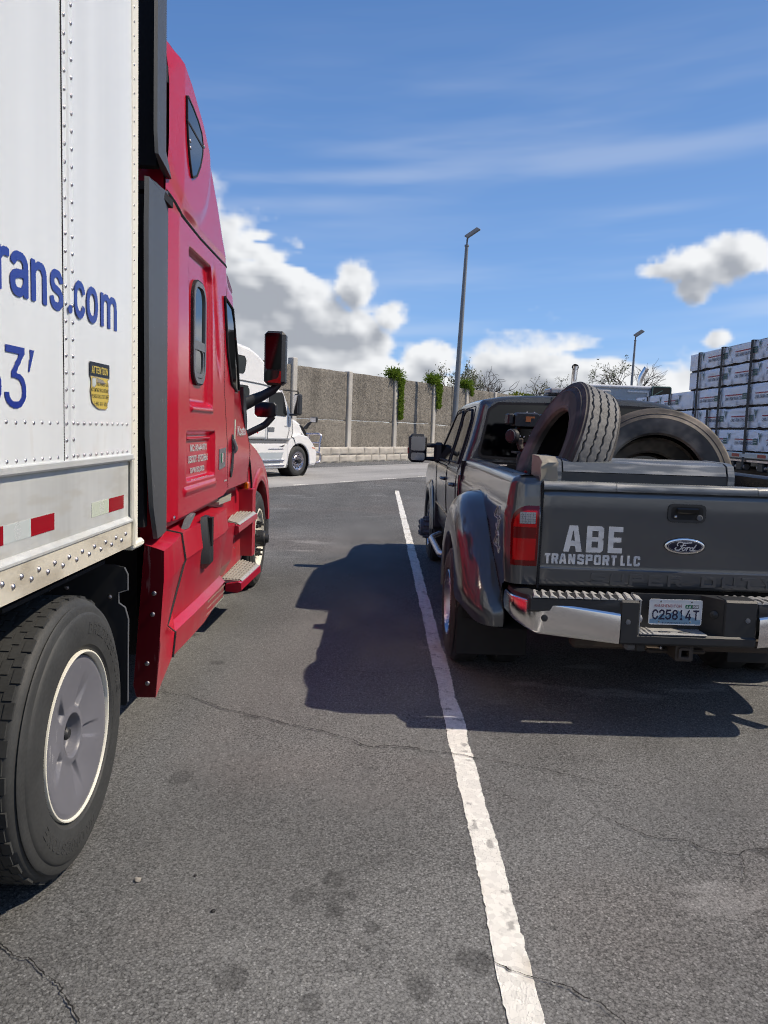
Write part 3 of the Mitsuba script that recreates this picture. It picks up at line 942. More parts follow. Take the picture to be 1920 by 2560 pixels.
# bottom rail: lip, recessed web, ledge, riveted flange
rail = [(TX - 0.03, 1.52), (TX + 0.010, 1.534), (TX + 0.015, 1.530), (TX + 0.015, 1.512), (TX + 0.008, 1.505), (TX - 0.008, 1.503), (TX - 0.008, 1.262), (TX + 0.003, 1.255), (TX + 0.012, 1.248), (TX + 0.012, 1.240), (TX + 0.004, 1.234), (TX + 0.004, 1.136), (TX, 1.130), (TX - 0.03, 1.130)]
ra = part(tr, 'bottom_rail', prism(rail, 'y', -9.4, 3.432), 'dirty_aluminium', 25)
part(ra, 'riveted_flange', box((TX + 0.003, -9.4, 1.1315), (TX + 0.0062, 3.43, 1.2345)), 'cream_aluminium', False)
rows = [(TX + 0.0062, 3.345 - 0.1225 * i, 1.1965) for i in range(90)] + [(TX + 0.0062, 3.29 - 0.1225 * i, 1.176) for i in range(90)]
part(ra, 'rivets', domes(rows, 0.0098, (1, 0, 0), 0.75, 10), 'rivet_steel', 40, stuff=True)
part(ra, 'end_trim', tube(bend([(TX + 0.008, 3.438, 1.505), (TX + 0.009, 3.438, 1.26), (TX + 0.016, 3.442, 1.235), (TX + 0.012, 3.437, 1.135)], 0.02), 0.011, 8), 'cream_paint')
part(tr, 'corner_foot', cbox((TX - 0.3, 3.44, 1.108), (TX + 0.014, 3.60, 1.146), 0.012), 'cream_paint')
XB = TX - 2.6
part(tr, 'front_wall', box((XB + 0.1, 3.50, 1.15), (TX - 0.05, 3.558, 4.08)), 'white_skin', False)
part(tr, 'roof', cbox((XB, -9.4, 4.02), (TX + 0.006, 3.57, 4.10), 0.02), 'white_skin')
part(tr, 'side_wall', box((XB - 0.01, -9.4, 1.13), (XB + 0.02, 3.5, 4.03)), 'white_skin', False)
part(tr, 'floor', box((XB + 0.02, -9.4, 1.15), (TX - 0.035, 3.5, 1.30)), 'under_black', False)
part(tr, 'rear_doors', box((XB, -9.45, 1.0), (TX, -9.4, 4.05)), 'white_skin', False)
part(tr, 'coupler_plate', box((XB + 0.5, 1.6, 1.06), (TX - 0.5, 3.45, 1.15)), 'under_black', False)
# tape, lettering, sticker


def side_box(y0, z0, y1, z1, off=0.0012):
    return box((TX - 0.0075, y0, z0), (TX - 0.008 + off + 0.0005, y1, z1))


for y0, y1 in ((2.10, 2.283), (2.466, 2.645), (3.180, 3.365)):
    part(tr, 'red_reflector', side_box(y0, 1.304, y1, 1.3605), 'red_tape', False)
for y0, y1, b in ((2.283, 2.466, 'silver_tape'), (2.992, 3.180, 'pale_tape')):
    wk = part(tr, 'white_reflector', side_box(y0, 1.3045, y1, 1.3600), b, False, 'pale reflective tape with an oval outline mark')
    yc = (y0 + y1) / 2 + (0.0 if y0 < 2.5 else 0.012)
    ov = affinity.scale(Point(0, 0).buffer(0.026), 0.85, 1.0)
    fig = unary_union([ov.difference(ov.buffer(-0.0022)), affinity.translate(Polygon([(-.012, .012), (-.004, .017), (-.006, .007), (.010, .006), (.012, -.006), (.010, -.016), (.014, -.016), (.006, -.004), (-.004, -.003), (-.005, -.016), (-.011, -.016), (-.009, .0), (-.012, .006)]).buffer(0.0005).boundary.buffer(0.0012), 0, 0)])
    part(wk, 'oval_mark', prism(affinity.translate(fig, yc, 1.332), 'x', TX - 0.0068, TX - 0.0062), 'white_vinyl', False)


def let(ch, y0, y1, z0, z1, off=0.0028, bold=True, slant=0.0, b='blue_vinyl'):
    part(tr, 'lettering', textfit(ch, (TX + off, y0, z0), YV, ZV, y1 - y0, z1 - z0, 0.0012, bold, slant), b, False)


for ch, y0, y1, z0, z1 in (('r', 2.243, 2.325, 2.032, 2.157), ('a', 2.330, 2.448, 2.029, 2.160), ('n', 2.468, 2.580, 2.032, 2.158), ('s', 2.604, 2.709, 2.029, 2.160), ('c', 2.806, 2.905, 2.029, 2.160), ('o', 2.923, 3.037, 2.029, 2.160), ('m', 3.067, 3.250, 2.032, 2.158)):
    let(ch, y0, y1, z0, z1)
let('.', 2.737, 2.772, 2.033, 2.062, 0.0095)
let('3', 2.286, 2.424, 1.702, 1.883, bold=False)
let('5', 2.13, 2.268, 1.702, 1.880, bold=False)
part(tr, 'lettering', prism([(2.441, 1.815), (2.448, 1.815), (2.482, 1.882), (2.452, 1.882), (2.455, 1.853), (2.448, 1.852)], 'x', TX + 0.0025, TX + 0.0038), 'blue_vinyl', False)
stk = part(tr, 'sticker', prism(sbox(2.951, 1.8365, 3.163, 1.890), 'x', TX + 0.0022, TX + 0.0030), 'black_vinyl', False, 'torn yellow and black warning sticker')
part(stk, 'heading', textfit('ATTENTION', (TX + 0.003, 2.970, 1.848), YV, ZV, 0.174, 0.028, 0.0006), 'yellow_vinyl', False)
torn = Polygon([(2.957, 1.8365), (3.160, 1.8365), (3.140, 1.828), (3.150, 1.815), (3.152, 1.800), (3.146, 1.785), (3.156, 1.770), (3.151, 1.752), (3.138, 1.738), (3.140, 1.725), (3.122, 1.716), (3.048, 1.717), (3.022, 1.722), (2.985, 1.736), (2.972, 1.745), (2.966, 1.765), (2.958, 1.785), (2.966, 1.80), (2.968, 1.822)])
hole = Polygon([(2.975, 1.831), (3.02, 1.833), (3.018, 1.808), (2.998, 1.796), (2.976, 1.80)])
part(stk, 'torn_sheet', prism(torn.difference(hole), 'x', TX + 0.0022, TX + 0.0028), 'yellow_vinyl', False)
part(stk, 'torn_patch', prism(hole.buffer(0.001), 'x', TX + 0.0021, TX + 0.0024), 'silver_tape', False)
part(stk, 'worn_patch', prism([(3.025, 1.834), (3.09, 1.828), (3.125, 1.815), (3.085, 1.812), (3.03, 1.815)], 'x', TX + 0.0027, TX + 0.0030), 'tan_patch', False)
for s, y0, w, z in (('EQUIPMENT HAS', 3.024, 0.125, 1.803), ('NOT MOVED IN 24 HOURS', 2.962, 0.190, 1.780), ('PLEASE CALL TOLL FREE', 2.968, 0.182, 1.757), ('1-800-347-1655', 2.992, 0.145, 1.729)):
    part(stk, 'text_line', textfit(s, (TX + 0.0029, y0, z), YV, ZV, w, 0.015, 0.0005, False), 'black_vinyl', False)
part(stk, 'torn_edge', prism(torn.difference(hole).boundary.buffer(0.0012), 'x', TX + 0.0028, TX + 0.0031), 'brown_grime', False)
# a few scuffs on the skin
r_ = np.random.default_rng(4)
# ---------------------------------------------------------------- red tractor
rt = thing('red_tractor', 'glossy red semi tractor with dark side extenders coupled to the white trailer', 'truck')
SX = -1.15


def yfront(z):
    """front outline of the sleeper and cab side, seen from the side"""
    return np.interp(z, [1.15, 1.20, 1.55, 1.62, 1.92, 2.18, 2.57, 2.74, 2.80, 2.95, 3.11, 3.29, 3.452, 3.556, 3.615, 3.645, 3.665, 3.68],
                     [7.07, 7.07, 7.05, 6.98, 6.74, 6.42, 6.09, 6.05, 6.05, 5.86, 5.70, 5.475, 5.19, 4.91, 4.66, 4.46, 4.39, 4.31])


def zbot(y):
    return np.interp(y, [4.2, 5.83, 5.97, 7.1], [1.115, 1.150, 1.180, 1.167])


def boxf(Y, Z, y0, y1, z0, z1, w):
    return smoothstep_np(y0, y0 + w, Y) * smoothstep_np(y1, y1 - w, Y) * smoothstep_np(z0, z0 + w, Z) * smoothstep_np(z1, z1 - w, Z)


def side_x(Y, Z):
    d = np.zeros_like(Y)
    d -= 0.16 * np.clip(4.50 - Y, 0, 1)                              # rear corner turns in
    w = 0.035
    d -= 0.032 * boxf(Y, Z, 4.72 + 0.05 * (2.7 - Z), 5.40 - 0.05 * (Z - 2.0) - 0.5 * np.clip(Z - 2.60, 0, 1), 1.775, 2.70, w)   # recess round the sleeper window
    d += 0.012 * boxf(Y, Z, 4.78, 5.42, 1.735, 1.785, 0.02)
    d -= 0.030 * boxf(Y, Z, 4.70, 5.50, 1.315, 1.628, 0.03)
    d += 0.022 * boxf(Y, Z, 4.76, 5.44, 1.560, 1.592, 0.018)
    d += 0.014 * boxf(Y, Z, 4.62, 5.55, 1.235, 1.30, 0.035)
    d -= 0.020 * np.exp(-((Y - (5.42 + 0.33 * (2.68 - Z))) / 0.05) ** 2) * smoothstep_np(1.95, 2.2, Z) * smoothstep_np(2.75, 2.6, Z)   # crease of the door pillar
    d -= 0.10 * np.clip(Y - 6.2, 0, 2) * smoothstep_np(1.3, 2.0, Z)     # cab narrows towards the windscreen
    d -= 0.03 * np.clip(Y - 6.0, 0, 2) * smoothstep_np(1.5, 1.2, Z)
    cap = smoothstep_np(2.80, 2.86, Z)
    d += 0.010 * cap
    # bulge round the oval cap window
    rr = np.hypot((Y - 4.70) / 0.42, (Z - 3.27) / 0.36)
    d += cap * 0.016 * smoothstep_np(1.30, 1.02, rr)
    e = np.minimum(yfront(Z) - Y, 9)
    d -= 0.11 * smoothstep_np(0.30, 0.0, e) ** 2 * smoothstep_np(2.6, 2.85, Z)     # cap rounds over to the roof
    return SX + d


zs = np.unique(np.r_[np.linspace(1.12, 3.68, 190), np.linspace(1.29, 1.34, 8), np.linspace(1.55, 1.64, 12), np.linspace(1.73, 1.80, 10), np.linspace(2.64, 2.71, 10), np.linspace(2.79, 2.87, 8)])
S = np.unique(np.r_[np.linspace(0, 1, 170)])
yr_ = yfront(zs)
Yg = 4.30 + S[None, :] * (yr_ - 4.30)[:, None]
Zg = np.repeat(zs[:, None], len(S), 1)
Zg = np.where(Zg < zbot(Yg) + 0.0, zbot(Yg), Zg)
Xg = side_x(Yg, Zg)
skin = gridmesh(np.stack([Xg, Yg, Zg], -1), flip=True)
# roof, front and rear of the shell: the outline swept to the far side
edge = np.c_[yr_, zs][::-1]; edge = np.r_[edge, [[4.30, 1.12]]][::1]
outl = np.r_[[[4.30, 3.68]], np.c_[yr_, zs][::-1]]
rows = []
for x, off in ((None, 0.0), (SX - 0.16, 0.045), (SX - 0.35, 0.075), (-2.38, 0.085), (-3.45, 0.03), (-3.61, 0.0)):
    o = outl.copy()
    dn = np.gradient(o, axis=0); nn = np.c_[-dn[:, 1], dn[:, 0]]; nn /= np.linalg.norm(nn, axis=1, keepdims=True) + 1e-9
    if nn[len(nn) // 3, 1] < 0:
        nn = -nn
    o2 = o + nn * off * (o[:, 1:2] > 2.5)
    xx = side_x(o[:, 0], o[:, 1]) if x is None else np.full(len(o), x)
    rows.append(np.c_[xx, o2])
part(rt, 'body', [skin, gridmesh(np.array(rows))], 'red_paint', True)
part(rt, 'sleeper_back_wall', [box((-3.6, 4.30, 1.0), (SX - 0.035, 4.34, 3.66)), box((-3.0, 4.27, 1.5), (-1.8, 4.30, 3.2))], 'red_paint', False)
part(rt, 'cab_side', prism([(4.3, 1.1)] + [(y, z) for y, z in zip(yr_, zs)] + [(4.3, 3.68)], 'x', -3.63, -3.60), 'red_paint', False)
# cap seam, door seams
def seam(pts, w=0.006, key='door_seam'):
    P = np.array(pts, float); s = np.r_[0, np.cumsum(np.linalg.norm(np.diff(P, axis=0), axis=1))]; t = np.linspace(0, s[-1], 30)
    q = np.c_[np.interp(t, s, P[:, 0]), np.interp(t, s, P[:, 1])]
    part(rt, key, tube(np.c_[side_x(q[:, 0], q[:, 1]) - w * 0.4, q], w, 6), 'black_rubber')


seam([(4.31, 2.885), (4.40, 2.862), (4.52, 2.822), (5.0, 2.800), (5.6, 2.797), (6.03, 2.797)], 0.011, 'cap_seam')
seam([(7.02, 1.60), (7.055, 1.4), (7.06, 1.17)])
seam([(5.99, 1.19), (5.95, 1.5), (5.80, 1.95), (5.78, 2.3), (5.86, 2.66)], 0.004)
# upper oval window
ow = Polygon([(4.525, 3.44), (4.545, 3.445), (4.66, 3.43), (4.78, 3.405), (4.87, 3.37), (4.905, 3.32), (4.895, 3.26), (4.845, 3.18), (4.76, 3.10), (4.67, 3.063), (4.645, 3.07), (4.60, 3.13), (4.56, 3.22), (4.53, 3.33)])
wk = part(rt, 'roof_window', prism(ow, 'x', SX + 0.0, SX + 0.034), 'tinted_glass', 15)
part(wk, 'gasket', prism(ow.buffer(0.008).difference(ow.buffer(-0.003)), 'x', SX, SX + 0.037), 'black_rubber', 15)
part(wk, 'vent_bar', prism(LineString([(4.527, 3.318), (4.893, 3.302)]).buffer(0.006), 'x', SX + 0.03, SX + 0.037), 'black_rubber', False)
part(wk, 'clips', domes([(SX + 0.034, 4.60, 3.235), (SX + 0.034, 4.605, 3.20), (SX + 0.035, 4.925, 3.315)], 0.011, (1, 0, 0)), 'rivet_steel')
# tall sleeper window
sw = rrect(4.925, 1.935, 5.235, 2.535, 0.11, 8)
wk = part(rt, 'sleeper_window', prism(sw, 'x', SX - 0.045, SX - 0.022), 'tinted_glass', 20)
part(wk, 'frame', prism(sw.buffer(0.012).difference(sw.buffer(-0.018)), 'x', SX - 0.045, SX - 0.010), 'grey_plastic', 20)
part(wk, 'gasket', prism(sw.buffer(0.022).difference(sw.buffer(0.011)), 'x', SX - 0.045, SX - 0.014), 'black_rubber', 20)
part(wk, 'lower_sash', [prism(sbox(4.935, 2.13, 5.225, 2.185), 'x', SX - 0.04, SX - 0.012), prism(rrect(4.95, 1.96, 5.21, 2.14, 0.07, 6).difference(rrect(4.975, 1.985, 5.185, 2.13, 0.05, 6)), 'x', SX - 0.04, SX - 0.014)], 'grey_plastic', 20)
# side extenders behind the sleeper
ups = [np.array([(-1.185, 4.335, z), (-1.150, 4.315 - 0.09 * (z > 2.96) * (1 - 0), z), (-1.128, 4.12, z), (-1.11, 3.925, z), (-1.125, 3.915, z), (-1.165, 4.15, z)]) for z in (2.95, 3.05, 3.4, 3.95)]
ups[0] = ups[0] + [0, 0.02, 0]
part(rt, 'upper_extender', loft([np.r_[[r_]][0] for r_ in ups]), 'scuffed_rubber', 30, 'dark upper rubber extender')
lows = []
for z, yb, xb in ((1.08, 4.00, -1.125), (1.25, 3.89, -1.115), (1.6, 3.80, -1.11), (2.1, 3.785, -1.11), (2.6, 3.795, -1.115), (2.81, 3.82, -1.12)):
    lows.append(np.array([(-1.20, 4.33, z), (-1.163, 4.318, z), (-1.135, 4.12, z), (xb, yb + 0.01, z), (xb - 0.02, yb, z), (-1.175, 4.15, z)]))
lows.append(lows[-1] + np.array([[0, 0, 0.06], [0, 0, 0.07], [0, .02, 0.03], [0, 0.03, 0.0], [0, .03, 0], [0, 0, 0.03]]))
part(rt, 'lower_extender', loft(lows), 'scuffed_rubber', 30, 'dark lower extender with pale scratches')
part(rt, 'extender_brackets', [box((-1.30, 3.90, 1.15), (-1.165, 3.96, 2.75)), box((-1.30, 4.12, 2.95), (-1.17, 4.18, 3.9)), box((-1.9, 4.2, 3.40), (-1.15, 4.26, 3.48)), box((-1.32, 4.0, 2.80), (-1.14, 4.33, 2.84))], 'under_black', False)
part(rt, 'body_studs', domes([(SX - 0.02, 4.40, 2.99), (SX - 0.018, 4.385, 3.13), (SX - 0.018, 4.385, 3.09), (SX - 0.02, 4.245, 3.60), (SX + 0.002, 4.42, 1.14)], 0.013, (1, 0, 0)), 'rivet_steel')
# company lettering in the recessed panel
tx = SX - 0.0285
for s, y0, w, z, h in (('MC: #1444970', 4.905, 0.46, 1.497, 0.043), ('USDOT: 3912866', 4.853, 0.545, 1.425, 0.046), ('GVW 80,000', 4.907, 0.39, 1.353, 0.043), ('SALT LAKE CITY, UTAH', 4.842, 0.485, 1.298, 0.030)):
    part(rt, 'lettering', textfit(s, (tx if z > 1.31 else SX - 0.0185 + 0.012, y0, z), YV, ZV, w, h, 0.0015), 'white_vinyl', False)
xx = float(side_x(np.array([6.55]), np.array([1.6]))[0])
part(rt, 'lettering', textfit('Kostu', (xx + 0.014, 6.36, 1.583), YV, ZV, 0.37, 0.075, 0.0015), 'white_vinyl', False)
# flag on a grey plate, black latch handle, small decals
fp = part(rt, 'flag_plate', prism([(5.635, 1.345), (5.86, 1.36), (5.88, 1.50), (5.645, 1.493)], 'x', SX, SX + 0.004), 'grey_plastic', False, 'small grey plate with a green white and red flag')
for b, y0, y1 in (('green_ink', 5.70, 5.74), ('plate_white', 5.74, 5.775), ('red_ink', 5.775, 5.815)):
    part(fp, 'stripe', prism(sbox(y0, 1.395, y1, 1.462), 'x', SX + 0.003, SX + 0.0055), b, False)
hk = part(rt, 'door_handle', prism(LineString([(6.14, 1.56), (6.16, 1.46), (6.14, 1.36), (6.10, 1.30)]).buffer(0.035), 'x', SX - 0.02, SX + 0.007), 'black_plastic', 20)
part(hk, 'grip', tube(bend([(SX + 0.008, 6.135, 1.555), (SX + 0.028, 6.15, 1.50), (SX + 0.028, 6.15, 1.48), (SX + 0.01, 6.15, 1.455)], 0.02), 0.016, 8), 'grey_plastic')
part(rt, 'model_decal', textfit('----', (SX + 0.003, 5.83, 1.25), YV, ZV, 0.09, 0.012, 0.001), 'white_vinyl', False)
part(rt, 'faded_strip', prism([(6.20, 1.50), (6.23, 1.50), (6.26, 1.71), (6.225, 1.71)], 'x', SX - 0.012, SX + 0.005), 'pale_tape', False)
# door window
dwp = [(5.75, 2.57), (6.05, 2.53), (6.34, 2.18), (6.56, 1.95), (6.30, 1.935), (6.05, 1.98), (5.88, 2.2)]
gw = np.array(dwp)
dk = part(rt, 'door_window', tm(np.r_[np.c_[side_x(gw[:, 0], gw[:, 1]) + 0.006, gw], [[float(side_x(np.array([6.2]), np.array([2.15]))[0]) + 0.008, 6.2, 2.15]]], [[i, (i + 1) % 7, 7] for i in range(7)]), 'dark_glass', False)
part(dk, 'gasket', tube(np.r_[np.c_[side_x(gw[:, 0], gw[:, 1]) + 0.008, gw], np.c_[side_x(gw[:1, 0], gw[:1, 1]) + 0.008, gw[:1]]], 0.010, 6), 'black_rubber')
# sun visor over the windscreen
vis = [np.array([(x, 5.93 + d, 2.79), (x, 6.06 + d, 2.77), (x, 6.24 + d, 2.70), (x, 6.25 + d, 2.685), (x, 6.12 + d, 2.62), (x, 6.02 + d, 2.60)]) for x, d in ((-1.185, 0.0), (-1.22, 0.03), (-1.5, 0.16), (-2.38, 0.24), (-3.2, 0.16), (-3.55, 0))]
part(rt, 'sun_visor', loft(vis), 'dark_red_plastic', 35)
part(rt, 'windscreen', tm([(-1.25, 6.12, 2.60), (-1.33, 7.05, 1.86), (-3.4, 7.05, 1.86), (-3.5, 6.12, 2.60)], [[0, 1, 2], [0, 2, 3]]), 'dark_glass', False)
part(rt, 'cowl_corner', prism([(6.78, 1.99), (6.90, 1.90), (6.99, 1.72), (6.98, 1.62), (6.90, 1.64), (6.80, 1.80)], 'x', SX - 0.19, SX - 0.03), 'black_plastic', 20)
# hood and fender
hz = [(7.075, 1.60), (7.25, 1.55), (7.55, 1.49), (7.9, 1.42), (8.25, 1.32), (8.55, 1.20), (8.75, 1.05), (8.86, 0.88), (8.9, 0.72)]
arch = [(8.15 + 0.60 * math.cos(a), 0.52 + 0.60 * math.sin(a)) for a in np.linspace(0.32, np.pi - 0.30, 20)]
hood_poly = Polygon(hz + arch + [(7.42, 1.02), (7.25, 1.10), (7.085, 1.165)])
hs = prism(hood_poly, 'x', -3.55, -1.235)
part(rt, 'hood', hs, 'red_paint', 30)
ring = []
for a in np.linspace(0.20, np.pi - 0.55, 26):
    cy, sz_ = math.cos(a), math.sin(a)
    f_ = lambda rr, x: (x, 8.15 + rr * cy, 0.52 + rr * sz_)
    ring.append([f_(0.575, -1.30), f_(0.575, -1.235), f_(0.585, -1.222), f_(0.62, -1.215), f_(0.68, -1.222), f_(0.74, -1.245), f_(0.78, -1.275), f_(0.70, -1.32)])
part(rt, 'fender_flare', loft(ring), 'red_paint', 40)
part(rt, 'hood_seam', tube([(-1.235, 7.06, 1.60), (-1.230, 7.10, 1.52), (-1.228, 7.30, 1.43), (-1.228, 7.45, 1.33), (-1.225, 7.56, 1.12), (-1.225, 7.57, 1.00)], 0.009, 6), 'black_rubber')
part(rt, 'side_marker', cbox((-1.205, 7.0, 1.10), (-1.165, 7.09, 1.165), 0.01), 'amber_lens')
part(rt, 'fender_liner', [lathe([(0.572, -1.30), (0.56, -1.75)], (1, 0, 0), (0, 8.15, 0.52), 40, -0.4, np.pi + 0.5), box((-2.9, 7.2, 0.7), (-1.75, 8.8, 1.1))], 'under_black', 30)
part(rt, 'bumper_end', prism([(8.78, 0.35), (8.95, 0.36), (8.97, 0.72), (8.9, 0.80), (8.72, 0.76)], 'x', -3.5, -1.25), 'black_plastic', 20)
part(rt, 'front_mud_flap', box((-1.52, 8.60, 0.22), (-1.27, 8.62, 0.95)), 'black_rubber', False)
part(rt, 'chassis', [box((-2.85, 1.0, 0.62), (-2.75, 8.6, 0.92)), box((-2.0, 1.0, 0.62), (-1.9, 8.6, 0.92)), box((-3.4, 4.4, 0.35), (-1.35, 7.0, 1.08)), box((-3.4, 6.9, 0.5), (-1.85, 8.5, 1.2))], 'under_black', False)
# mirrors
mk = part(rt, 'side_mirror', cbox((-1.055, 7.06, 2.03), (-0.868, 7.24, 2.500), 0.03), 'black_plastic', 30)
part(mk, 'main_glass', moved(prism(rrect(-0.0675, 2.165, 0.0675, 2.478, 0.02), 'y', -0.004, 0.004), trimesh.transformations.translation_matrix((-0.972, 7.052, 0)) @ trimesh.transformations.rotation_matrix(math.radians(-3.0), [0, 0, 1]) @ trimesh.transformations.translation_matrix((0, 0, 2.32)) @ trimesh.transformations.rotation_matrix(math.radians(2.0), [1, 0, 0]) @ trimesh.transformations.translation_matrix((0, 0, -2.32))), 'dark_glass', 20)
part(mk, 'lower_glass', prism(rrect(-1.040, 2.050, -0.908, 2.155, 0.025), 'y', 7.050, 7.0590), 'dark_glass', 20)
part(mk, 'red_lens', prism([(-1.015, 2.050), (-0.905, 2.045), (-0.900, 2.15), (-0.914, 2.15), (-0.920, 2.105), (-0.935, 2.085), (-1.015, 2.060)], 'y', 7.044, 7.0585), 'red_lens', 20)
part(mk, 'arm', loft([np.array([(x, y + 0.04 * math.cos(a), z + h * math.sin(a)) for a in np.linspace(0, 2 * np.pi, 12, endpoint=False)]) for x, y, z, h in ((-1.28, 7.0, 1.83, 0.075), (-1.20, 7.05, 1.86, 0.062), (-1.08, 7.12, 1.925, 0.050), (-0.96, 7.14, 2.0, 0.045), (-0.91, 7.14, 2.06, 0.04))]), 'black_plastic', 40)
hm = part(rt, 'hood_mirror', cbox((-1.318, 8.22, 1.755), (-1.090, 8.32, 1.910), 0.03), 'black_plastic', 30)
part(hm, 'glass', prism(rrect(-1.308, 1.765, -1.100, 1.900, 0.03), 'y', 8.212, 8.2195), 'mirror_glass', 20)
part(hm, 'arm', tube(bend([(-1.42, 8.2, 1.56), (-1.2, 8.26, 1.68), (-1.13, 8.27, 1.77)], 0.05), [0.035] * 8, 10), 'black_plastic')
# chassis fairings
secA = [[(-1.185, 1.052), (-1.085, 1.022), (-1.085, .86), (-1.088, .84), (-1.105, .56), (-1.102, .53), (-1.125, .25), (-1.225, .25), (-1.24, .31)],
        [(-1.26, 1.070), (-1.120, 1.045), (-1.098, .895), (-1.106, .875), (-1.140, .565), (-1.092, .535), (-1.105, .395), (-1.20, .395), (-1.27, .45)]]
ya = [[3.985] * 9, [4.46, 4.46, 4.462, 4.46, 4.24, 4.225, 4.225, 4.3, 4.4]]
rings = [np.array([(x, y, z) for (x, z), y in zip(s, y_)]) for s, y_ in zip(secA, ya)]
mid = [rings[0] * (1 - t) + rings[1] * t for t in np.linspace(0.06, 0.94, 6)]
mid = [m + np.array([(0.012 * math.sin(math.pi * t) if 1 <= i <= 4 else 0, 0, 0) for i in range(9)]) for m, t in zip(mid, np.linspace(0.06, 0.94, 6))]
part(rt, 'rear_fairing', loft([rings[0]] + mid + [rings[1]]), 'red_fairing_paint', 22, 'dusty red rear fairing panel')
rk = part(rt, 'fairing_end_face', tm([(-1.183, 3.9825, 1.050), (-1.087, 3.9825, 1.021), (-1.087, 3.9825, .85), (-1.107, 3.9825, .55), (-1.127, 3.9825, .252), (-1.223, 3.9825, .252), (-1.238, 3.9825, .31)], [[0, 2, 1], [0, 3, 2], [0, 6, 3], [6, 4, 3], [6, 5, 4]]), 'red_splashed_paint', False, 'dark red end face with dried splashes and four bolts')
part(rk, 'bolts', domes([(-1.135, 3.9825, .80), (-1.142, 3.9825, .69), (-1.170, 3.9825, .43), (-1.168, 3.9825, .325)], 0.013, (0, -1, 0), 0.5, 12), 'steel', stuff=True)
secB = np.array(secA[1])
yb0 = [4.475, 4.475, 4.475, 4.473, 4.255, 4.240, 4.240, 4.315, 4.4]
ringsB = [np.array([(x, y, z) for (x, z), y in zip(secB, yb0)])]
for yy in (4.62, 5.0, 5.4, 5.66):
    r_b = np.c_[secB[:, 0], np.full(9, yy), secB[:, 1]]
    r_b[:, 0] += 0.004 * math.sin(yy * 3)
    if yy > 5.3:
        r_b[4:7, 0] -= 0.01 * (yy - 5.3); r_b[6, 2] += 0.03
    ringsB.append(r_b)
ringsB.append(np.c_[[-1.27, -1.135, -1.118, -1.128, -1.19, -1.18, -1.18, -1.22, -1.28], [5.78, 5.86, 5.86, 5.87, 6.05, 5.86, 5.84, 5.84, 5.84], [1.07, 1.052, .90, .885, .60, .545, .46, .45, .5]])
part(rt, 'side_fairing', loft(ringsB), 'red_fairing_paint', 22, 'long red side fairing with a sharp crease')
part(rt, 'fairing_seam', tube([(x + 0.002, y + 0.008, z) for (x, z), y in zip(secA[1][:7], ya[1][:7])], 0.0085, 6), 'under_black')
part(rt, 'fairing_gap', box((-1.30, 4.40, 0.42), (-1.155, 4.50, 1.04)), 'under_black', False)
slots = []
for i in range(18):
    for j in range(3):
        slots.append((-1.090 - 0.004 * j, 5.05 + 0.032 * i, 0.522 - 0.045 * j - 0.0))
part(rt, 'fairing_chips', domes([(x + 0.002, y, z) for x, y, z in slots], 0.006, (1, 0, 0), 0.25, 6), 'pale_tape')
part(rt, 'sill_strip', [prism([(4.30, 1.085), (5.80, 1.115), (5.80, 1.149), (4.30, 1.108)], 'x', -1.35, SX - 0.035)], 'red_fairing_paint', False)
part(rt, 'sill_gap', prism([(4.3, 1.03), (6.0, 1.04), (7.1, 1.05), (7.1, 1.17), (5.9, 1.16), (4.3, 1.09)], 'x', -1.8, -1.30), 'under_black', False)
# black scoop on the fairing
sc = [np.array([(x0, 4.90 + d, z), (x1, 4.93 + d, z), (x1, 5.06, z), (x0 + 0.0, 5.09, z)]) for z, x0, x1, d in ((1.085, -1.12, -1.085, 0.05), (0.98, -1.115, -1.072, 0.02), (0.86, -1.105, -1.058, 0.01), (0.79, -1.11, -1.060, 0.02), (0.745, -1.13, -1.10, 0.09))]
sk = part(rt, 'air_scoop', loft(sc), 'black_plastic', 25)
part(sk, 'slot', box((-1.118, 4.99, 0.90), (-1.056, 5.045, 1.08)), 'under_black', False)
part(rt, 'latch_bracket', prism([(4.62, 1.05), (4.70, 1.05), (4.86, 1.115), (4.83, 1.125), (4.70, 1.10)], 'x', -1.16, -1.13), 'grey_plastic', 15)
# steps
inner = tm([(-1.29, 5.80, 1.16), (-1.29, 7.30, 1.16), (-1.26, 7.30, .44), (-1.24, 5.90, .44)], [[0, 1, 2], [0, 2, 3]])
part(rt, 'step_well', inner, 'red_fairing_paint', False)


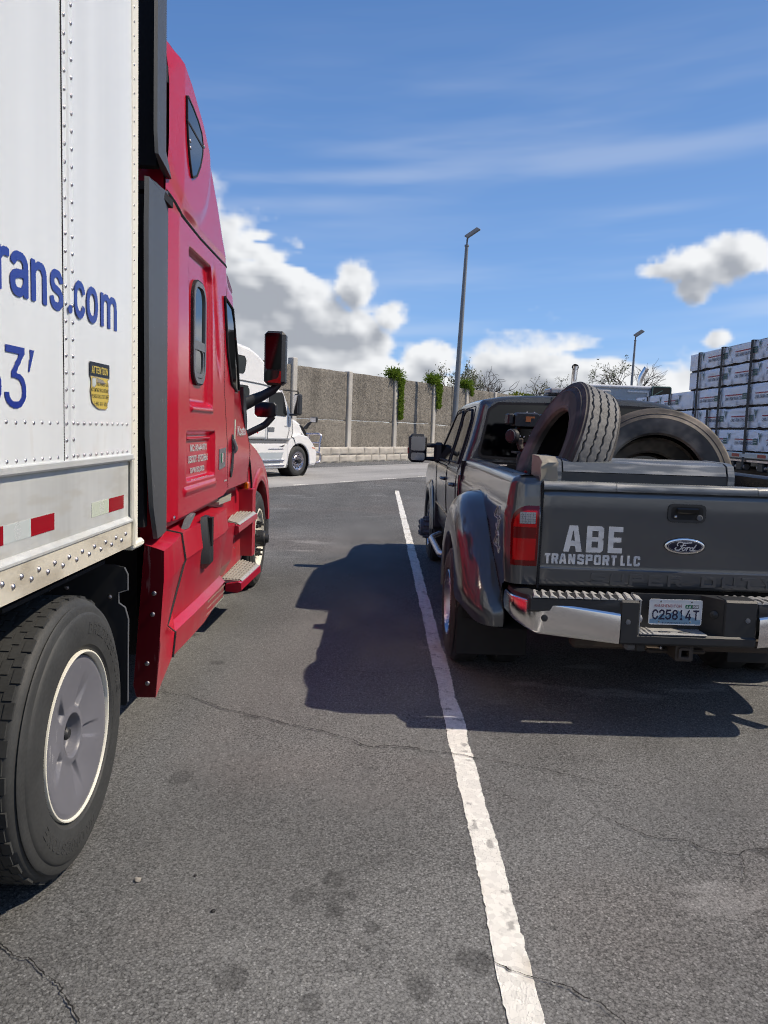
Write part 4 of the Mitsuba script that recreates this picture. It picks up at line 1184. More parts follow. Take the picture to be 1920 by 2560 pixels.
def step(pts, z, lip, name):
    k = part(rt, name, prism(Polygon(pts), 'z', z - 0.03, z - 0.004), 'step_grating', 20, 'worn metal step with ridged treads')
    p = np.array(pts); bars = []
    a0, a1, b0, b1 = p[0], p[1], p[3], p[2]          # inner rear, inner front, outer rear, outer front
    for t in np.linspace(0.06, 0.97, 7):
        q0, q1 = a0 * (1 - t) + b0 * t, a1 * (1 - t) + b1 * t
        bars.append(tube([np.r_[q0 * .98 + q1 * .02, z], np.r_[q0 * .02 + q1 * .98, z]], 0.0075, 6))
    for t in np.linspace(0.05, 0.95, 9):
        q0, q1 = a0 * (1 - t) + a1 * t, b0 * (1 - t) + b1 * t
        bars.append(tube([np.r_[q0, z - 0.004], np.r_[q1, z - 0.004]], 0.005, 5))
    part(k, 'ribs', bars, 'step_grating', 40, stuff=True)
    q0, q1 = b0, b1; d = (q1 - q0) / np.linalg.norm(q1 - q0); o = np.array([d[1], -d[0]])
    part(k, 'edge_strip', tm([np.r_[q0 + d * .02, z + .002], np.r_[q1 - d * .02, z + .002], np.r_[q1 + o * .022 - d * .02, z - .012], np.r_[q0 + o * .022 + d * .02, z - .012]], [[0, 1, 2], [0, 2, 3]]), 'rib_plastic', False)
    rr = [np.array([np.r_[q + o * ox, z + dz] for ox, dz in ((.0, -.008), (.026, -.016), (.028, -lip), (.0, -lip - .02), (-.10, -lip - .01), (-.10, -.03))]) for q in (q0 - d * .05, q0 + (q1 - q0) * .3, q0 + (q1 - q0) * .7, q1 + d * .01)]
    part(k, 'lip', loft(rr), 'red_paint', 25)


step([(-1.27, 6.28), (-1.28, 7.28), (-1.075, 7.03), (-1.10, 6.26)], 0.43, 0.075, 'lower_step')
step([(-1.24, 6.45), (-1.34, 7.34), (-1.14, 7.22), (-1.135, 6.30)], 0.88, 0.065, 'upper_step')
part(rt, 'sill_step', prism([(-1.165, 5.74), (-1.15, 6.12), (-1.22, 6.50), (-1.40, 6.50), (-1.40, 5.74)], 'z', 1.085, 1.105), 'step_grating', 20)
part(rt, 'riser', loft([np.array([(-1.135, y0, .895), (-1.165, y0 + .02, .60), (-1.24, y0 + .05, .46), (-1.30, y0, .46), (-1.30, y0, .895)]) for y0 in (5.84, 5.95, 6.22)]), 'red_fairing_paint', 22)
part(rt, 'fender_post', loft([np.array([(-1.155, 7.20, z), (-1.150, 7.34, z), (-1.40, 7.36, z), (-1.40, 7.22, z)]) for z in (0.47, 0.8, 1.085)]), 'red_fairing_paint', 20)
part(rt, 'step_bolts', domes([(-1.262, 6.95 - 0.01 * i, 0.84 - 0.05 * i) for i in range(6)], 0.008, (1, 0, 0)), 'rivet_steel')


def red_wheel(name, y, x, R, rim_r, cover):
    k = part(rt, name, None, None)
    M = trimesh.transformations.translation_matrix((x, y, R))
    tk = part(k, 'tyre', moved(lathe(tyre_profile(R, rim_r, 0.27), n=128), M), 'tyre_rubber', 40)
    if cover:
        part(k, 'tread', moved(tread_blocks(R + 0.004, 0.27, 56, 5), M), 'tyre_rubber', False, stuff=True)
        part(k, 'sidewall_lettering', moved(cat(ring_text('BRIDGESTONE', rim_r + 0.085, 0.042, -1.95, 0.0085, 1.35), ring_text('BRIDGESTONE', rim_r + 0.085, 0.042, 0.75, 0.0085, 1.35), ring_text('11R22.5 LOAD RANGE G', rim_r + 0.042, 0.014, -0.25, 0.0035, 0.8, False)), M), 'tyre_rubber', False, stuff=True)
        part(k, 'rim', moved(lathe([(rim_r - 0.014, -0.11), (rim_r - 0.011, -0.03), (rim_r - 0.008, -0.003), (rim_r - 0.004, 0.001), (rim_r + 0.001, 0.000), (rim_r + 0.003, -0.008), (rim_r + 0.002, -0.02)], n=96), M), 'cream_paint', 40, 'cream wheel rim edge')
        nr, na = 60, 300
        rr = np.linspace(0.0, rim_r - 0.013, nr); aa = np.arange(na) * 2 * np.pi / na
        Rr, Aa = np.meshgrid(rr, aa, indexing='ij')
        h = -0.003 - 0.030 * smoothstep_np(rim_r, 0.06, Rr) + 0.007 * smoothstep_np(0.115, 0.080, Rr) - 0.045 * smoothstep_np(0.080, 0.066, Rr)
        h -= 0.004 * smoothstep_np(rim_r - 0.03, rim_r - 0.014, Rr)
        for j in range(5):
            da = (Aa - (1.02 + j * 2 * np.pi / 5) + np.pi) % (2 * np.pi) - np.pi
            half = 0.20 - 0.25 * np.clip(Rr - 0.11, 0, 1)
            m = smoothstep_np(half, half - 0.07, np.abs(da)) * smoothstep_np(0.105, 0.125, Rr)
            h -= m * 0.018 * smoothstep_np(0.25, 0.11, Rr)
        P = np.stack([h, Rr * np.cos(Aa), Rr * np.sin(Aa)], -1)
        P[..., 2] -= 0.005; P[..., 0] += -0.016 * np.clip((P[..., 2] + 0.1) / 0.4, 0, 1)
        ck = part(k, 'hubcap', moved(gridmesh(P, wrap=True), M), 'hubcap_plastic', True, 'grey plastic aero wheel cover with five dents')
        hubm = lathe([(0.062, -0.095), (0.062, -0.078), (0.055, -0.074), (0.030, -0.074), (0.028, -0.082)], n=32)
        part(ck, 'hub_ring', moved(hubm, M), 'steel', 30)
        part(ck, 'hub_slots', [moved(lathe([(0.050, -0.0725), (0.040, -0.0725)], n=10, a0=a, a1=a + 1.0), M) for a in (0.3, 2.4, 4.5)], 'under_black', False)
        part(ck, 'hub_bolt', moved(lathe([(0.024, -0.085), (0.024, -0.050), (0.017, -0.042), (0.0, -0.042)], n=16), M), 'black_plastic', 30)
        part(ck, 'hub_screws', domes([np.array([x - 0.074, y + 0.036 * math.cos(a), R + 0.036 * math.sin(a)]) for a in (1.6, 4.1)], 0.007, (1, 0, 0)), 'rivet_steel')
        part(k, 'inner_tyre', moved(lathe(tyre_profile(R, rim_r, 0.27), n=64), M @ trimesh.transformations.translation_matrix((-0.33, 0, 0))), 'tyre_rubber', 40)
        part(k, 'inner_tread', moved(tread_blocks(R + 0.004, 0.27, 56, 5), M @ trimesh.transformations.translation_matrix((-0.33, 0, 0))), 'tyre_rubber', False, stuff=True)
    else:
        steel_rim(k, M, rim_r, 0.05, 'cream_paint', 10, 'black_plastic', 'black_plastic', 0.10, 0.085)
    return k


red_wheel('drive_wheel', 2.85, -1.084, 0.508, 0.308, True)
red_wheel('drive_wheel', 1.50, -1.090, 0.505, 0.308, True)
red_wheel('steer_wheel', 8.15, -1.235, 0.50, 0.298, False)
# black quarter fender ahead of the drive wheel
qf = Polygon([(-1.16, 1.04), (-1.115, 1.03), (-1.10, 1.0), (-1.10, 0.93), (-1.14, 0.915), (-1.14, 0.87), (-1.112, 0.85), (-1.098, 0.80), (-1.10, 0.42), (-1.11, 0.40), (-1.70, 0.40), (-1.70, 1.04)])
qk = part(rt, 'quarter_fender', prism(qf, 'y', 3.452, 3.462), 'black_plastic', False)
part(qk, 'edge_bead', tube(np.array([(x, 3.452, z) for x, z in [(-1.115, 1.03), (-1.10, 1.0), (-1.10, 0.93), (-1.14, 0.915), (-1.14, 0.87), (-1.112, 0.85), (-1.098, 0.80), (-1.10, 0.42)]]), 0.004, 6), 'grey_plastic')
part(qk, 'bolts', domes([(-1.18, 3.452, 0.895), (-1.37, 3.452, 0.93), (-1.45, 3.452, 0.92)], 0.011, (0, -1, 0)), 'rivet_steel', stuff=True)
part(rt, 'mud_fender_top', box((-1.72, 2.5, 1.045), (-1.2, 3.45, 1.06)), 'under_black', False)
part(rt, 'axle', [tube([(-3.5, 2.85, 0.505), (-1.3, 2.85, 0.505)], 0.09, 12), tube([(-3.5, 1.5, 0.505), (-1.3, 1.5, 0.505)], 0.09, 12), tube([(-3.5, 8.15, 0.5), (-1.5, 8.15, 0.5)], 0.06, 10), moved(lathe(tyre_profile(0.505, 0.3, 0.27), n=48), trimesh.transformations.translation_matrix((-3.35, 2.85, 0.505))), moved(lathe(tyre_profile(0.505, 0.3, 0.27), n=48), trimesh.transformations.translation_matrix((-3.3, 8.15, 0.505)))], 'under_black', 40)
# ---------------------------------------------------------------- grey pickup (u right, v forward from the tailgate)
PA = math.radians(-0.4)
PM = frame((1.765, 4.47, 0), (math.sin(PA), math.cos(PA)))
at(PM)
pk = thing('pickup_truck', 'dark grey dually pickup seen from behind with silver lettering on its tailgate', 'pickup truck')
AXV, WR = 1.27, 0.425


def prof_u(z):
    return np.interp(z, [0.60, 0.80, 1.0, 1.2, 1.235, 1.26, 1.32, 1.40, 1.425, 1.44], [0.985, 1.012, 1.03, 1.034, 1.032, 1.022, 1.016, 1.004, 0.985, 0.955])


def path(s):
    """outline of the bed corner in plan: s=0 at the tailgate gap, then round the corner and forward"""
    s = np.asarray(s, float); R = 0.115; a0 = 1.034 - R - 0.842
    L = R * np.pi / 2
    ang = np.clip((s - a0) / R, 0, np.pi / 2)
    u = 0.842 + np.clip(s, 0, a0) + R * np.sin(ang)
    v = R * (1 - np.cos(ang)) + np.clip(s - a0 - L, 0, None)
    nu, nv = np.sin(ang), -np.cos(ang)
    return u, v, nu, nv


def corner_pt(s, z, off=0.0):
    u, v, nu, nv = path(s); d = 1.034 - prof_u(z) - off
    return np.stack([-(u - nu * d), v - nv * d - 0.004 * 0, z + 0 * u], -1)


ss = np.unique(np.r_[np.linspace(0, 0.36, 26), np.linspace(0.36, 2.66, 60)])
zz = np.unique(np.r_[np.linspace(0.6, 1.2, 14), np.linspace(1.2, 1.44, 22)])
Sg, Zg = np.meshgrid(ss, zz, indexing='ij')
Vv = path(Sg)[1]
low = np.where(np.abs(Vv - AXV) < 0.50, WR + np.sqrt(np.clip(0.50 ** 2 - (Vv - AXV) ** 2, 0, None)), 0.6)
low = np.maximum(low, np.where(Vv < 0.12, 0.815, 0.6 + 0.2 * smoothstep_np(0.5, 0.12, Vv)))
Zg = low + (1.44 - low) * (Zg - 0.6) / 0.84
skinL = gridmesh(corner_pt(Sg, Zg))
rail_in = []
for v in (0.06, 2.55):
    rail_in.append([(-0.955, v, 1.44), (-0.93, v, 1.446), (-0.885, v, 1.444), (-0.868, v, 1.43), (-0.868, v, 1.37)])
railm = gridmesh(np.array(rail_in))
innerw = box((-0.90, 0.05, 0.92), (-0.868, 2.5, 1.40))
body = part(pk, 'bed_side', [skinL], 'grey_paint', 40)
body2 = part(pk, 'bed_side', [mirror_u(skinL)], 'grey_paint', 40)
part(body, 'rail_cap', railm, 'black_plastic', 40)
part(body2, 'rail_cap', mirror_u(railm), 'black_plastic', 40)
part(pk, 'bed_liner', [innerw, mirror_u(innerw), box((-0.9, 0.06, 0.86), (0.9, 2.5, 0.90)), box((-0.9, 2.46, 0.88), (0.9, 2.50, 1.40)), box((-0.87, 0.3, 0.9), (-0.80, 0.34, 1.36))], 'under_black', False)


def flare(sgn):
    rings = []
    th = np.unique(np.r_[np.radians(np.linspace(1, 40, 16)), np.radians(np.linspace(40, 179, 40))])
    for a in th:
        d = math.degrees(a)
        ra = np.interp(d, [0, 6, 14, 24, 36, 60, 90, 120, 150, 180], [1.06, 1.07, 1.03, 0.96, 0.88, 0.825, 0.815, 0.815, 0.78, 0.74])
        r0 = 0.475; rs = r0 + np.interp(d, [0, 40, 90, 180], [0.05, 0.07, 0.10, 0.06])
        pr = [(r0 + 0.02, -1.06), (r0 - 0.005, -1.15), (r0, -np.interp(d, [0, 3, 8, 16], [1.13, 1.165, 1.20, 1.212])), (r0 + 0.012, -np.interp(d, [0, 3, 8, 16], [1.145, 1.18, 1.217, 1.229])), (r0 + 0.035, -np.interp(d, [0, 3, 8, 16], [1.149, 1.188, 1.224, 1.236]))]
        for t in np.linspace(0, 1, 22):
            p = np.interp(d, [0, 20, 40, 90, 180], [2.9, 2.9, 2.6, 2.5, 2.2])
            r = rs + (ra - rs) * math.sin(t * math.pi / 2) ** (2 / p)
            u = 1.012 + (np.interp(d, [0, 3, 8, 16], [1.15, 1.19, 1.226, 1.238]) - 1.012) * math.cos(t * math.pi / 2) ** (2 / p)
            pr.append((r, -u))
        pr.append((ra + 0.002, -0.99))
        rings.append([(sgn * -u if sgn < 0 else u, AXV - r * math.cos(a), WR + 0.02 + 0.05 * smoothstep_np(24, 2, d) + r * math.sin(a)) for r, u in pr])
    return gridmesh(np.array(rings))


fm = flare(1)
fl = part(pk, 'rear_fender_flare', fm, 'grey_paint', 60)
fl2 = part(pk, 'rear_fender_flare', mirror_u(fm), 'grey_paint', 60)
edge_pts = [(-1.005, AXV - ra * math.cos(math.radians(d)), WR + 0.02 + 0.05 * smoothstep_np(24, 2, d) + ra * math.sin(math.radians(d))) for d, ra in zip((2, 6, 14, 24, 36, 48, 60, 75, 90, 105, 120, 150), (1.065, 1.073, 1.033, 0.963, 0.883, 0.856, 0.823, 0.818, 0.818, 0.818, 0.817, 0.783))]
for e in edge_pts:
    pass
ep = [(-(prof_u(z) + 0.003), v, z) for _, v, z in edge_pts]
part(fl, 'joint_line', tube(bend(ep, 0.05), 0.004, 6), 'black_rubber')
part(fl, 'bottom_pan', tm([(-1.14, 0.80, 0.500), (-1.08, 0.50, 0.503), (-1.0, 0.18, 0.508), (-0.80, 0.18, 0.506), (-0.8, 0.82, 0.500)], [[0, 1, 2], [0, 2, 3], [0, 3, 4]]), 'black_plastic', False)
lensq = np.array([0.0, 0.0, 0.0])
mk_ = trimesh.creation.icosphere(3, 1.0); v_ = np.array(mk_.vertices) * [0.012, 0.034, 0.022]
a_ = math.radians(38)
part(fl, 'side_marker', tm(v_ @ trimesh.transformations.rotation_matrix(0.85, [0, 0, 1])[:3, :3].T + [-1.167, 0.665, 0.905], mk_.faces), 'dark_red_lens', True)
lin = lathe([(0.485, -1.17), (0.50, -0.95), (0.50, -0.55)], (1, 0, 0), (0, AXV, WR), 40, 0, 2 * np.pi)
lv = np.array(lin.vertices)
part(pk, 'wheel_arch_liner', [tm(lv, lin.faces[(lv[np.asarray(lin.faces)][:, :, 2].mean(1) > WR)]), box((-0.62, 0.72, 0.4), (-0.6, 1.82, 1.0)), mirror_u(tm(lv, lin.faces[(lv[np.asarray(lin.faces)][:, :, 2].mean(1) > WR)]))], 'under_black', 30)
mf = cbox((-1.205, 0.80, 0.165), (-0.72, 0.815, 0.50), 0.005)
part(pk, 'mud_flap', mf, 'black_rubber', False)
part(pk, 'mud_flap', mirror_u(mf), 'black_rubber', False)
# 4x4 outline decal on the bed corner
dec = []


def outline4(y0, z0, h):
    P = [(0.55, 0), (0.55, 0.28), (0.0, 0.28), (0.0, 0.42), (0.50, 1.0), (0.78, 1.0), (0.78, 0.42), (1.0, 0.42), (1.0, 0.28), (0.78, 0.28), (0.78, 0)]
    Q = [(0.24, 0.43), (0.54, 0.43), (0.54, 0.80)]
    return [(P, True), (Q, True)]


def on_side(pts, closed=True, r=0.0026):
    P = np.array(pts + ([pts[0]] if closed else []), float)
    s = np.r_[0, np.cumsum(np.linalg.norm(np.diff(P, axis=0), axis=1))]; t = np.linspace(0, s[-1], 40)
    v, z = np.interp(t, s, P[:, 0]), np.interp(t, s, P[:, 1])
    sarc = v - 0.115 + (1.034 - 0.115 - 0.842) + 0.115 * np.pi / 2
    q = corner_pt(np.maximum(sarc, 0.1), z, 0.0022)
    return tube(q, r, 5)


for z0, ch in ((1.13, '4'), (1.06, 'x'), (0.955, '4')):
    if ch == '4':
        for P, cl in outline4(0, 0, 1):
            dec.append(on_side([(0.44 - 0.235 * x + 0.02 * y, z0 + 0.105 * y) for x, y in P], cl))
    else:
        for P in ([(0, 0), (0.25, 0), (0.5, 0.35), (0.75, 0), (1, 0), (0.64, 0.5), (1, 1), (0.75, 1), (0.5, 0.65), (0.25, 1), (0, 1), (0.36, 0.5)],):
            dec.append(on_side([(0.40 - 0.14 * x, z0 + 0.062 * y) for x, y in P], True))
part(body, 'outline_decal', dec, 'silver_tape', 60, 'four by four outline decal')
# tail lamps, wrapped round the corners


def lamp_patch(s0, s1, z0, z1, off, n=14, r=0.0):
    s, z = np.linspace(s0, s1, n), np.linspace(z0, z1, n)
    S_, Z_ = np.meshgrid(s, z, indexing='ij')
    if r:
        k = np.clip((S_ - (s1 - r)) / r, 0, 1); Z_ = np.where(Z_ > z1 - r, np.minimum(Z_, z1 - r + r * np.sqrt(1 - k ** 2)), Z_)
    S_ = S_ + 0.018 * (Z_ < 0) 
    return gridmesh(corner_pt(S_, Z_, off))


for side in (0, 1):
    f_ = (lambda m: m) if side == 0 else mirror_u
    lk = part(pk, 'tail_lamp', f_(lamp_patch(0.008, 0.168, 0.925, 1.272, 0.004, 18, 0.10)), 'dark_red_lens', 60, 'red tail lamp with a clear reversing lens')
    part(lk, 'stop_lens', f_(lamp_patch(0.022, 0.150, 0.958, 1.245, 0.010, 18, 0.08)), 'red_lens', 60)
    part(lk, 'reverse_lens', f_(lamp_patch(0.030, 0.115, 1.170, 1.236, 0.0135, 12, 0.0)), 'clear_lens', 60)
    part(lk, 'reverse_grid', [f_(lamp_patch(0.030 + 0.0142 * i, 0.0315 + 0.0142 * i, 1.170, 1.236, 0.0150, 4)) for i in range(7)] + [f_(lamp_patch(0.030, 0.115, 1.17 + 0.013 * i, 1.1715 + 0.013 * i, 0.0150, 6)) for i in range(6)], 'grey_plastic', False)
    part(lk, 'dark_band', f_(lamp_patch(0.024, 0.148, 1.085, 1.150, 0.0120, 10)), 'dark_red_lens', 60)
    part(lk, 'lower_reflector', f_(lamp_patch(0.026, 0.110, 0.965, 1.050, 0.0125, 8)), 'red_lens', 60)
# tailgate
zt = np.array([0.806, 0.812, 0.826, 0.86, 0.905, 0.914, 0.9165, 0.922, 0.95, 1.05, 1.15, 1.25, 1.33, 1.355, 1.366])
vt = np.array([0.030, 0.006, -0.008, -0.011, -0.0125, -0.012, -0.007, -0.003, -0.001, -0.004, -0.006, -0.006, -0.003, 0.004, 0.014])
ut = np.unique(np.r_[np.linspace(-0.832, 0.772, 30), -0.826, 0.766])
U_, Z_ = np.meshgrid(ut, zt, indexing='ij')
Vt = np.repeat(vt[None], len(ut), 0) + 0.012 * smoothstep_np(0.79, 0.802, np.abs(U_ + 0.03)) + 0.010 * (U_ / 0.83) ** 2
tg = part(pk, 'tailgate', [gridmesh(np.stack([U_, Vt, Z_], -1)), box((-0.83, 0.03, 0.83), (0.77, 0.07, 1.36))], 'grey_paint', 50)
part(pk, 'tailgate_gap', [box((-0.8435, 0.006, 0.80), (-0.8315, 0.06, 1.40)), box((0.7715, 0.006, 0.80), (0.7835, 0.06, 1.40))], 'under_black', False)
capp = [(-0.010, 1.368), (-0.013, 1.380), (-0.010, 1.400), (0.004, 1.413), (0.03, 1.418), (0.085, 1.414), (0.095, 1.40), (0.095, 1.366)]
for u0, u1 in ((-0.832, -0.4225), (-0.4195, 0.3845), (0.3875, 0.772)):
    ring = np.array([[(u, v, z) for v, z in capp] for u in np.linspace(u0, u1, 12)])
    ring[:, :, 1] += 0.010 * (ring[:, :, 0] / 0.83) ** 2
    part(tg, 'cap_molding', loft(ring), 'worn_black_metal', 40)
hb = part(tg, 'handle', prism(rrect(-0.122, 1.205, 0.094, 1.310, 0.03), 'y', -0.0155, 0.0), 'black_plastic', 20)
part(hb, 'recess', prism(rrect(-0.105, 1.222, 0.078, 1.296, 0.02), 'y', -0.0162, -0.015), 'under_black', False)
part(hb, 'lever', cbox((-0.080, -0.032, 1.256), (0.052, -0.014, 1.290), 0.008), 'black_gloss', 30)
part(hb, 'lock', [lathe([(0.016, 0), (0.016, 0.008), (0.011, 0.010), (0.010, 0.004), (0.0, 0.004)], (0, -1, 0), (0.058, -0.016, 1.236), 20)], 'grey_plastic', 30)
part(hb, 'screw', domes([(-0.078, -0.016, 1.238)], 0.009, (0, -1, 0)), 'rivet_steel')


def ell(a, b, n=48):
    return affinity.scale(Point(0, 0).buffer(1.0, quad_segs=n // 4), a, b)


def dome_oval(a, b, h, o, y0):
    rings = []
    for t in (1.0, 0.985, 0.93, 0.8, 0.5, 0.01):
        rings.append([(o[0] + a * t * math.cos(q), y0 - h * math.sqrt(max(0, 1 - t ** 2.2)), o[1] + b * t * math.sin(q)) for q in np.linspace(0, 2 * np.pi, 56, endpoint=False)])
    return gridmesh(np.array(rings), wrap=True)


lc = (-0.0125, 1.070)
ob = part(tg, 'oval_badge', prism(affinity.translate(ell(0.118, 0.048), *lc), 'y', -0.012, -0.002), 'black_plastic', False)
part(ob, 'chrome_ring', dome_oval(0.115, 0.0455, 0.006, lc, -0.0115), 'chrome', 60)
part(ob, 'blue_field', dome_oval(0.103, 0.0365, 0.004, lc, -0.0160), 'oval_blue', 60)
part(ob, 'inner_ring', prism(affinity.translate(ell(0.0975, 0.0325).difference(ell(0.0962, 0.0312)), *lc), 'y', -0.0208, -0.018), 'white_vinyl', False)


def stroke(pts, w0, w1=None):
    p = np.array(pts, float); t = np.linspace(0, 1, len(p)); tt = np.linspace(0, 1, 40)
    from scipy.interpolate import CubicSpline
    c = CubicSpline(t, p)(tt); w1 = w1 or w0
    return unary_union([LineString(c[i:i + 2]).buffer((w0 + (w1 - w0) * i / 39) / 2) for i in range(39)])


def zo(x, y):      # badge drawing units to metres about the badge centre
    return ((x - 497) * 0.000414, (135 - y) * 0.000414 * 1.02)


S_ = [stroke([zo(*q) for q in L], a, b) for L, a, b in (
    ([(393, 128), (386, 108), (400, 88), (425, 78), (455, 84), (490, 90), (530, 88), (582, 82)], 0.0052, 0.0068),
    ([(480, 90), (468, 110), (452, 140), (430, 172), (400, 190), (370, 184), (358, 168), (372, 156)], 0.0062, 0.0050),
    ([(430, 132), (455, 126), (492, 118), (500, 124)], 0.0045, 0.0040),
    ([(478, 152), (458, 170), (462, 188), (484, 186), (500, 168), (494, 152), (478, 152)], 0.0048, 0.0048),
    ([(500, 160), (520, 152), (534, 146), (524, 170), (512, 190)], 0.0040, 0.0056), ([(524, 164), (546, 146), (562, 150)], 0.0040, 0.0060),
    ([(606, 158), (588, 150), (566, 166), (566, 186), (586, 188), (604, 172)], 0.0050, 0.0046),
    ([(646, 112), (628, 140), (606, 176), (612, 192), (640, 180)], 0.0056, 0.0036))]
part(ob, 'script', prism(affinity.translate(unary_union(S_), *lc), 'y', -0.0216, -0.0195), 'white_vinyl', False)
UR, ZR = np.array([1.0, 0, 0]), np.array([0, 0, 1.0])


def tgl(s, u0, u1, z0, z1, b='silver_lettering', y=-0.0075, d=0.0012, bold=True):
    part(tg, 'lettering', textfit(s, (u0, y, z0), UR, ZR, u1 - u0, z1 - z0, d, bold), b, False)


def tgv(u, z):
    return float(np.interp(z, zt, vt) + 0.010 * (u / 0.83) ** 2 - 0.0008)


def block_letter(ch, u0, u1, z0, z1, t, y, d=0.0014):
    """plain block capitals with cut corners"""
    w, h = u1 - u0, z1 - z0; c = t * 0.45
    R_ = lambda a, b, e, f: sbox(a, b, e, f)
    o = Polygon([(c, 0), (w - c, 0), (w, c), (w, h - c), (w - c, h), (c, h), (0, h - c), (0, c)])
    i = sbox(t, t, w - t, h - t)
    g = {'A': lambda: Polygon([(0, 0), (t * 1.05, 0), (t * 1.3, h * .22), (w - t * 1.3, h * .22), (w - t * 1.05, 0), (w, 0), (w * .5 + t * .78, h), (w * .5 - t * .78, h)]).difference(Polygon([(w * .5 - t * .38, h * .42), (w * .5 + t * .38, h * .42), (w * .5 + 0.06 * t, h * .80), (w * .5 - .06 * t, h * .80)])),
         'B': lambda: o.union(R_(0, 0, t, h)).difference(R_(t, t * .9, w - t, h / 2 - t * .42)).difference(R_(t, h / 2 + t * .42, w - t, h - t * .9)).difference(Polygon([(w, h / 2 - c * .6), (w - c * .6, h / 2), (w, h / 2 + c * .6)])),
         'E': lambda: unary_union([R_(0, 0, t, h), R_(0, 0, w, t * .95), R_(0, h - t * .95, w, h), R_(0, h / 2 - t * .45, w * .92, h / 2 + t * .45)]),
         'T': lambda: unary_union([R_(0, h - t, w, h), R_(w / 2 - t / 2, 0, w / 2 + t / 2, h)]),
         'R': lambda: unary_union([o.intersection(R_(0, h * .4, w, h)), R_(0, 0, t, h), Polygon([(w * .42, h * .42), (w * .42 + t * 1.1, h * .42), (w, 0), (w - t * 1.1, 0)])]).difference(R_(t, h * .4 + t * .9, w - t, h - t)),
         'N': lambda: unary_union([R_(0, 0, t, h), R_(w - t, 0, w, h), Polygon([(0, h), (t * 1.1, h), (w, 0), (w - t * 1.1, 0)])]),
         'S': lambda: o.difference(R_(t, h / 2 + t / 2, w - t, h - t)).difference(R_(t, t, w - t, h / 2 - t / 2)).difference(R_(w - t, h * .55, w, h * .68)).difference(R_(0, h * .32, t, h * .45)),
         'P': lambda: unary_union([o.intersection(R_(0, h * .38, w, h)), R_(0, 0, t, h)]).difference(R_(t, h * .38 + t, w - t, h - t)),
         'O': lambda: o.difference(i), 'L': lambda: unary_union([R_(0, 0, t, h), R_(0, 0, w, t)]), 'C': lambda: o.difference(i).difference(R_(w - t, h * .36, w, h * .64)),
         'U': lambda: o.difference(R_(t, t, w - t, h)), 'D': lambda: o.union(R_(0, 0, t, h)).difference(i), 'Y': lambda: unary_union([R_(w / 2 - t / 2, 0, w / 2 + t / 2, h * .5), Polygon([(0, h), (t * 1.2, h), (w / 2 + t / 2, h * .4), (w / 2 - t / 2, h * .4)]), Polygon([(w, h), (w - t * 1.2, h), (w / 2 - t / 2, h * .4), (w / 2 + t / 2, h * .4)])])}[ch]()
    return prism(affinity.translate(g, u0, z0), 'y', y - d, y)


for ch, u0, u1 in (('A', -.704, -.597), ('B', -.574, -.476), ('E', -.450, -.368)):
    part(tg, 'lettering', block_letter(ch, u0, u1, 1.016, 1.168, 0.031, tgv((u0 + u1) / 2, 1.10)), 'silver_lettering', False)
for ch, x0, x1 in (('T', 228, 305), ('R', 322, 415), ('A', 427, 530), ('N', 552, 648), ('S', 675, 770), ('P', 790, 885), ('O', 905, 1000), ('R', 1022, 1115), ('T', 1140, 1217), ('L', 1270, 1335), ('L', 1362, 1428), ('C', 1450, 1540)):
    part(tg, 'lettering', block_letter(ch, -.804 + (x0 - 232) * .000417, -.804 + (x1 - 232) * .000417, 0.944, 1.003, 0.0135, tgv(-.804 + ((x0 + x1) / 2 - 232) * .000417, 0.975)), 'silver_lettering', False)
for ch, u0 in (('S', -.540), ('U', -.428), ('P', -.318), ('E', -.208), ('R', -.098), ('D', .095), ('U', .215), ('T', .330), ('Y', .437)):
    part(tg, 'raised_lettering', block_letter(ch, u0, u0 + .085, 0.834, 0.897, 0.017, tgv(u0 + .04, 0.868) + 0.001, 0.008), 'grey_paint', False)
# bumper
pathc = bend([(-0.990, 0.16, 0), (-0.980, -0.04, 0), (-0.89, -0.168, 0), (-0.415, -0.20, 0)], 0.13, 10)
dn = np.gradient(pathc, axis=0); dn /= np.linalg.norm(dn, axis=1, keepdims=True); on = np.c_[dn[:, 1], -dn[:, 0], dn[:, 2] * 0]
rings = []
for p, o in zip(pathc, on):
    t = (p[0] + 1.045) / 0.63
    zb = np.interp(p[0], [-0.99, -0.97, -0.93, -0.86, -0.50, -0.475, -0.45, -0.41], [0.63, 0.618, 0.598, 0.572, 0.553, 0.550, 0.537, 0.534])
    zt_ = np.interp(p[0], [-0.99, -0.97, -0.93, -0.45, -0.43, -0.415], [0.762, 0.764, 0.762, 0.755, 0.744, 0.715])
    pr = [(-0.045, zt_ - 0.002), (-0.008, zt_), (0.004, zt_ - 0.006), (0.010, zt_ - 0.018), (0.013, zt_ * .5 + zb * .5), (0.008, zb + 0.018), (0.0, zb + 0.004), (-0.03, zb)]
    rings.append([p * [1, 1, 0] + o * d + [0, 0, z] for d, z in pr])
chm = gridmesh(np.array(rings))
bk = part(pk, 'rear_bumper', chm, 'chrome', 50, 'chrome and black rear step bumper')
part(pk, 'rear_bumper', mirror_u(chm), 'chrome', 50, 'right chrome end of the rear bumper')
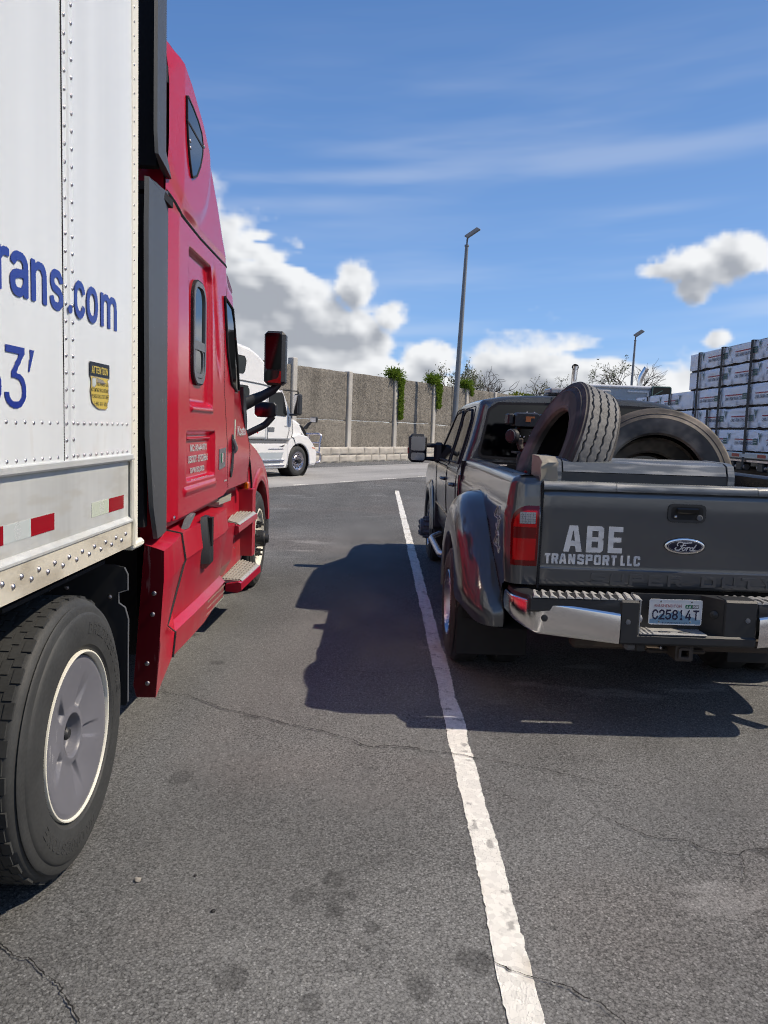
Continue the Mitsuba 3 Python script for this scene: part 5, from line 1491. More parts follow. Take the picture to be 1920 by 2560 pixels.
for sgn in (0, 1):
    f_ = (lambda m: m) if not sgn else mirror_u
    part(bk, 'sensor_plug', f_(lathe([(0.019, 0), (0.019, 0.0035), (0.0, 0.005)], (0, -1, 0), (-0.831, -0.186, 0.668), 20)), 'black_plastic', 30)
    ri = []
    for p, o in zip(pathc, on):
        ri.append([p * [1, 1, 0] + o * d + [0, 0, z] for d, z in ((-0.05, 0.62), (-0.006, 0.70), (-0.004, 0.745), (-0.012, 0.782), (-0.03, 0.792), (-0.09, 0.796))])
    ri = np.array(ri); ri[:, 2, 2] = np.maximum(ri[:, 2, 2], 0.745)
    part(bk, 'end_molding', f_(gridmesh(ri)), 'black_plastic', 40)
    part(bk, 'step_pad', f_(cbox((-0.92, -0.185, 0.70), (-0.292, -0.01, 0.785), 0.01)), 'black_plastic', 30)
    ribs = []
    for i in range(13):
        u0 = -0.900 + 0.047 * i
        b = np.array([(u0, -0.19, 0.783), (u0 + 0.042, -0.19, 0.783), (u0 + 0.067, -0.03, 0.785), (u0 + 0.025, -0.03, 0.785), (u0 + 0.006, -0.188, 0.795), (u0 + 0.016, -0.188, 0.795), (u0 + 0.041, -0.03, 0.797), (u0 + 0.031, -0.03, 0.797)])
        ribs.append(trimesh.convex.convex_hull(b))
    for r_i in ribs:
        part(bk, 'step_rib', f_(r_i), 'rib_plastic', 20)
part(bk, 'centre_beam', [cbox((-0.42, -0.205, 0.536), (0.352, -0.05, 0.598), 0.012), cbox((-0.42, -0.205, 0.55), (-0.305, -0.05, 0.785), 0.012), cbox((0.16, -0.195, 0.55), (0.352, -0.05, 0.800), 0.012), box((-0.31, -0.07, 0.58), (0.2, -0.05, 0.80)), prism([(0.16, -0.19), (0.16, -0.06), (0.07, -0.06)], 'z', 0.58, 0.80)], 'black_plastic', 25)
part(bk, 'notch_wall', box((-0.309, -0.20, 0.600), (-0.3035, -0.07, 0.79)), 'rib_plastic', False)
part(bk, 'ledge', [cbox((-0.30, -0.204, 0.596), (0.075, -0.07, 0.604), 0.003)] + [cbox((-0.29 + 0.028 * i, -0.206, 0.602), (-0.275 + 0.028 * i, -0.075, 0.610), 0.004) for i in range(3)], 'rib_plastic', 25)
part(bk, 'hook_ovals', [prism(affinity.translate(affinity.scale(Point(0, 0).buffer(.03), 1.1, .5).boundary.buffer(.0016), u, -0.16), 'z', 0.6045, 0.606) for u in (-0.15, -0.04)], 'under_black', False)
part(bk, 'round_plug', [lathe([(0.014, 0), (0.014, 0.004), (0, 0.005)], (0, -1, 0), (u, -0.2055, 0.665), 16) for u in (-0.372,)] + [lathe([(0.014, 0), (0.014, 0.004), (0, 0.005)], (0, -1, 0), (0.295, -0.1955, 0.69), 16)], 'grey_plastic', 30)
part(bk, 'plate_lamp', lathe([(0.022, 0), (0.022, 0.02), (0.0, 0.03)], (1, 0, 0), (-0.303, -0.15, 0.675), 16), 'clear_lens', 30)
part(bk, 'plate_lamp', lathe([(0.022, 0), (0.022, 0.02), (0.0, 0.03)], (-0.5, -1, 0), (0.13, -0.14, 0.71), 16), 'black_plastic', 30)
# number plate
NPV = -0.158
np0 = (-0.244, 0.646)


def pl(x, y):
    return np0[0] + 0.297 * x, np0[1] + 0.144 * y


plk = part(pk, 'number_plate', prism(rrect(-0.244, 0.646, 0.053, 0.790, 0.012), 'y', NPV, NPV + 0.003), 'plate_white', 20, 'white and blue number plate')
part(plk, 'rim', prism(rrect(-0.244, 0.646, 0.053, 0.790, 0.012).difference(rrect(-0.2405, 0.6495, 0.0495, 0.7865, 0.009)), 'y', NPV - 0.0015, NPV), 'plate_white', 20)
part(plk, 'mountain_print', [prism([pl(*q) for q in P], 'y', NPV - 0.0004, NPV) for P in ([(.02, .04), (.98, .04), (.98, .20), (.9, .25), (.82, .33), (.75, .27), (.64, .40), (.56, .58), (.50, .44), (.42, .50), (.36, .36), (.24, .42), (.14, .27), (.02, .20)],)], 'plate_blue', False)
for s, x0, x1, y0, y1, b, bo in (('WASHINGTON', .09, .61, .69, .80, 'red_ink', False), ('EVERGREEN STATE', .26, .74, .055, .105, 'navy_ink', False)):
    part(plk, 'print', textfit(s, (pl(x0, y0)[0], NPV - 0.0006, pl(x0, y0)[1]), UR, ZR, 0.297 * (x1 - x0), 0.144 * (y1 - y0), 0.0006, bo), b, False)
for ch, x0, x1 in (('C', .065, .175), ('2', .190, .300), ('5', .315, .425), ('8', .440, .550), ('1', .590, .640), ('4', .690, .800), ('T', .835, .945)):
    part(plk, 'character', textfit(ch, (pl(x0, .20)[0], NPV - 0.0008, pl(x0, .20)[1]), UR, ZR, 0.297 * (x1 - x0), 0.144 * .40, 0.0012, True), 'navy_ink', False)
part(plk, 'month_sticker', prism(sbox(*pl(.68, .66), *pl(.81, .80)), 'y', NPV - 0.0006, NPV), 'green_ink', False)
part(plk, 'month_number', textfit('12', (pl(.70, .69)[0], NPV - 0.0007, pl(.70, .69)[1]), UR, ZR, 0.297 * .085, 0.144 * .08, 0.0006, True), 'plate_white', False)
part(plk, 'year_sticker', prism(sbox(*pl(.81, .66), *pl(.93, .80)).difference(sbox(*pl(.82, .685), *pl(.92, .78))), 'y', NPV - 0.0006, NPV), 'black_vinyl', False)
part(plk, 'year_print', prism(unary_union([sbox(*pl(.83, .70), *pl(.90, .715)), sbox(*pl(.83, .735), *pl(.91, .75))]), 'y', NPV - 0.0007, NPV), 'black_vinyl', False)
part(plk, 'screws', domes([(*pl(.22, .91)[:1], NPV, pl(.22, .91)[1]), (pl(.80, .91)[0], NPV, pl(.80, .91)[1]), (pl(.20, .115)[0], NPV, pl(.20, .115)[1]), (pl(.79, .115)[0], NPV, pl(.79, .115)[1])], 0.0055, (0, -1, 0)), 'grey_plastic')
# hitch and underside
hk = part(pk, 'hitch_receiver', [prism(rrect(-0.080, 0.440, 0.020, 0.532, 0.012).difference(rrect(-0.058, 0.462, -0.002, 0.510, 0.006)), 'y', -0.16, 0.2), prism(rrect(-0.066, 0.454, 0.006, 0.518, 0.01).difference(rrect(-0.052, 0.466, -0.008, 0.506, 0.006)), 'y', -0.175, -0.15)], 'rust_metal', 20)
part(hk, 'cross_tube', [cbox((-0.62, 0.0, 0.452), (0.62, 0.09, 0.532), 0.015), cbox((-0.20, -0.05, 0.45), (0.14, 0.05, 0.475), 0.01)], 'rust_metal', 25)
part(hk, 'pin', domes([(-0.125, -0.06, 0.486)], 0.010, (0, -1, 0)), 'rivet_steel')
ck = part(pk, 'trailer_socket', cbox((-0.345, -0.10, 0.474), (-0.232, -0.03, 0.522), 0.015), 'grey_plastic', 30)
part(ck, 'flap', cbox((-0.288, -0.112, 0.472), (-0.232, -0.09, 0.520), 0.008), 'black_plastic', 30)
part(pk, 'underside', [box((-0.55, 0.1, 0.50), (-0.45, 5.5, 0.64)), box((0.45, 0.1, 0.50), (0.55, 5.5, 0.64)), box((-0.96, 2.6, 0.48), (0.96, 5.0, 0.56)), box((-0.88, 0.1, 0.76), (0.88, 2.5, 0.86)), tube([(-0.9, AXV, WR), (0.9, AXV, WR)], 0.07, 10), tube([(0, AXV - 0.16, WR), (0, AXV + 0.16, WR)], 0.18, 12), tube([(-0.9, 5.7, WR), (0.9, 5.7, WR)], 0.05, 10), box((-0.5, 0.3, 0.45), (0.5, 0.5, 0.7))], 'under_black', 30)
part(pk, 'exhaust_pipe', tube(bend([(0.62, 2.0, 0.5), (0.66, 0.5, 0.47), (0.80, 0.12, 0.44), (0.90, 0.0, 0.42)], 0.1), 0.045, 12), 'steel')
# cab


def green_u(z):
    return np.interp(z, [1.28, 1.31, 1.40, 1.60, 1.77, 1.90, 1.94, 1.965, 1.985], [1.050, 1.042, 1.012, 0.955, 0.912, 0.885, 0.874, 0.850, 0.79])


half = [(-green_u(z), z) for z in (1.28, 1.31, 1.40, 1.60, 1.77, 1.88, 1.915, 1.94, 1.957, 1.968)] + [(-0.70, 1.995), (-0.5, 2.012), (-0.25, 2.021), (0, 2.024)]
sec = np.array(half + [(-u, z) for u, z in half[-2::-1]])
rings = []
for v0, k, dz in ((2.545, 0.93, -0.02), (2.552, 0.965, -0.008), (2.575, 0.99, -0.002), (2.62, 1.0, 0.0), (3.2, 1.0, 0.004), (3.9, 1.0, 0.0), (4.5, 0.995, -0.02), (4.75, 0.985, -0.06)):
    r_ = []
    for u, z in sec:
        zz_ = z + (dz if z > 1.8 else 0)
        uu = u * (1 - (1 - k) * smoothstep_np(1.25, 1.7, z) - (1 - k) * 0.5)
        vv = v0 + (0.07 * (z - 1.3) if v0 < 2.7 else 0.0)
        if v0 > 4.4:
            vv = v0 + (1.98 - min(z, 1.98)) * 1.30 * (v0 - 4.3) / 0.45
        r_.append((uu, vv, zz_))
    rings.append(r_)
part(pk, 'cab', loft(np.array(rings)), 'grey_paint', 45)
lowp = [(1.05, 1.29), (1.055, 1.20), (1.052, 1.02), (1.045, 0.90), (1.03, 0.78), (1.01, 0.62), (0.96, 0.50)]
seclow = np.array([(-u, z) for u, z in lowp] + [(u, z) for u, z in lowp[::-1]])
rings = []
for v0, k in ((2.545, 0.985), (2.56, 1.0), (4.9, 1.0), (5.02, 1.0)):
    rings.append([(u * k, v0, z) for u, z in seclow])
part(pk, 'cab_lower', loft(np.array(rings)), 'grey_paint', 45)
# front fender and bonnet
fp = Polygon([(5.03, 0.52), (5.03, 1.29), (5.6, 1.29), (6.2, 1.25), (6.6, 1.19), (6.85, 1.05), (6.9, 0.75), (6.75, 0.55)] + [(5.72 + 0.50 * math.cos(a), 0.45 + 0.50 * math.sin(a)) for a in np.linspace(0.2, np.pi - 0.15, 20)])
ff = prism(fp, 'x', -1.052, -0.85)
fr_ = []
for a in np.linspace(0.1, np.pi - 0.05, 24):
    f3 = lambda rr, u: (u, 5.72 + rr * math.cos(a), 0.45 + rr * math.sin(a))
    fr_.append([f3(0.485, -0.98), f3(0.485, -1.085), f3(0.50, -1.10), f3(0.55, -1.095), f3(0.60, -1.06), f3(0.55, -0.98)])
fe = loft(np.array(fr_))
part(pk, 'front_fender', [ff, fe], 'grey_paint', 40)
part(pk, 'front_fender', [mirror_u(ff), mirror_u(fe)], 'grey_paint', 40)
part(pk, 'bonnet', loft(np.array([[(-0.95, v, z - 0.05), (-0.8, v, z), (0, v, z + 0.04), (0.8, v, z), (0.95, v, z - 0.05), (0.9, v, 0.7), (-0.9, v, 0.7)] for v, z in ((5.0, 1.34), (5.6, 1.33), (6.3, 1.28), (6.75, 1.18))])), 'grey_paint', 30)
part(pk, 'front_end', [box((-0.9, 6.7, 0.6), (0.9, 6.88, 1.12)), cbox((-1.0, 6.85, 0.5), (1.0, 7.0, 0.78), 0.04)], 'black_plastic', 25)
part(pk, 'windscreen', tm([(-0.80, 4.86, 1.90), (-1.0, 5.52, 1.36), (1.0, 5.52, 1.36), (0.80, 4.86, 1.90)], [[0, 1, 2], [0, 2, 3]]), 'dark_glass', False)


def sidepoly(P, off, n=4):
    g = Polygon(P); g = g.buffer(-0.03).buffer(0.03)
    m = trimesh.creation.triangulate_polygon(g.segmentize(0.06), engine='earcut')
    vz = np.asarray(m[0]); u = -(green_u(vz[:, 1]) + off)
    return tm(np.c_[u, vz], m[1])


def sideline(P, off, r, smooth_r=0.06):
    q = bend([(0, a, b) for a, b in P], smooth_r, 5)
    s = np.r_[0, np.cumsum(np.linalg.norm(np.diff(q, axis=0), axis=1))]; t = np.linspace(0, s[-1], 60)
    v, z = np.interp(t, s, q[:, 1]), np.interp(t, s, q[:, 2])
    u = np.where(z > 1.28, -(green_u(z) + off), -np.interp(z, [0.5, 0.62, 0.78, 0.90, 1.02, 1.2, 1.28], [0.96, 1.01, 1.03, 1.045, 1.052, 1.055, 1.05]) - off)
    return tube(np.c_[u, v, z], r, 6)


RW = [(2.86, 1.385), (3.60, 1.375), (3.60, 1.86), (3.42, 1.885), (3.02, 1.885), (2.90, 1.80)]
FWN = [(3.74, 1.37), (4.92, 1.35), (4.96, 1.42), (4.46, 1.80), (4.30, 1.865), (3.80, 1.885), (3.74, 1.86)]
for sgn in (0, 1):
    f_ = (lambda m: m) if not sgn else mirror_u
    for nm_, P in (('rear_door', RW), ('front_door', FWN)):
        v0, v1 = (2.72, 3.66) if nm_ == 'rear_door' else (3.68, 4.98)
        D = [(v0, 0.60), (v1, 0.60), (v1, 1.36), (v1 - (0.0 if nm_ == 'rear_door' else 0.56), 1.90), (v0 + 0.10, 1.915), (v0, 1.6), (v0, 0.60)]
        dk = part(pk, nm_, f_(sideline(D, 0.0015, 0.0045)), 'black_rubber')
        part(dk, 'window', f_(sidepoly(P, 0.006)), 'dark_glass', False)
        part(dk, 'window_trim', f_(sideline(P + [P[0]], 0.006, 0.011)), 'black_rubber')
        part(dk, 'belt_trim', f_(sideline([(v0 + 0.02, 1.335), (v1 - 0.02, 1.325)], 0.004, 0.012)), 'chrome')
        hv = v0 + 0.16
        part(dk, 'handle', f_(tube(bend([(-1.056, hv, 1.175), (-1.092, hv + 0.03, 1.178), (-1.092, hv + 0.17, 1.178), (-1.056, hv + 0.20, 1.175)], 0.025), 0.014, 8)), 'grey_paint')
        part(dk, 'body_molding', f_(sideline([(v0 + 0.02, 0.83), (v1 - 0.02, 0.83)], 0.004, 0.016)), 'grey_paint')
part(pk, 'cab_gap', [box((-1.03, 2.515, 0.6), (1.03, 2.548, 1.42))], 'under_black', False)
# rear window and high brake lamp
zb_, zt2 = 1.452, 1.935
rwp = Polygon([(-0.885, zb_ + 0.01), (-0.62, zb_), (0.62, zb_), (0.885, zb_ + 0.01), (0.80, 1.88), (0.72, zt2), (0.3, zt2 + 0.008), (-0.3, zt2 + 0.008), (-0.72, zt2), (-0.80, 1.88)]).buffer(-0.05).buffer(0.05)


def rearplane(poly, off):
    m = trimesh.creation.triangulate_polygon(poly, engine='earcut'); q = np.asarray(m[0])
    return tm(np.c_[q[:, 0], 2.545 + 0.07 * (q[:, 1] - 1.3) - off, q[:, 1]], m[1])


rk = part(pk, 'rear_window', rearplane(rwp, 0.006), 'dark_glass', False)
part(rk, 'gasket', rearplane(rwp.buffer(0.012).difference(rwp.buffer(-0.012)), 0.008), 'black_rubber', False)
bl = part(pk, 'high_brake_lamp', rearplane(rrect(-0.245, 1.957, 0.245, 2.006, 0.02), 0.022), 'clear_lens', False)
part(bl, 'red_lens', rearplane(Polygon([(-0.13, 1.960), (0.13, 1.960), (0.155, 2.003), (-0.155, 2.003)]), 0.024), 'red_lens', False)
part(bl, 'frame', [moved(prism(rrect(-0.252, 1.950, 0.252, 2.012, 0.024).difference(rrect(-0.243, 1.958, 0.243, 2.005, 0.02)), 'y', 2.565, 2.60), np.eye(4)), box((-0.25, 2.565, 1.952), (0.25, 2.66, 2.008))], 'grey_paint', 20)
lbk = part(pk, 'light_bar', cbox((-0.25, 2.66, 2.045), (0.30, 2.92, 2.092), 0.012), 'clear_lens', 25, 'clear flashing light bar on the cab roof')
part(lbk, 'base', cbox((-0.26, 2.68, 2.022), (0.31, 2.9, 2.046), 0.005), 'black_plastic', 25)
part(lbk, 'led_modules', [box((-0.235 + 0.068 * i, 2.655, 2.052), (-0.18 + 0.068 * i, 2.662, 2.076)) for i in range(8)], 'silver_tape', False)
part(lbk, 'cable', tube(bend([(-0.19, 2.67, 2.03), (-0.17, 2.59, 2.02), (-0.13, 2.575, 1.99)], 0.03), 0.006, 6), 'black_rubber')
# towing mirrors
for sgn in (0, 1):
    f_ = (lambda m: m) if not sgn else mirror_u
    mk = part(pk, 'towing_mirror', f_(cbox((-1.405, 4.80, 1.300), (-1.190, 4.97, 1.630), 0.04)), 'black_plastic', 30)
    part(mk, 'glass', f_(prism(rrect(-1.378, 1.438, -1.213, 1.600, 0.02), 'y', 4.793, 4.7995)), 'mirror_glass', 20)
    part(mk, 'spot_glass', f_(prism(rrect(-1.375, 1.325, -1.216, 1.412, 0.02), 'y', 4.793, 4.7995)), 'mirror_glass', 20)
    part(mk, 'arm', [f_(tube([(-1.21, 4.88, 1.50), (-1.03, 4.90, 1.50)], [0.025, 0.03], 10)), f_(tube([(-1.21, 4.88, 1.345), (-1.05, 4.90, 1.34)], [0.022, 0.03], 10)), f_(cbox((-1.10, 4.84, 1.30), (-0.99, 4.96, 1.54), 0.03))], 'black_plastic', 30)
    part(mk, 'turn_lamp', f_(cbox((-1.412, 4.84, 1.40), (-1.40, 4.92, 1.47), 0.004)), 'red_lens', 20)
    part(pk, 'running_board', [f_(tube(bend([(-1.02, 3.05, 0.50), (-1.125, 3.2, 0.47), (-1.13, 4.4, 0.47), (-1.02, 4.55, 0.50)], 0.08), 0.034, 12))], 'polished_aluminium', 50)
# wheels


def pick_wheel(name, u, v, sgn, front):
    k = part(pk, name, None, None)
    M = np.eye(4); M[:3, 3] = (u, v, WR)
    if sgn < 0:
        M = M @ trimesh.transformations.rotation_matrix(np.pi, [0, 0, 1])
    part(k, 'tyre', moved(lathe(tyre_profile(WR - 0.004, 0.235, 0.235), n=72), M), 'tyre_rubber', 40)
    part(k, 'tread', moved(tread_blocks(WR, 0.235, 60, 5, 0.010), M), 'tyre_rubber', False, stuff=True)
    if front:
        steel_rim(k, M, 0.228, 0.01, 'polished_aluminium', 8, 'grey_plastic', 'grey_plastic', 0.07, 0.085)
        part(k, 'hub_cap', [moved(lathe([(0.112, 0.0), (0.115, 0.06), (0.112, 0.105), (0.100, 0.115), (0.06, 0.117), (0.055, 0.10), (0, 0.10)], n=40), M)] + [moved(lathe([(0.012, 0.13), (0.014, 0.10)], n=6), M @ trimesh.transformations.translation_matrix((0, 0.085 * math.cos(a), 0.085 * math.sin(a)))) for a in np.arange(8) * np.pi / 4], 'grey_plastic', 30)
    else:
        prof = [(0.234, -0.02), (0.240, -0.002), (0.236, 0.006), (0.226, 0.004), (0.215, -0.02), (0.20, -0.09), (0.12, -0.12), (0.10, -0.11), (0.10, -0.05), (0.0, -0.045)]
        part(k, 'rim', moved(lathe(prof, n=64), M), 'polished_aluminium', 40)
        part(k, 'inner_tyre', moved(lathe(tyre_profile(WR, 0.235, 0.235), n=48), M @ trimesh.transformations.translation_matrix((-0.29, 0, 0))), 'tyre_rubber', 40)


pick_wheel('rear_wheel', -1.225, AXV, -1, False)
pick_wheel('rear_wheel', 1.225, AXV, 1, False)
pick_wheel('front_wheel', -1.07, 5.72, -1, True)
pick_wheel('front_wheel', 1.07, 5.72, 1, True)

# ---------------------------------------------------------------- load in the bed
tb = thing('tool_box', 'worn black metal tool box lying across the bed behind the tailgate', 'tool box')
boxp = [(0.06, 1.05), (0.06, 1.470), (0.085, 1.525), (0.13, 1.540), (0.44, 1.545), (0.47, 1.50), (0.47, 1.05)]
part(tb, 'body', loft(np.array([[(u, v, min(z, 1.468)) for v, z in boxp] for u in (-0.74, -0.3, 0.265)])), 'dark_box_metal', 20)
part(tb, 'lid', loft(np.array([[(u, v - 0.006, z) for v, z in [(0.062, 1.471), (0.085, 1.525), (0.13, 1.5415), (0.44, 1.547), (0.47, 1.50), (0.47, 1.471)]] for u in (-0.715, -0.45, -0.2, 0.0, 0.225)])), 'worn_black_metal', 20, 'scuffed sloping lid')
part(tb, 'end_cap', loft(np.array([[(u, v - 0.004, z) for v, z in [(0.055, 1.10), (0.055, 1.470), (0.080, 1.528), (0.13, 1.5435), (0.44, 1.549), (0.475, 1.50), (0.475, 1.10)]] for u in (0.234, 0.272)])), 'worn_black_metal', 20)
part(tb, 'end_cap', loft(np.array([[(u, v - 0.004, z) for v, z in [(0.055, 1.10), (0.055, 1.470), (0.080, 1.528), (0.13, 1.5435), (0.44, 1.549), (0.475, 1.50), (0.475, 1.10)]] for u in (-0.78, -0.725)])), 'worn_black_metal', 20)
pad = [np.array([(u + 0.006 * math.sin(9 * i), 0.040 + 0.012 * math.cos(5 * i + u * 60) - 0.01, z) for i, (v, z) in enumerate([(0, 1.405), (0, 1.44), (0, 1.49), (0, 1.52)])] + [(u, 0.10, 1.552), (u, 0.30, 1.556), (u, 0.30, 1.40)]) for u in (-0.85, -0.82, -0.808, -0.79, -0.765, -0.755)]
part(tb, 'end_pad', loft(pad), 'tan_patch', 50, 'pale worn pad wrapped over its left end')


def loose_tyre(key, lab, c, n, R, r, w, groove, spin=0.0, grp=None):
    """c: centre of the face that n points out of"""
    k = thing(key, lab, 'tyre', grp)
    n = np.asarray(n, float); n /= np.linalg.norm(n)
    e = np.cross(n, [0, 0, 1]); e /= np.linalg.norm(e); g = np.cross(n, e)
    M = np.eye(4); M[:3, 0], M[:3, 1], M[:3, 2], M[:3, 3] = n, e, g, c
    h = R - r
    side = [(r - 0.0, -0.055), (r - 0.012, -0.02), (r, 0.0), (r + 0.02, 0.006), (r + 0.12 * h, 0.004), (r + 0.35 * h, 0.012), (r + 0.52 * h, 0.011), (r + 0.55 * h, 0.014), (r + 0.58 * h, 0.010), (r + 0.70 * h, 0.001), (r + 0.72 * h, 0.004), (r + 0.74 * h, -0.004), (r + 0.90 * h, -0.012), (R - 0.018, -0.020), (R - 0.007, -0.028)]
    inner = [(r, -w + 0.05), (r + 0.02, -w + 0.03), (r + 0.6 * h, -w + 0.02), (R - 0.03, -w + 0.05), (R - 0.028, -0.05), (r + 0.6 * h, -0.02), (r + 0.02, -0.03), (r, -0.055)]
    part(k, 'casing', moved(cat(lathe(side, n=120), lathe([(a, -w - b) for a, b in side[::-1]], n=120)), M), 'aged_tyre_rubber' if groove else 'worn_tyre_rubber', 40)
    part(k, 'inner_liner', moved(lathe(inner, n=72), M), 'under_black', 50)
    nx, na = 110, 420
    x = np.linspace(-0.028, -w + 0.028, nx); a = np.arange(na) * 2 * np.pi / na
    X_, A_ = np.meshgrid(x, a, indexing='ij')
    rr = R - 0.004 - 0.010 * ((X_ + w / 2) / (w / 2)) ** 4
    if groove:
        rng = np.random.default_rng(5)
        for j, xg in enumerate((-0.20 * w, -0.40 * w, -0.60 * w, -0.80 * w)):
            zig = 0.0035 * np.sin(A_ * 52 + j + 1.5 * np.sin(A_ * 9 + j)) + 0.004 * (meshkit.noise(np.stack([A_ * 22, A_ * 0 + j, A_ * 0], -1), 9) - 0.5)
            wd = 0.0026 + 0.0016 * np.sin(A_ * 31 + j)
            rr = rr - 0.018 * smoothstep_np(wd + 0.002, wd - 0.001, np.abs(X_ - xg - zig))
        rr = rr - 0.0022 * meshkit.noise(np.stack([X_ * 55, A_ * 30, A_ * 0], -1), 3)
    else:
        rr = rr + 0.002 * meshkit.noise(np.stack([X_ * 40, A_ * 20, A_ * 0], -1), 3)
    P = np.stack([X_, rr * np.cos(A_), rr * np.sin(A_)], -1)
    part(k, 'tread', moved(gridmesh(P, wrap=True), M), 'worn_tread_rubber' if groove else 'worn_tyre_rubber', True)
    return k


loose_tyre('truck_tyre', 'old truck tyre leaning on edge in the bed with four zigzag grooves showing', (-0.725, 0.56, 1.570), (-0.93, -0.10, 0.36), 0.495, 0.30, 0.255, True, 0, 'loose tyres in the pickup bed')
loose_tyre('truck_tyre', 'brown dusty bald truck tyre standing upright beside the grooved one in the bed', (0.095, 0.83, 1.395), (-0.22, -0.96, 0.17), 0.505, 0.325, 0.25, False, 0, 'loose tyres in the pickup bed')
loose_tyre('truck_tyre', 'dark tyre behind the bald upright one, seen through its hole', (0.15, 1.14, 1.33), (-0.20, -0.96, 0.14), 0.49, 0.26, 0.25, False, 0, 'loose tyres in the pickup bed')
# small engine of a pressure washer near the cab
en = thing('small_engine', 'black small engine with an orange sticker standing in the bed by the rear window', 'engine')
part(en, 'air_filter_box', [loft(np.array([[(u, 1.86, z0), (u, 2.06, z0), (u, 2.06, z1 - 0.01), (u, 2.03, z1), (u, 1.89, z1), (u, 1.86, z1 - 0.012)] for u, z0, z1 in ((-0.69, 1.74, 1.825), (-0.665, 1.735, 1.845), (-0.51, 1.735, 1.845), (-0.49, 1.74, 1.83))])), cbox((-0.745, 1.88, 1.745), (-0.695, 2.04, 1.835), 0.012)], 'black_plastic', 25)
part(en, 'sticker', prism([(-0.606, 1.770), (-0.565, 1.770), (-0.565, 1.800), (-0.535, 1.800), (-0.535, 1.814), (-0.606, 1.814)], 'y', 1.856, 1.8595), 'orange_sticker', False)
part(en, 'muffler', [cbox((-0.485, 1.87, 1.765), (-0.30, 2.02, 1.838), 0.012), box((-0.42, 1.866, 1.785), (-0.33, 1.8695, 1.815))], 'black_plastic', 25)
part(en, 'block', [cbox((-0.66, 1.88, 1.60), (-0.50, 2.08, 1.735), 0.02), cbox((-0.52, 1.90, 1.55), (-0.32, 2.1, 1.69), 0.03)] + [box((-0.665, 1.875, 1.61 + 0.018 * i), (-0.56, 2.05, 1.617 + 0.018 * i)) for i in range(6)], 'black_gloss', 25)
part(en, 'recoil_cover', [lathe([(0.058, 0.0), (0.058, 0.035), (0.045, 0.05), (0.015, 0.052), (0, 0.05)], (-0.75, -0.62, 0), (-0.69, 1.88, 1.655), 28)], 'black_plastic', 30)
part(en, 'recoil_ring', lathe([(0.050, 0.047), (0.052, 0.046), (0.049, 0.050)], (-0.75, -0.62, 0), (-0.69, 1.88, 1.655), 28), 'grey_plastic', 30)
part(en, 'red_shroud', [cbox((-0.645, 1.87, 1.53), (-0.555, 1.95, 1.605), 0.02)], 'dark_red_plastic', 25)
part(en, 'carburettor', [cbox((-0.665, 1.855, 1.575), (-0.615, 1.90, 1.64), 0.01), tube([(-0.64, 1.87, 1.58), (-0.63, 1.86, 1.55)], 0.025, 12)], 'rust_metal', 30)
part(en, 'fittings', domes([(-0.645, 1.855, 1.655), (-0.615, 1.855, 1.65), (-0.57, 1.86, 1.66), (-0.47, 1.86, 1.62), (-0.48, 1.862, 1.74), (-0.36, 1.862, 1.76), (-0.60, 1.858, 1.845), (-0.54, 1.858, 1.846)], 0.007, (0, -1, 0)), 'rivet_steel')
part(en, 'frame', [tube(bend([(-0.66, 2.1, 0.9), (-0.66, 1.90, 1.0), (-0.64, 1.90, 1.53), (-0.32, 1.90, 1.53), (-0.32, 1.90, 0.9)], 0.04), 0.014, 8), box((-0.57, 1.86, 1.688), (-0.30, 1.88, 1.697)), box((-0.545, 1.88, 0.9), (-0.52, 1.91, 1.65)), box((-0.66, 1.9, 1.515), (-0.32, 2.15, 1.53))], 'dark_box_metal', 30)
part(en, 'pump_cylinder', tube([(-0.50, 1.85, 1.60), (-0.46, 1.85, 1.62)], 0.028, 12), 'steel', 30)
whole('red_hose', tube(bend([(-0.60, 1.6, 1.15), (-0.72, 1.1, 1.42), (-0.80, 0.75, 1.425), (-0.85, 0.62, 1.38), (-0.8, 0.5, 1.2)], 0.12), 0.011, 8), 'red_lens', 'thin red hose looping over inside the left bed rail', 'hose')
whole('pale_rod', tube([(-0.90, 2.30, 1.397), (-0.66, 2.33, 1.400)], 0.008, 8), 'steel', 'short pale rod lying across the bed below the rear window', 'rod')
home()
# ---------------------------------------------------------------- rounded prism
def rprism(poly, axis, a, b, r, n=4):
    """prism with rounded rims: poly is the full outline"""
    if not hasattr(poly, 'geom_type'):
        poly = Polygon(poly)
    out = np.array(poly.exterior.segmentize(0.12).coords)[:-1]
    ins = poly.buffer(-r)
    ins = max(getattr(ins, 'geoms', [ins]), key=lambda g: g.area)
    from shapely.ops import nearest_points
    q = np.array([nearest_points(ins.exterior, Point(p))[0].coords[0] for p in out])
    i, j, k = AX[axis]; sg = 1 if b > a else -1

    def ring(t, w):
        P = np.zeros((len(out), 3)); m = q + (out - q) * t
        P[:, i], P[:, j], P[:, k] = m[:, 0], m[:, 1], w
        return P
    rings = [ring(math.sin(t), a + sg * r * (1 - math.cos(t))) for t in np.linspace(0, np.pi / 2, n)] + [ring(math.sin(t), b - sg * r * (1 - math.cos(t))) for t in np.linspace(np.pi / 2, 0, n)]
    body = gridmesh(np.array(rings), wrap=True)
    caps = []
    for w in (a, b):
        m = trimesh.creation.triangulate_polygon(Polygon(q).buffer(0), engine='earcut'); v = np.asarray(m[0])
        P = np.zeros((len(v), 3)); P[:, i], P[:, j], P[:, k] = v[:, 0], v[:, 1], w
        caps.append(tm(P, m[1]))
    return cat(body, *caps)


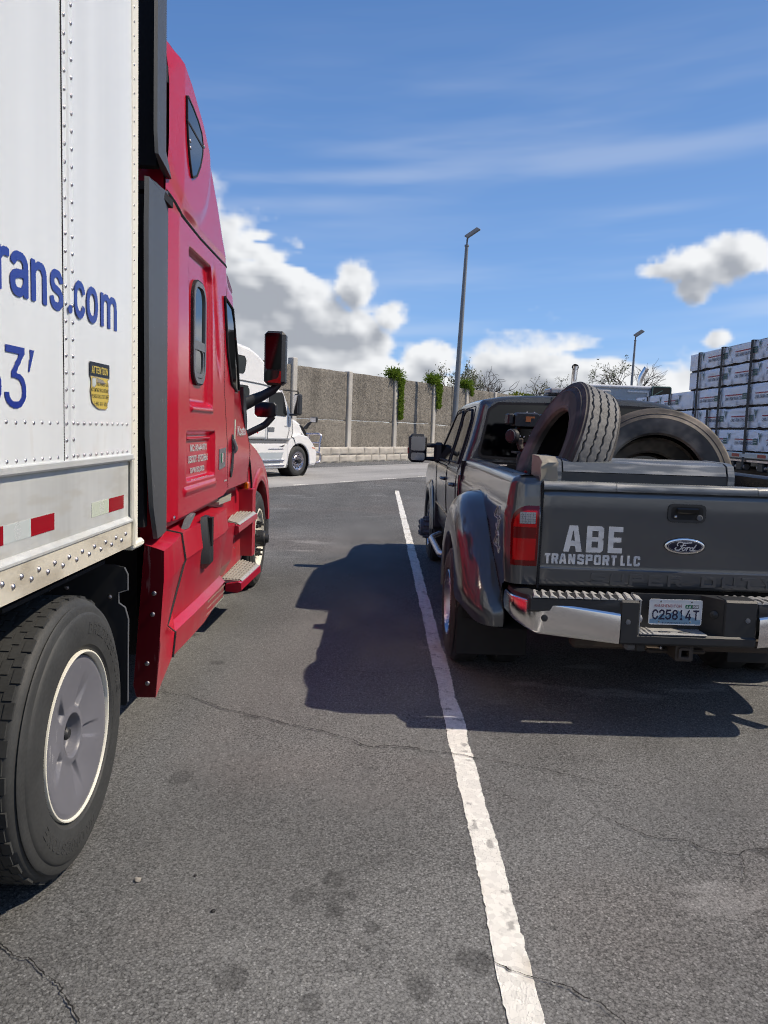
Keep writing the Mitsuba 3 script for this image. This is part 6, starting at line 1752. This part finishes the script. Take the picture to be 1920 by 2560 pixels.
# ---------------------------------------------------------------- white tractor on the concrete lane
at(frame((-2.756, 26.26, 0), (0.517, 0.856)))
wt = thing('white_tractor', 'white sleeper semi tractor with a chrome bull bar on the concrete lane', 'truck')
part(wt, 'sleeper', rprism([(-4.9, 1.20), (-4.9, 3.92), (-4.5, 4.05), (-3.4, 4.08), (-2.95, 4.05), (-2.44, 3.97), (-2.0, 3.79), (-1.72, 3.60), (-1.5, 3.30), (-1.38, 2.90), (-1.62, 2.70), (-1.62, 1.20)], 'x', 0.0, -2.45, 0.10), 'white_paint', 40)
part(wt, 'cab', rprism([(-1.64, 1.20), (-1.64, 2.90), (-1.30, 2.88), (-0.98, 2.80), (-0.84, 2.70), (-0.36, 2.02), (-0.32, 1.98), (-0.32, 1.20)], 'x', -0.012, -2.43, 0.06), 'white_paint', 40)
part(wt, 'bonnet', rprism([(-0.325, 1.20), (-0.33, 1.985), (0.165, 1.835), (0.46, 1.69), (0.64, 1.50), (0.735, 1.32), (0.76, 1.05), (0.3, 1.0), (-0.2, 1.1)], 'x', -0.16, -2.29, 0.10), 'white_paint', 40)
archw = [(0.10 + 0.575 * math.cos(a), 0.505 + 0.575 * math.sin(a)) for a in np.linspace(-0.12, np.pi + 0.05, 24)]
part(wt, 'fender', rprism(Polygon([(0.70, 0.36), (1.02, 0.40), (1.09, 0.60), (1.05, 0.83), (0.86, 1.10), (0.55, 1.33), (0.1, 1.40), (-0.25, 1.33), (-0.42, 1.18), (-0.55, 1.0), (-0.52, 0.30)] + archw[::-1]), 'x', 0.0, -0.55, 0.035), 'white_paint', 40)
part(wt, 'fender', rprism(Polygon([(0.70, 0.36), (1.02, 0.40), (1.09, 0.60), (1.05, 0.83), (0.86, 1.10), (0.55, 1.33), (0.1, 1.40), (-0.25, 1.33), (-0.42, 1.18), (-0.55, 1.0), (-0.52, 0.30)] + archw[::-1]), 'x', -2.45, -1.9, 0.035), 'white_paint', 40)
part(wt, 'arch_liner', lathe([(0.573, -0.03), (0.57, -0.5)], (1, 0, 0), (0, 0.10, 0.505), 32), 'under_black', 40)
part(wt, 'fender_seam', tube([(0.006, -0.34, 1.30), (0.008, -0.22, 1.26), (0.008, -0.16, 1.15), (0.006, -0.12, 1.04)], 0.012, 6), 'black_rubber')
part(wt, 'bonnet_seam', tube([(-0.02, -0.325, 1.98), (-0.01, -0.30, 1.7), (0.002, -0.30, 1.42), (0.004, -0.345, 1.28)], 0.013, 6), 'black_rubber')
part(wt, 'bumper', rprism([(0.72, 0.33), (1.0, 0.33), (1.12, 0.45), (1.12, 0.82), (0.80, 0.82)], 'x', -0.015, -2.44, 0.05), 'white_paint', 40)
part(wt, 'skirt', rprism([(-4.3, 0.29), (-0.60, 0.29), (-0.52, 0.45), (-0.48, 0.98), (-0.56, 1.085), (-4.3, 1.085)], 'x', -0.01, -0.5, 0.03), 'white_paint', 40)
part(wt, 'skirt_recess', prism([(-2.1, 0.40), (-0.92, 0.44), (-0.72, 0.80), (-2.1, 0.80)], 'x', -0.02, -0.0075), 'silver_grey_paint', False)
part(wt, 'skirt_step', [cbox((-0.05, -1.9, 0.520), (0.045, -0.72, 0.560), 0.012), cbox((-0.05, -1.5, 0.90), (0.012, -0.75, 0.925), 0.008), cbox((-0.05, -2.2, 0.36), (0.03, -0.70, 0.40), 0.012)], 'polished_aluminium', 25)
part(wt, 'dark_band', prism([(-4.3, 1.09), (-0.72, 1.09), (-0.58, 1.185), (-4.3, 1.185)], 'x', -0.06, -0.02), 'grey_plastic', False)
part(wt, 'roof_seam', tube([(0.004, -4.6, 2.97), (0.005, -2.78, 2.965), (0.005, -1.9, 2.91), (0.005, -1.52, 2.87)], 0.022, 6), 'grey_plastic')
for nm_, P, b in (('sleeper_roof_window', [(-3.35, 3.20), (-2.76, 3.19), (-2.70, 3.26), (-2.64, 3.55), (-2.70, 3.66), (-3.3, 3.70)], 'tinted_glass'), ('sleeper_window', [(-3.2, 2.25), (-2.62, 2.25), (-2.50, 2.32), (-2.48, 2.68), (-2.56, 2.80), (-3.2, 2.82)], 'tinted_glass'), ('door_window', [(-1.52, 2.03), (-0.66, 1.985), (-0.62, 2.03), (-0.84, 2.64), (-0.92, 2.69), (-1.47, 2.63)], 'dark_glass')):
    g_ = Polygon(P).buffer(-0.06).buffer(0.06)
    wk = part(wt, nm_, prism(g_, 'x', -0.01, 0.004), b, 20)
    part(wk, 'gasket', prism(g_.buffer(0.03).difference(g_), 'x', -0.012, 0.007), 'black_rubber', 20)
part(wt, 'windscreen', tm([(-0.14, -0.93, 2.78), (-0.20, -0.32, 2.02), (-2.25, -0.32, 2.02), (-2.30, -0.93, 2.78)], [[0, 1, 2], [0, 2, 3]]), 'dark_glass', False)
part(wt, 'pillar', tube([(-0.06, -0.86, 2.76), (-0.07, -0.38, 2.0)], 0.05, 8), 'white_paint')
part(wt, 'door_seam', [tube([(0.002, -1.575, 2.85), (0.002, -1.56, 1.20)], 0.008, 6), tube([(-0.002, -0.50, 1.95), (0.002, -0.46, 1.5), (0.002, -0.58, 1.20)], 0.008, 6)], 'grey_plastic')
part(wt, 'door_handle', cbox((-0.01, -1.52, 1.46), (0.012, -1.23, 1.60), 0.01), 'grey_plastic', 20)
part(wt, 'round_lock', domes([(0.0, -2.06, 1.55)], 0.09, (1, 0, 0), 0.3, 14), 'grey_plastic')
part(wt, 'red_tag', box((0.0, -2.08, 1.40), (0.004, -2.03, 1.45)), 'red_lens', False)
part(wt, 'door_badge', textfit('VNL', (0.002, -0.72, 1.625), YV, ZV, 0.17, 0.035, 0.002), 'grey_plastic', False)
part(wt, 'skirt_vent', prism([(-0.95, 0.99), (-0.80, 1.02), (-0.66, 1.06), (-0.70, 1.02), (-0.76, 0.98)], 'x', 0.0, 0.004), 'black_plastic', False)
part(wt, 'headlamp', prism([(0.30, 1.70), (0.44, 1.66), (0.60, 1.52), (0.70, 1.35), (0.71, 1.20), (0.60, 1.34), (0.45, 1.50)], 'x', -0.35, -0.145), 'black_gloss', 20)
part(wt, 'headlamp_lens', prism([(0.38, 1.46), (0.50, 1.36), (0.47, 1.25), (0.39, 1.34)], 'x', -0.3, -0.150), 'clear_lens', 20)
part(wt, 'turn_lamp', prism([(0.80, 0.97), (0.98, 0.94), (0.97, 0.91), (0.82, 0.93)], 'x', 0.0, 0.006), 'amber_lens', False)
part(wt, 'chassis', [box((-1.7, -6.8, 0.65), (-0.75, 0.7, 0.95)), box((-2.2, -4.3, 0.35), (-0.4, -0.6, 1.2))], 'under_black', False)


def far_wheel(name, v, u, R, r, bs='polished_aluminium'):
    k = part(wt, name, None, None)
    M = np.eye(4); M[:3, 3] = (u, v, R)
    part(k, 'tyre', moved(lathe(tyre_profile(R, r, 0.28), n=72), M), 'tyre_rubber', 40)
    steel_rim(k, M, r, 0.03, bs, 10, 'steel', 'black_plastic', 0.09, 0.09)


far_wheel('front_wheel', 0.10, -0.05, 0.505, 0.305)
far_wheel('drive_wheel', -5.4, -0.02, 0.505, 0.305)
far_wheel('drive_wheel', -6.7, -0.02, 0.505, 0.305)
part(wt, 'tyre', [moved(lathe(tyre_profile(0.505, 0.305, 0.28), n=48), trimesh.transformations.translation_matrix((-2.15, v, 0.505))) for v in (0.10, -5.4, -6.7)], 'tyre_rubber', 40)
mk = part(wt, 'door_mirror', cbox((0.10, -0.42, 2.01), (0.32, -0.18, 2.70), 0.05), 'black_plastic', 30)
part(mk, 'glass', prism(rrect(0.12, 2.05, 0.30, 2.66, 0.03), 'y', -0.427, -0.421), 'mirror_glass', 20)
part(mk, 'arm', [tube(bend([(-0.08, -0.72, 2.80), (0.10, -0.55, 2.79), (0.22, -0.33, 2.78), (0.22, -0.30, 2.68)], 0.05), 0.022, 8), tube([(-0.05, -0.45, 2.02), (0.2, -0.32, 2.02)], 0.035, 8)], 'black_plastic')
hm = part(wt, 'bonnet_mirror', cbox((-0.05, 0.74, 1.80), (0.20, 0.86, 1.99), 0.03), 'black_plastic', 30)
part(hm, 'glass', prism(rrect(-0.035, 1.815, 0.185, 1.975, 0.02), 'y', 0.732, 0.739), 'mirror_glass', 20)
part(hm, 'arm', loft(np.array([[(x, y - w, z), (x, y + w, z), (x - 0.06, y + w, z), (x - 0.06, y - w, z)] for x, y, z, w in ((-0.12, 0.56, 1.56, 0.10), (-0.05, 0.72, 1.76, 0.07), (0.04, 0.80, 1.84, 0.05))])), 'black_plastic', 20)
part(wt, 'bull_bar', [tube(bend([(u, 1.10, 0.78), (u, 1.36, 0.78), (u, 1.45, 0.66), (u, 1.42, 0.46), (u, 1.2, 0.42)], 0.08), 0.035, 10) for u in (-0.1, -2.3)]
     + [tube(bend([(u, 1.36, 0.80), (u, 1.40, 1.10), (u, 1.48, 1.38), (u - 0.1 if u > -1 else u + 0.1, 1.40, 1.42), (-0.5 if u > -1 else -1.9, 1.30, 1.40)], 0.08), 0.035, 10) for u in (-0.1, -2.3)] + [tube([(-0.5, 1.30, 1.40), (-1.9, 1.30, 1.40)], 0.035, 8), tube([(-0.5, 1.30, 1.40), (-0.5, 1.34, 0.78)], 0.03, 8), tube([(-1.9, 1.30, 1.40), (-1.9, 1.34, 0.78)], 0.03, 8), tube([(-0.1, 1.40, 1.1), (-2.3, 1.40, 1.1)], 0.025, 8)], 'polished_aluminium', 40)
home()

# ---------------------------------------------------------------- flatbed trailer with wrapped lumber
FX = 6.0
fb = thing('flatbed_trailer', 'flatbed trailer with a white reflector rail carrying wrapped lumber', 'trailer')
part(fb, 'side_rail', cbox((FX, 5.6, 1.395), (FX + 0.10, 19.4, 1.488), 0.008), 'dirty_aluminium', 20)
for i in range(14):
    y0 = 12.50 - 0.92 * 7 + 0.92 * i - 0.05
    rk = part(fb, 'red_reflector', box((FX - 0.004, y0 - 0.14, 1.412), (FX - 0.0005, y0 + 0.14, 1.467)), 'red_tape', False)
    part(fb, 'white_reflector', box((FX - 0.0035, y0 + 0.17, 1.412), (FX - 0.0005, y0 + 0.75, 1.467)), 'silver_tape', False)
part(fb, 'lower_rail', cbox((FX + 0.02, 5.6, 1.33), (FX + 0.10, 19.4, 1.375), 0.006), 'polished_aluminium', 20)
part(fb, 'deck', box((FX + 0.08, 5.6, 1.40), (FX + 2.52, 19.4, 1.478)), 'lumber_wood', False)
part(fb, 'side_rail', cbox((FX + 2.50, 5.6, 1.395), (FX + 2.60, 19.4, 1.488), 0.008), 'dirty_aluminium', 20)
part(fb, 'main_beam', [box((FX + 0.8, 5.6, 0.95), (FX + 0.95, 18.0, 1.40)), box((FX + 1.65, 5.6, 0.95), (FX + 1.8, 18.0, 1.40))], 'silver_grey_paint', False)
for y in (11.2, 12.2, 12.55, 13.3, 13.6, 14.3, 15.6, 16.8):
    wk = part(fb, 'winch', cbox((FX + 0.03, y - 0.10, 1.19), (FX + 0.2, y + 0.10, 1.33), 0.015), 'black_plastic', 25)
    part(wk, 'drum', tube([(FX + 0.10, y - 0.16, 1.25), (FX + 0.10, y + 0.16, 1.25)], 0.05, 12), 'steel')
bk_ = part(fb, 'equipment_box', cbox((FX + 0.35, 9.4, 0.55), (FX + 0.9, 14.5, 1.22), 0.02), 'rust_metal', 25)
part(bk_, 'bolt_holes', domes([(FX + 0.35, 12.62 + 0.05 * i, 1.06 - 0.06 * j) for i in range(2) for j in range(2)], 0.012, (-1, 0, 0), 0.2), 'under_black')
for y in (7.0, 8.25):
    part(fb, 'wheel', moved(lathe(tyre_profile(0.5, 0.3, 0.28), (1, 0, 0), n=48), trimesh.transformations.translation_matrix((FX + 0.05, y, 0.5)) @ trimesh.transformations.rotation_matrix(np.pi, [0, 0, 1])), 'tyre_rubber', 40)
part(fb, 'front_bulkhead', box((FX + 0.05, 19.3, 1.49), (FX + 2.5, 19.38, 2.2)), 'dirty_aluminium', False)
part(fb, 'landing_gear', [box((FX + 0.5, 17.2, 0.1), (FX + 0.64, 17.34, 1.35)), box((FX + 0.42, 17.1, 0.02), (FX + 0.72, 17.44, 0.1))], 'rust_metal', False)

DY = np.array([0, -1.0, 0])
print_txt = textfit('OAK TRIM TREATED', (0, 0, 0), DY, ZV, 0.64, 0.055, 0.002, False, 0.25)
print_dict = mikit.ply(print_txt, 'black_ink', smooth=False)
red_dict = mikit.ply(tm([(0, 0, 0), (0, -0.66, 0), (0, -0.66, 0.016), (0, 0, 0.016)], [[0, 1, 2], [0, 2, 3]]), 'print_red', smooth=False)
vee = unary_union([LineString([(0.0, 0.0), (-0.055, 0.10), (-0.075, 0.13)]).buffer(0.010), LineString([(0.0, -0.03), (0.0, 0.05), (0.05, 0.125)]).buffer(0.010), LineString([(0.0, 0.03), (-0.01, 0.12)]).buffer(0.008), LineString([(0.02, 0.06), (0.02, 0.10)]).buffer(0.007)])
vee_dict = mikit.ply(prism(affinity.scale(vee, -0.85, 0.85, origin=(0, 0)), 'x', -0.0015, 0.0), 'print_green', smooth=False)
stm = prism(sbox(-0.075, -0.045, 0.075, 0.055).difference(unary_union([sbox(-0.06, 0.02, 0.06, 0.03), sbox(-0.06, -0.015, 0.06, -0.005)])), 'x', -0.0015, 0.0)
stamp_dict = mikit.ply(stm, 'print_green', smooth=False)
tag_dict = mikit.ply(prism([(-0.022, 0), (0.022, 0), (0.022, 0.06), (0.0, 0.10), (-0.022, 0.06)], 'x', -0.0025, 0.0), 'plate_white', smooth=False)


def place(k, name, d, x, y, z):
    q = nk(f'{k}__{name}'); scene[q] = {**d, 'to_world': T().translate([float(x), float(y), float(z)])}


def bundle(y0, y1, z0, z1, seed, label, first):
    """a wrapped stack of boards with prints on its side"""
    r = np.random.default_rng(seed)
    k = thing('lumber_bundle', label, 'lumber bundle', 'wrapped lumber bundles on the flatbed')
    x0, x1 = FX + 0.03 + 0.02 * r.random(), FX + 2.45
    ny, nz = max(8, int((y1 - y0) / 0.09)), 10
    gy, gz = np.linspace(y0, y1, ny), np.linspace(z0 + 0.004, z1, nz)
    Yg, Zg = np.meshgrid(gy, gz, indexing='ij')
    edge = np.minimum(np.minimum(Yg - y0, y1 - Yg), np.minimum(Zg - z0, z1 - Zg))
    rag = (Zg < z0 + 0.02) * 0.022 * meshkit.noise(np.stack([Yg * 9, Yg * 0, Yg * 0 + seed], -1), 2)
    Xg = x0 - 0.022 * (meshkit.fbm(np.stack([Yg * 2.2 + Zg * 1.5, Zg * 4 - Yg, Yg * 0 + seed], -1), 3, 3) - 0.5) + 0.012 * smoothstep_np(0.03, 0, edge)
    front = gridmesh(np.stack([Xg, Yg, Zg + rag], -1), flip=True)
    part(k, 'wrap', [front, box((x0 + 0.012, y0, z0 + 0.03), (x1, y1, z1)), ], 'wrap_sheet', True)
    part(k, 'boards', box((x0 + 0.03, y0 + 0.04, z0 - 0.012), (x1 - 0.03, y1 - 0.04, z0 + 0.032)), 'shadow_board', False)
    y = first
    while y > y0 + 0.1:
        for nm_, d, dy, dz, need in (('red_line', red_dict, 0.0, 0.195, 0.66), ('lettering', print_dict, 0.0, 0.115, 0.66), ('stamp', stamp_dict, -0.74, 0.165, 0.06), ('leaf_print', vee_dict, 0.22, 0.195, 0.05)):
            if y + dy < y1 - 0.03 and y + dy - need > y0 + 0.02:
                place(k, nm_, d, x0 - 0.0145, y + dy, z0 + dz)
        for dy in (0.12, -0.45):
            if y0 + .1 < y + dy < y1 - 0.1:
                place(k, 'wrap_tag', tag_dict, x0 - 0.0145, y + dy, z0 + 0.02)
        y -= 1.12


TZ = [(1.50, 1.862), (1.883, 2.232), (2.252, 2.608), (2.628, 2.966), (2.987, 3.312)]
nm5 = ['bottom', 'second', 'third', 'fourth', 'top']
for i, (z0, z1) in enumerate(TZ):
    if i < 3:
        bundle(15.50, 19.0, z0, z1, 10 + i, f'short wrapped lumber bundle at the far end of the load, {("lowest", "middle", "upper")[i]} of three', 18.35 - 0.1 * i)
    e = 15.77 if i > 2 else 15.44
    bundle(10.75, e, z0, z1, 20 + i, f'long grey wrapped lumber bundle in the near stack, {nm5[i]} of five tiers', (14.62, 14.85, 15.13, 14.83, 14.87)[i] + (0.0))
    bundle(6.0, 10.65, z0, z1, 30 + i, f'wrapped lumber bundle at the right edge of the photo, {nm5[i]} tier', 10.2 - 0.1 * i)
for y, zt_, lab in ((15.24, 3.315, 'dark strap over the far end of the tall stack'), (14.22, 3.315, 'second dark strap over the tall lumber stack'), (13.08, 3.315, 'third dark strap over the tall lumber stack'), (11.9, 3.315, 'dark strap over the tall stack at the right edge of the photo'), (10.2, 3.315, 'strap over the tall stack beyond the right edge'), (16.68, 2.597, 'strap over the low end of the load beside the tall stack'), (18.05, 2.597, 'strap over the low end of the load, farthest away'), (14.68, 2.226, 'short strap round the lower tiers of the tall stack')):
    lo = 1.40 if zt_ != 2.226 else 1.885
    w_ = 0.045
    segs = [box((FX - 0.001, y - w_, lo), (FX + 0.002, y + w_, zt_)), box((FX - 0.004, y - w_, zt_), (FX + 2.5, y + w_, zt_ + 0.006))]
    if lo < 1.5:
        segs += [box((FX - 0.008, y - w_ * .9, 1.25), (FX - 0.004, y + w_ * .9, 1.405))]
    whole('cargo_strap', cat(*segs), 'strap_web', lab, 'strap', 'straps over the lumber load', False)

# the flatbed's own tractor, only its roof and stacks in view
ft = thing('grey_tractor', 'silver grey tractor with two chrome exhaust stacks ahead of the lumber load', 'truck')
part(ft, 'sleeper', rprism([(5.70, 1.0), (5.70, 2.90), (5.78, 3.06), (5.95, 3.10), (7.85, 3.10), (8.0, 3.06), (8.06, 2.90), (8.06, 1.0)], 'y', 22.5, 24.3, 0.05), 'silver_grey_paint', 40)
part(ft, 'roof_rail', tube([(5.80, 22.49, 3.075), (7.55, 22.49, 3.075)], 0.045, 10), 'white_paint')
part(ft, 'corner_fairing', [cbox((7.56, 22.40, 2.3), (8.10, 22.52, 3.12), 0.03)], 'black_gloss', 25)
part(ft, 'corner_frame', [tube(bend([(7.57, 22.39, 2.3), (7.57, 22.39, 3.10), (8.09, 22.39, 3.10), (8.09, 22.39, 2.3)], 0.06), 0.02, 8), tube([(7.60, 22.385, 2.85), (7.85, 22.385, 3.0)], 0.015, 6)], 'print_green')
part(ft, 'bracket', [box((6.9, 22.46, 2.93), (7.50, 22.495, 2.97)), box((7.46, 22.46, 2.6), (7.50, 22.495, 2.93))], 'white_paint', False)
part(ft, 'cab', rprism([(24.3, 1.0), (24.3, 2.7), (24.7, 2.85), (25.6, 2.75), (26.3, 2.0), (28.2, 1.85), (28.4, 1.0)], 'x', 5.75, 8.0, 0.06), 'silver_grey_paint', 40)
part(ft, 'chassis', [box((6.3, 19.0, 0.6), (7.5, 28.0, 1.0))], 'under_black', False)
for y in (20.2, 21.5, 27.4):
    for x in (5.75, 7.85):
        part(ft, 'wheel', moved(lathe(tyre_profile(0.5, 0.3, 0.28), (1, 0, 0), n=40), trimesh.transformations.translation_matrix((x + 0.28 * (x > 7), y, 0.5)) @ trimesh.transformations.rotation_matrix(np.pi * (x < 7), [0, 0, 1])), 'tyre_rubber', 40)
def affinity_disc(n, c):
    return lathe([(0.105, -0.004), (0.100, 0.006), (0.0, 0.004)], n, c, 20)


for x, d in ((5.83, (-0.02, -0.17)), (7.84, (0.16, -0.07))):
    sk = part(ft, 'exhaust_stack', tube(bend([(x, 24.4, 1.0), (x, 24.4, 3.45), (x + d[0] * 1.0, 24.4 + d[1] * 1.0, 3.78)], 0.18, 8), 0.082, 18, caps=False), 'chrome', 50, 'chrome exhaust stack curved at the top')
    e0 = np.array([x + d[0], 24.4 + d[1], 3.78]); dv = np.array([d[0] * 0.9, d[1] * 0.9, 0.33 * 0.6]); dv /= np.linalg.norm(dv)
    nrm = np.array([d[0], d[1], 0.03]); nrm /= np.linalg.norm(nrm)
    part(sk, 'outlet', [affinity_disc(nrm * 0.9 + dv * 0.35, e0 + nrm * 0.02 - dv * 0.07)], 'under_black', False)
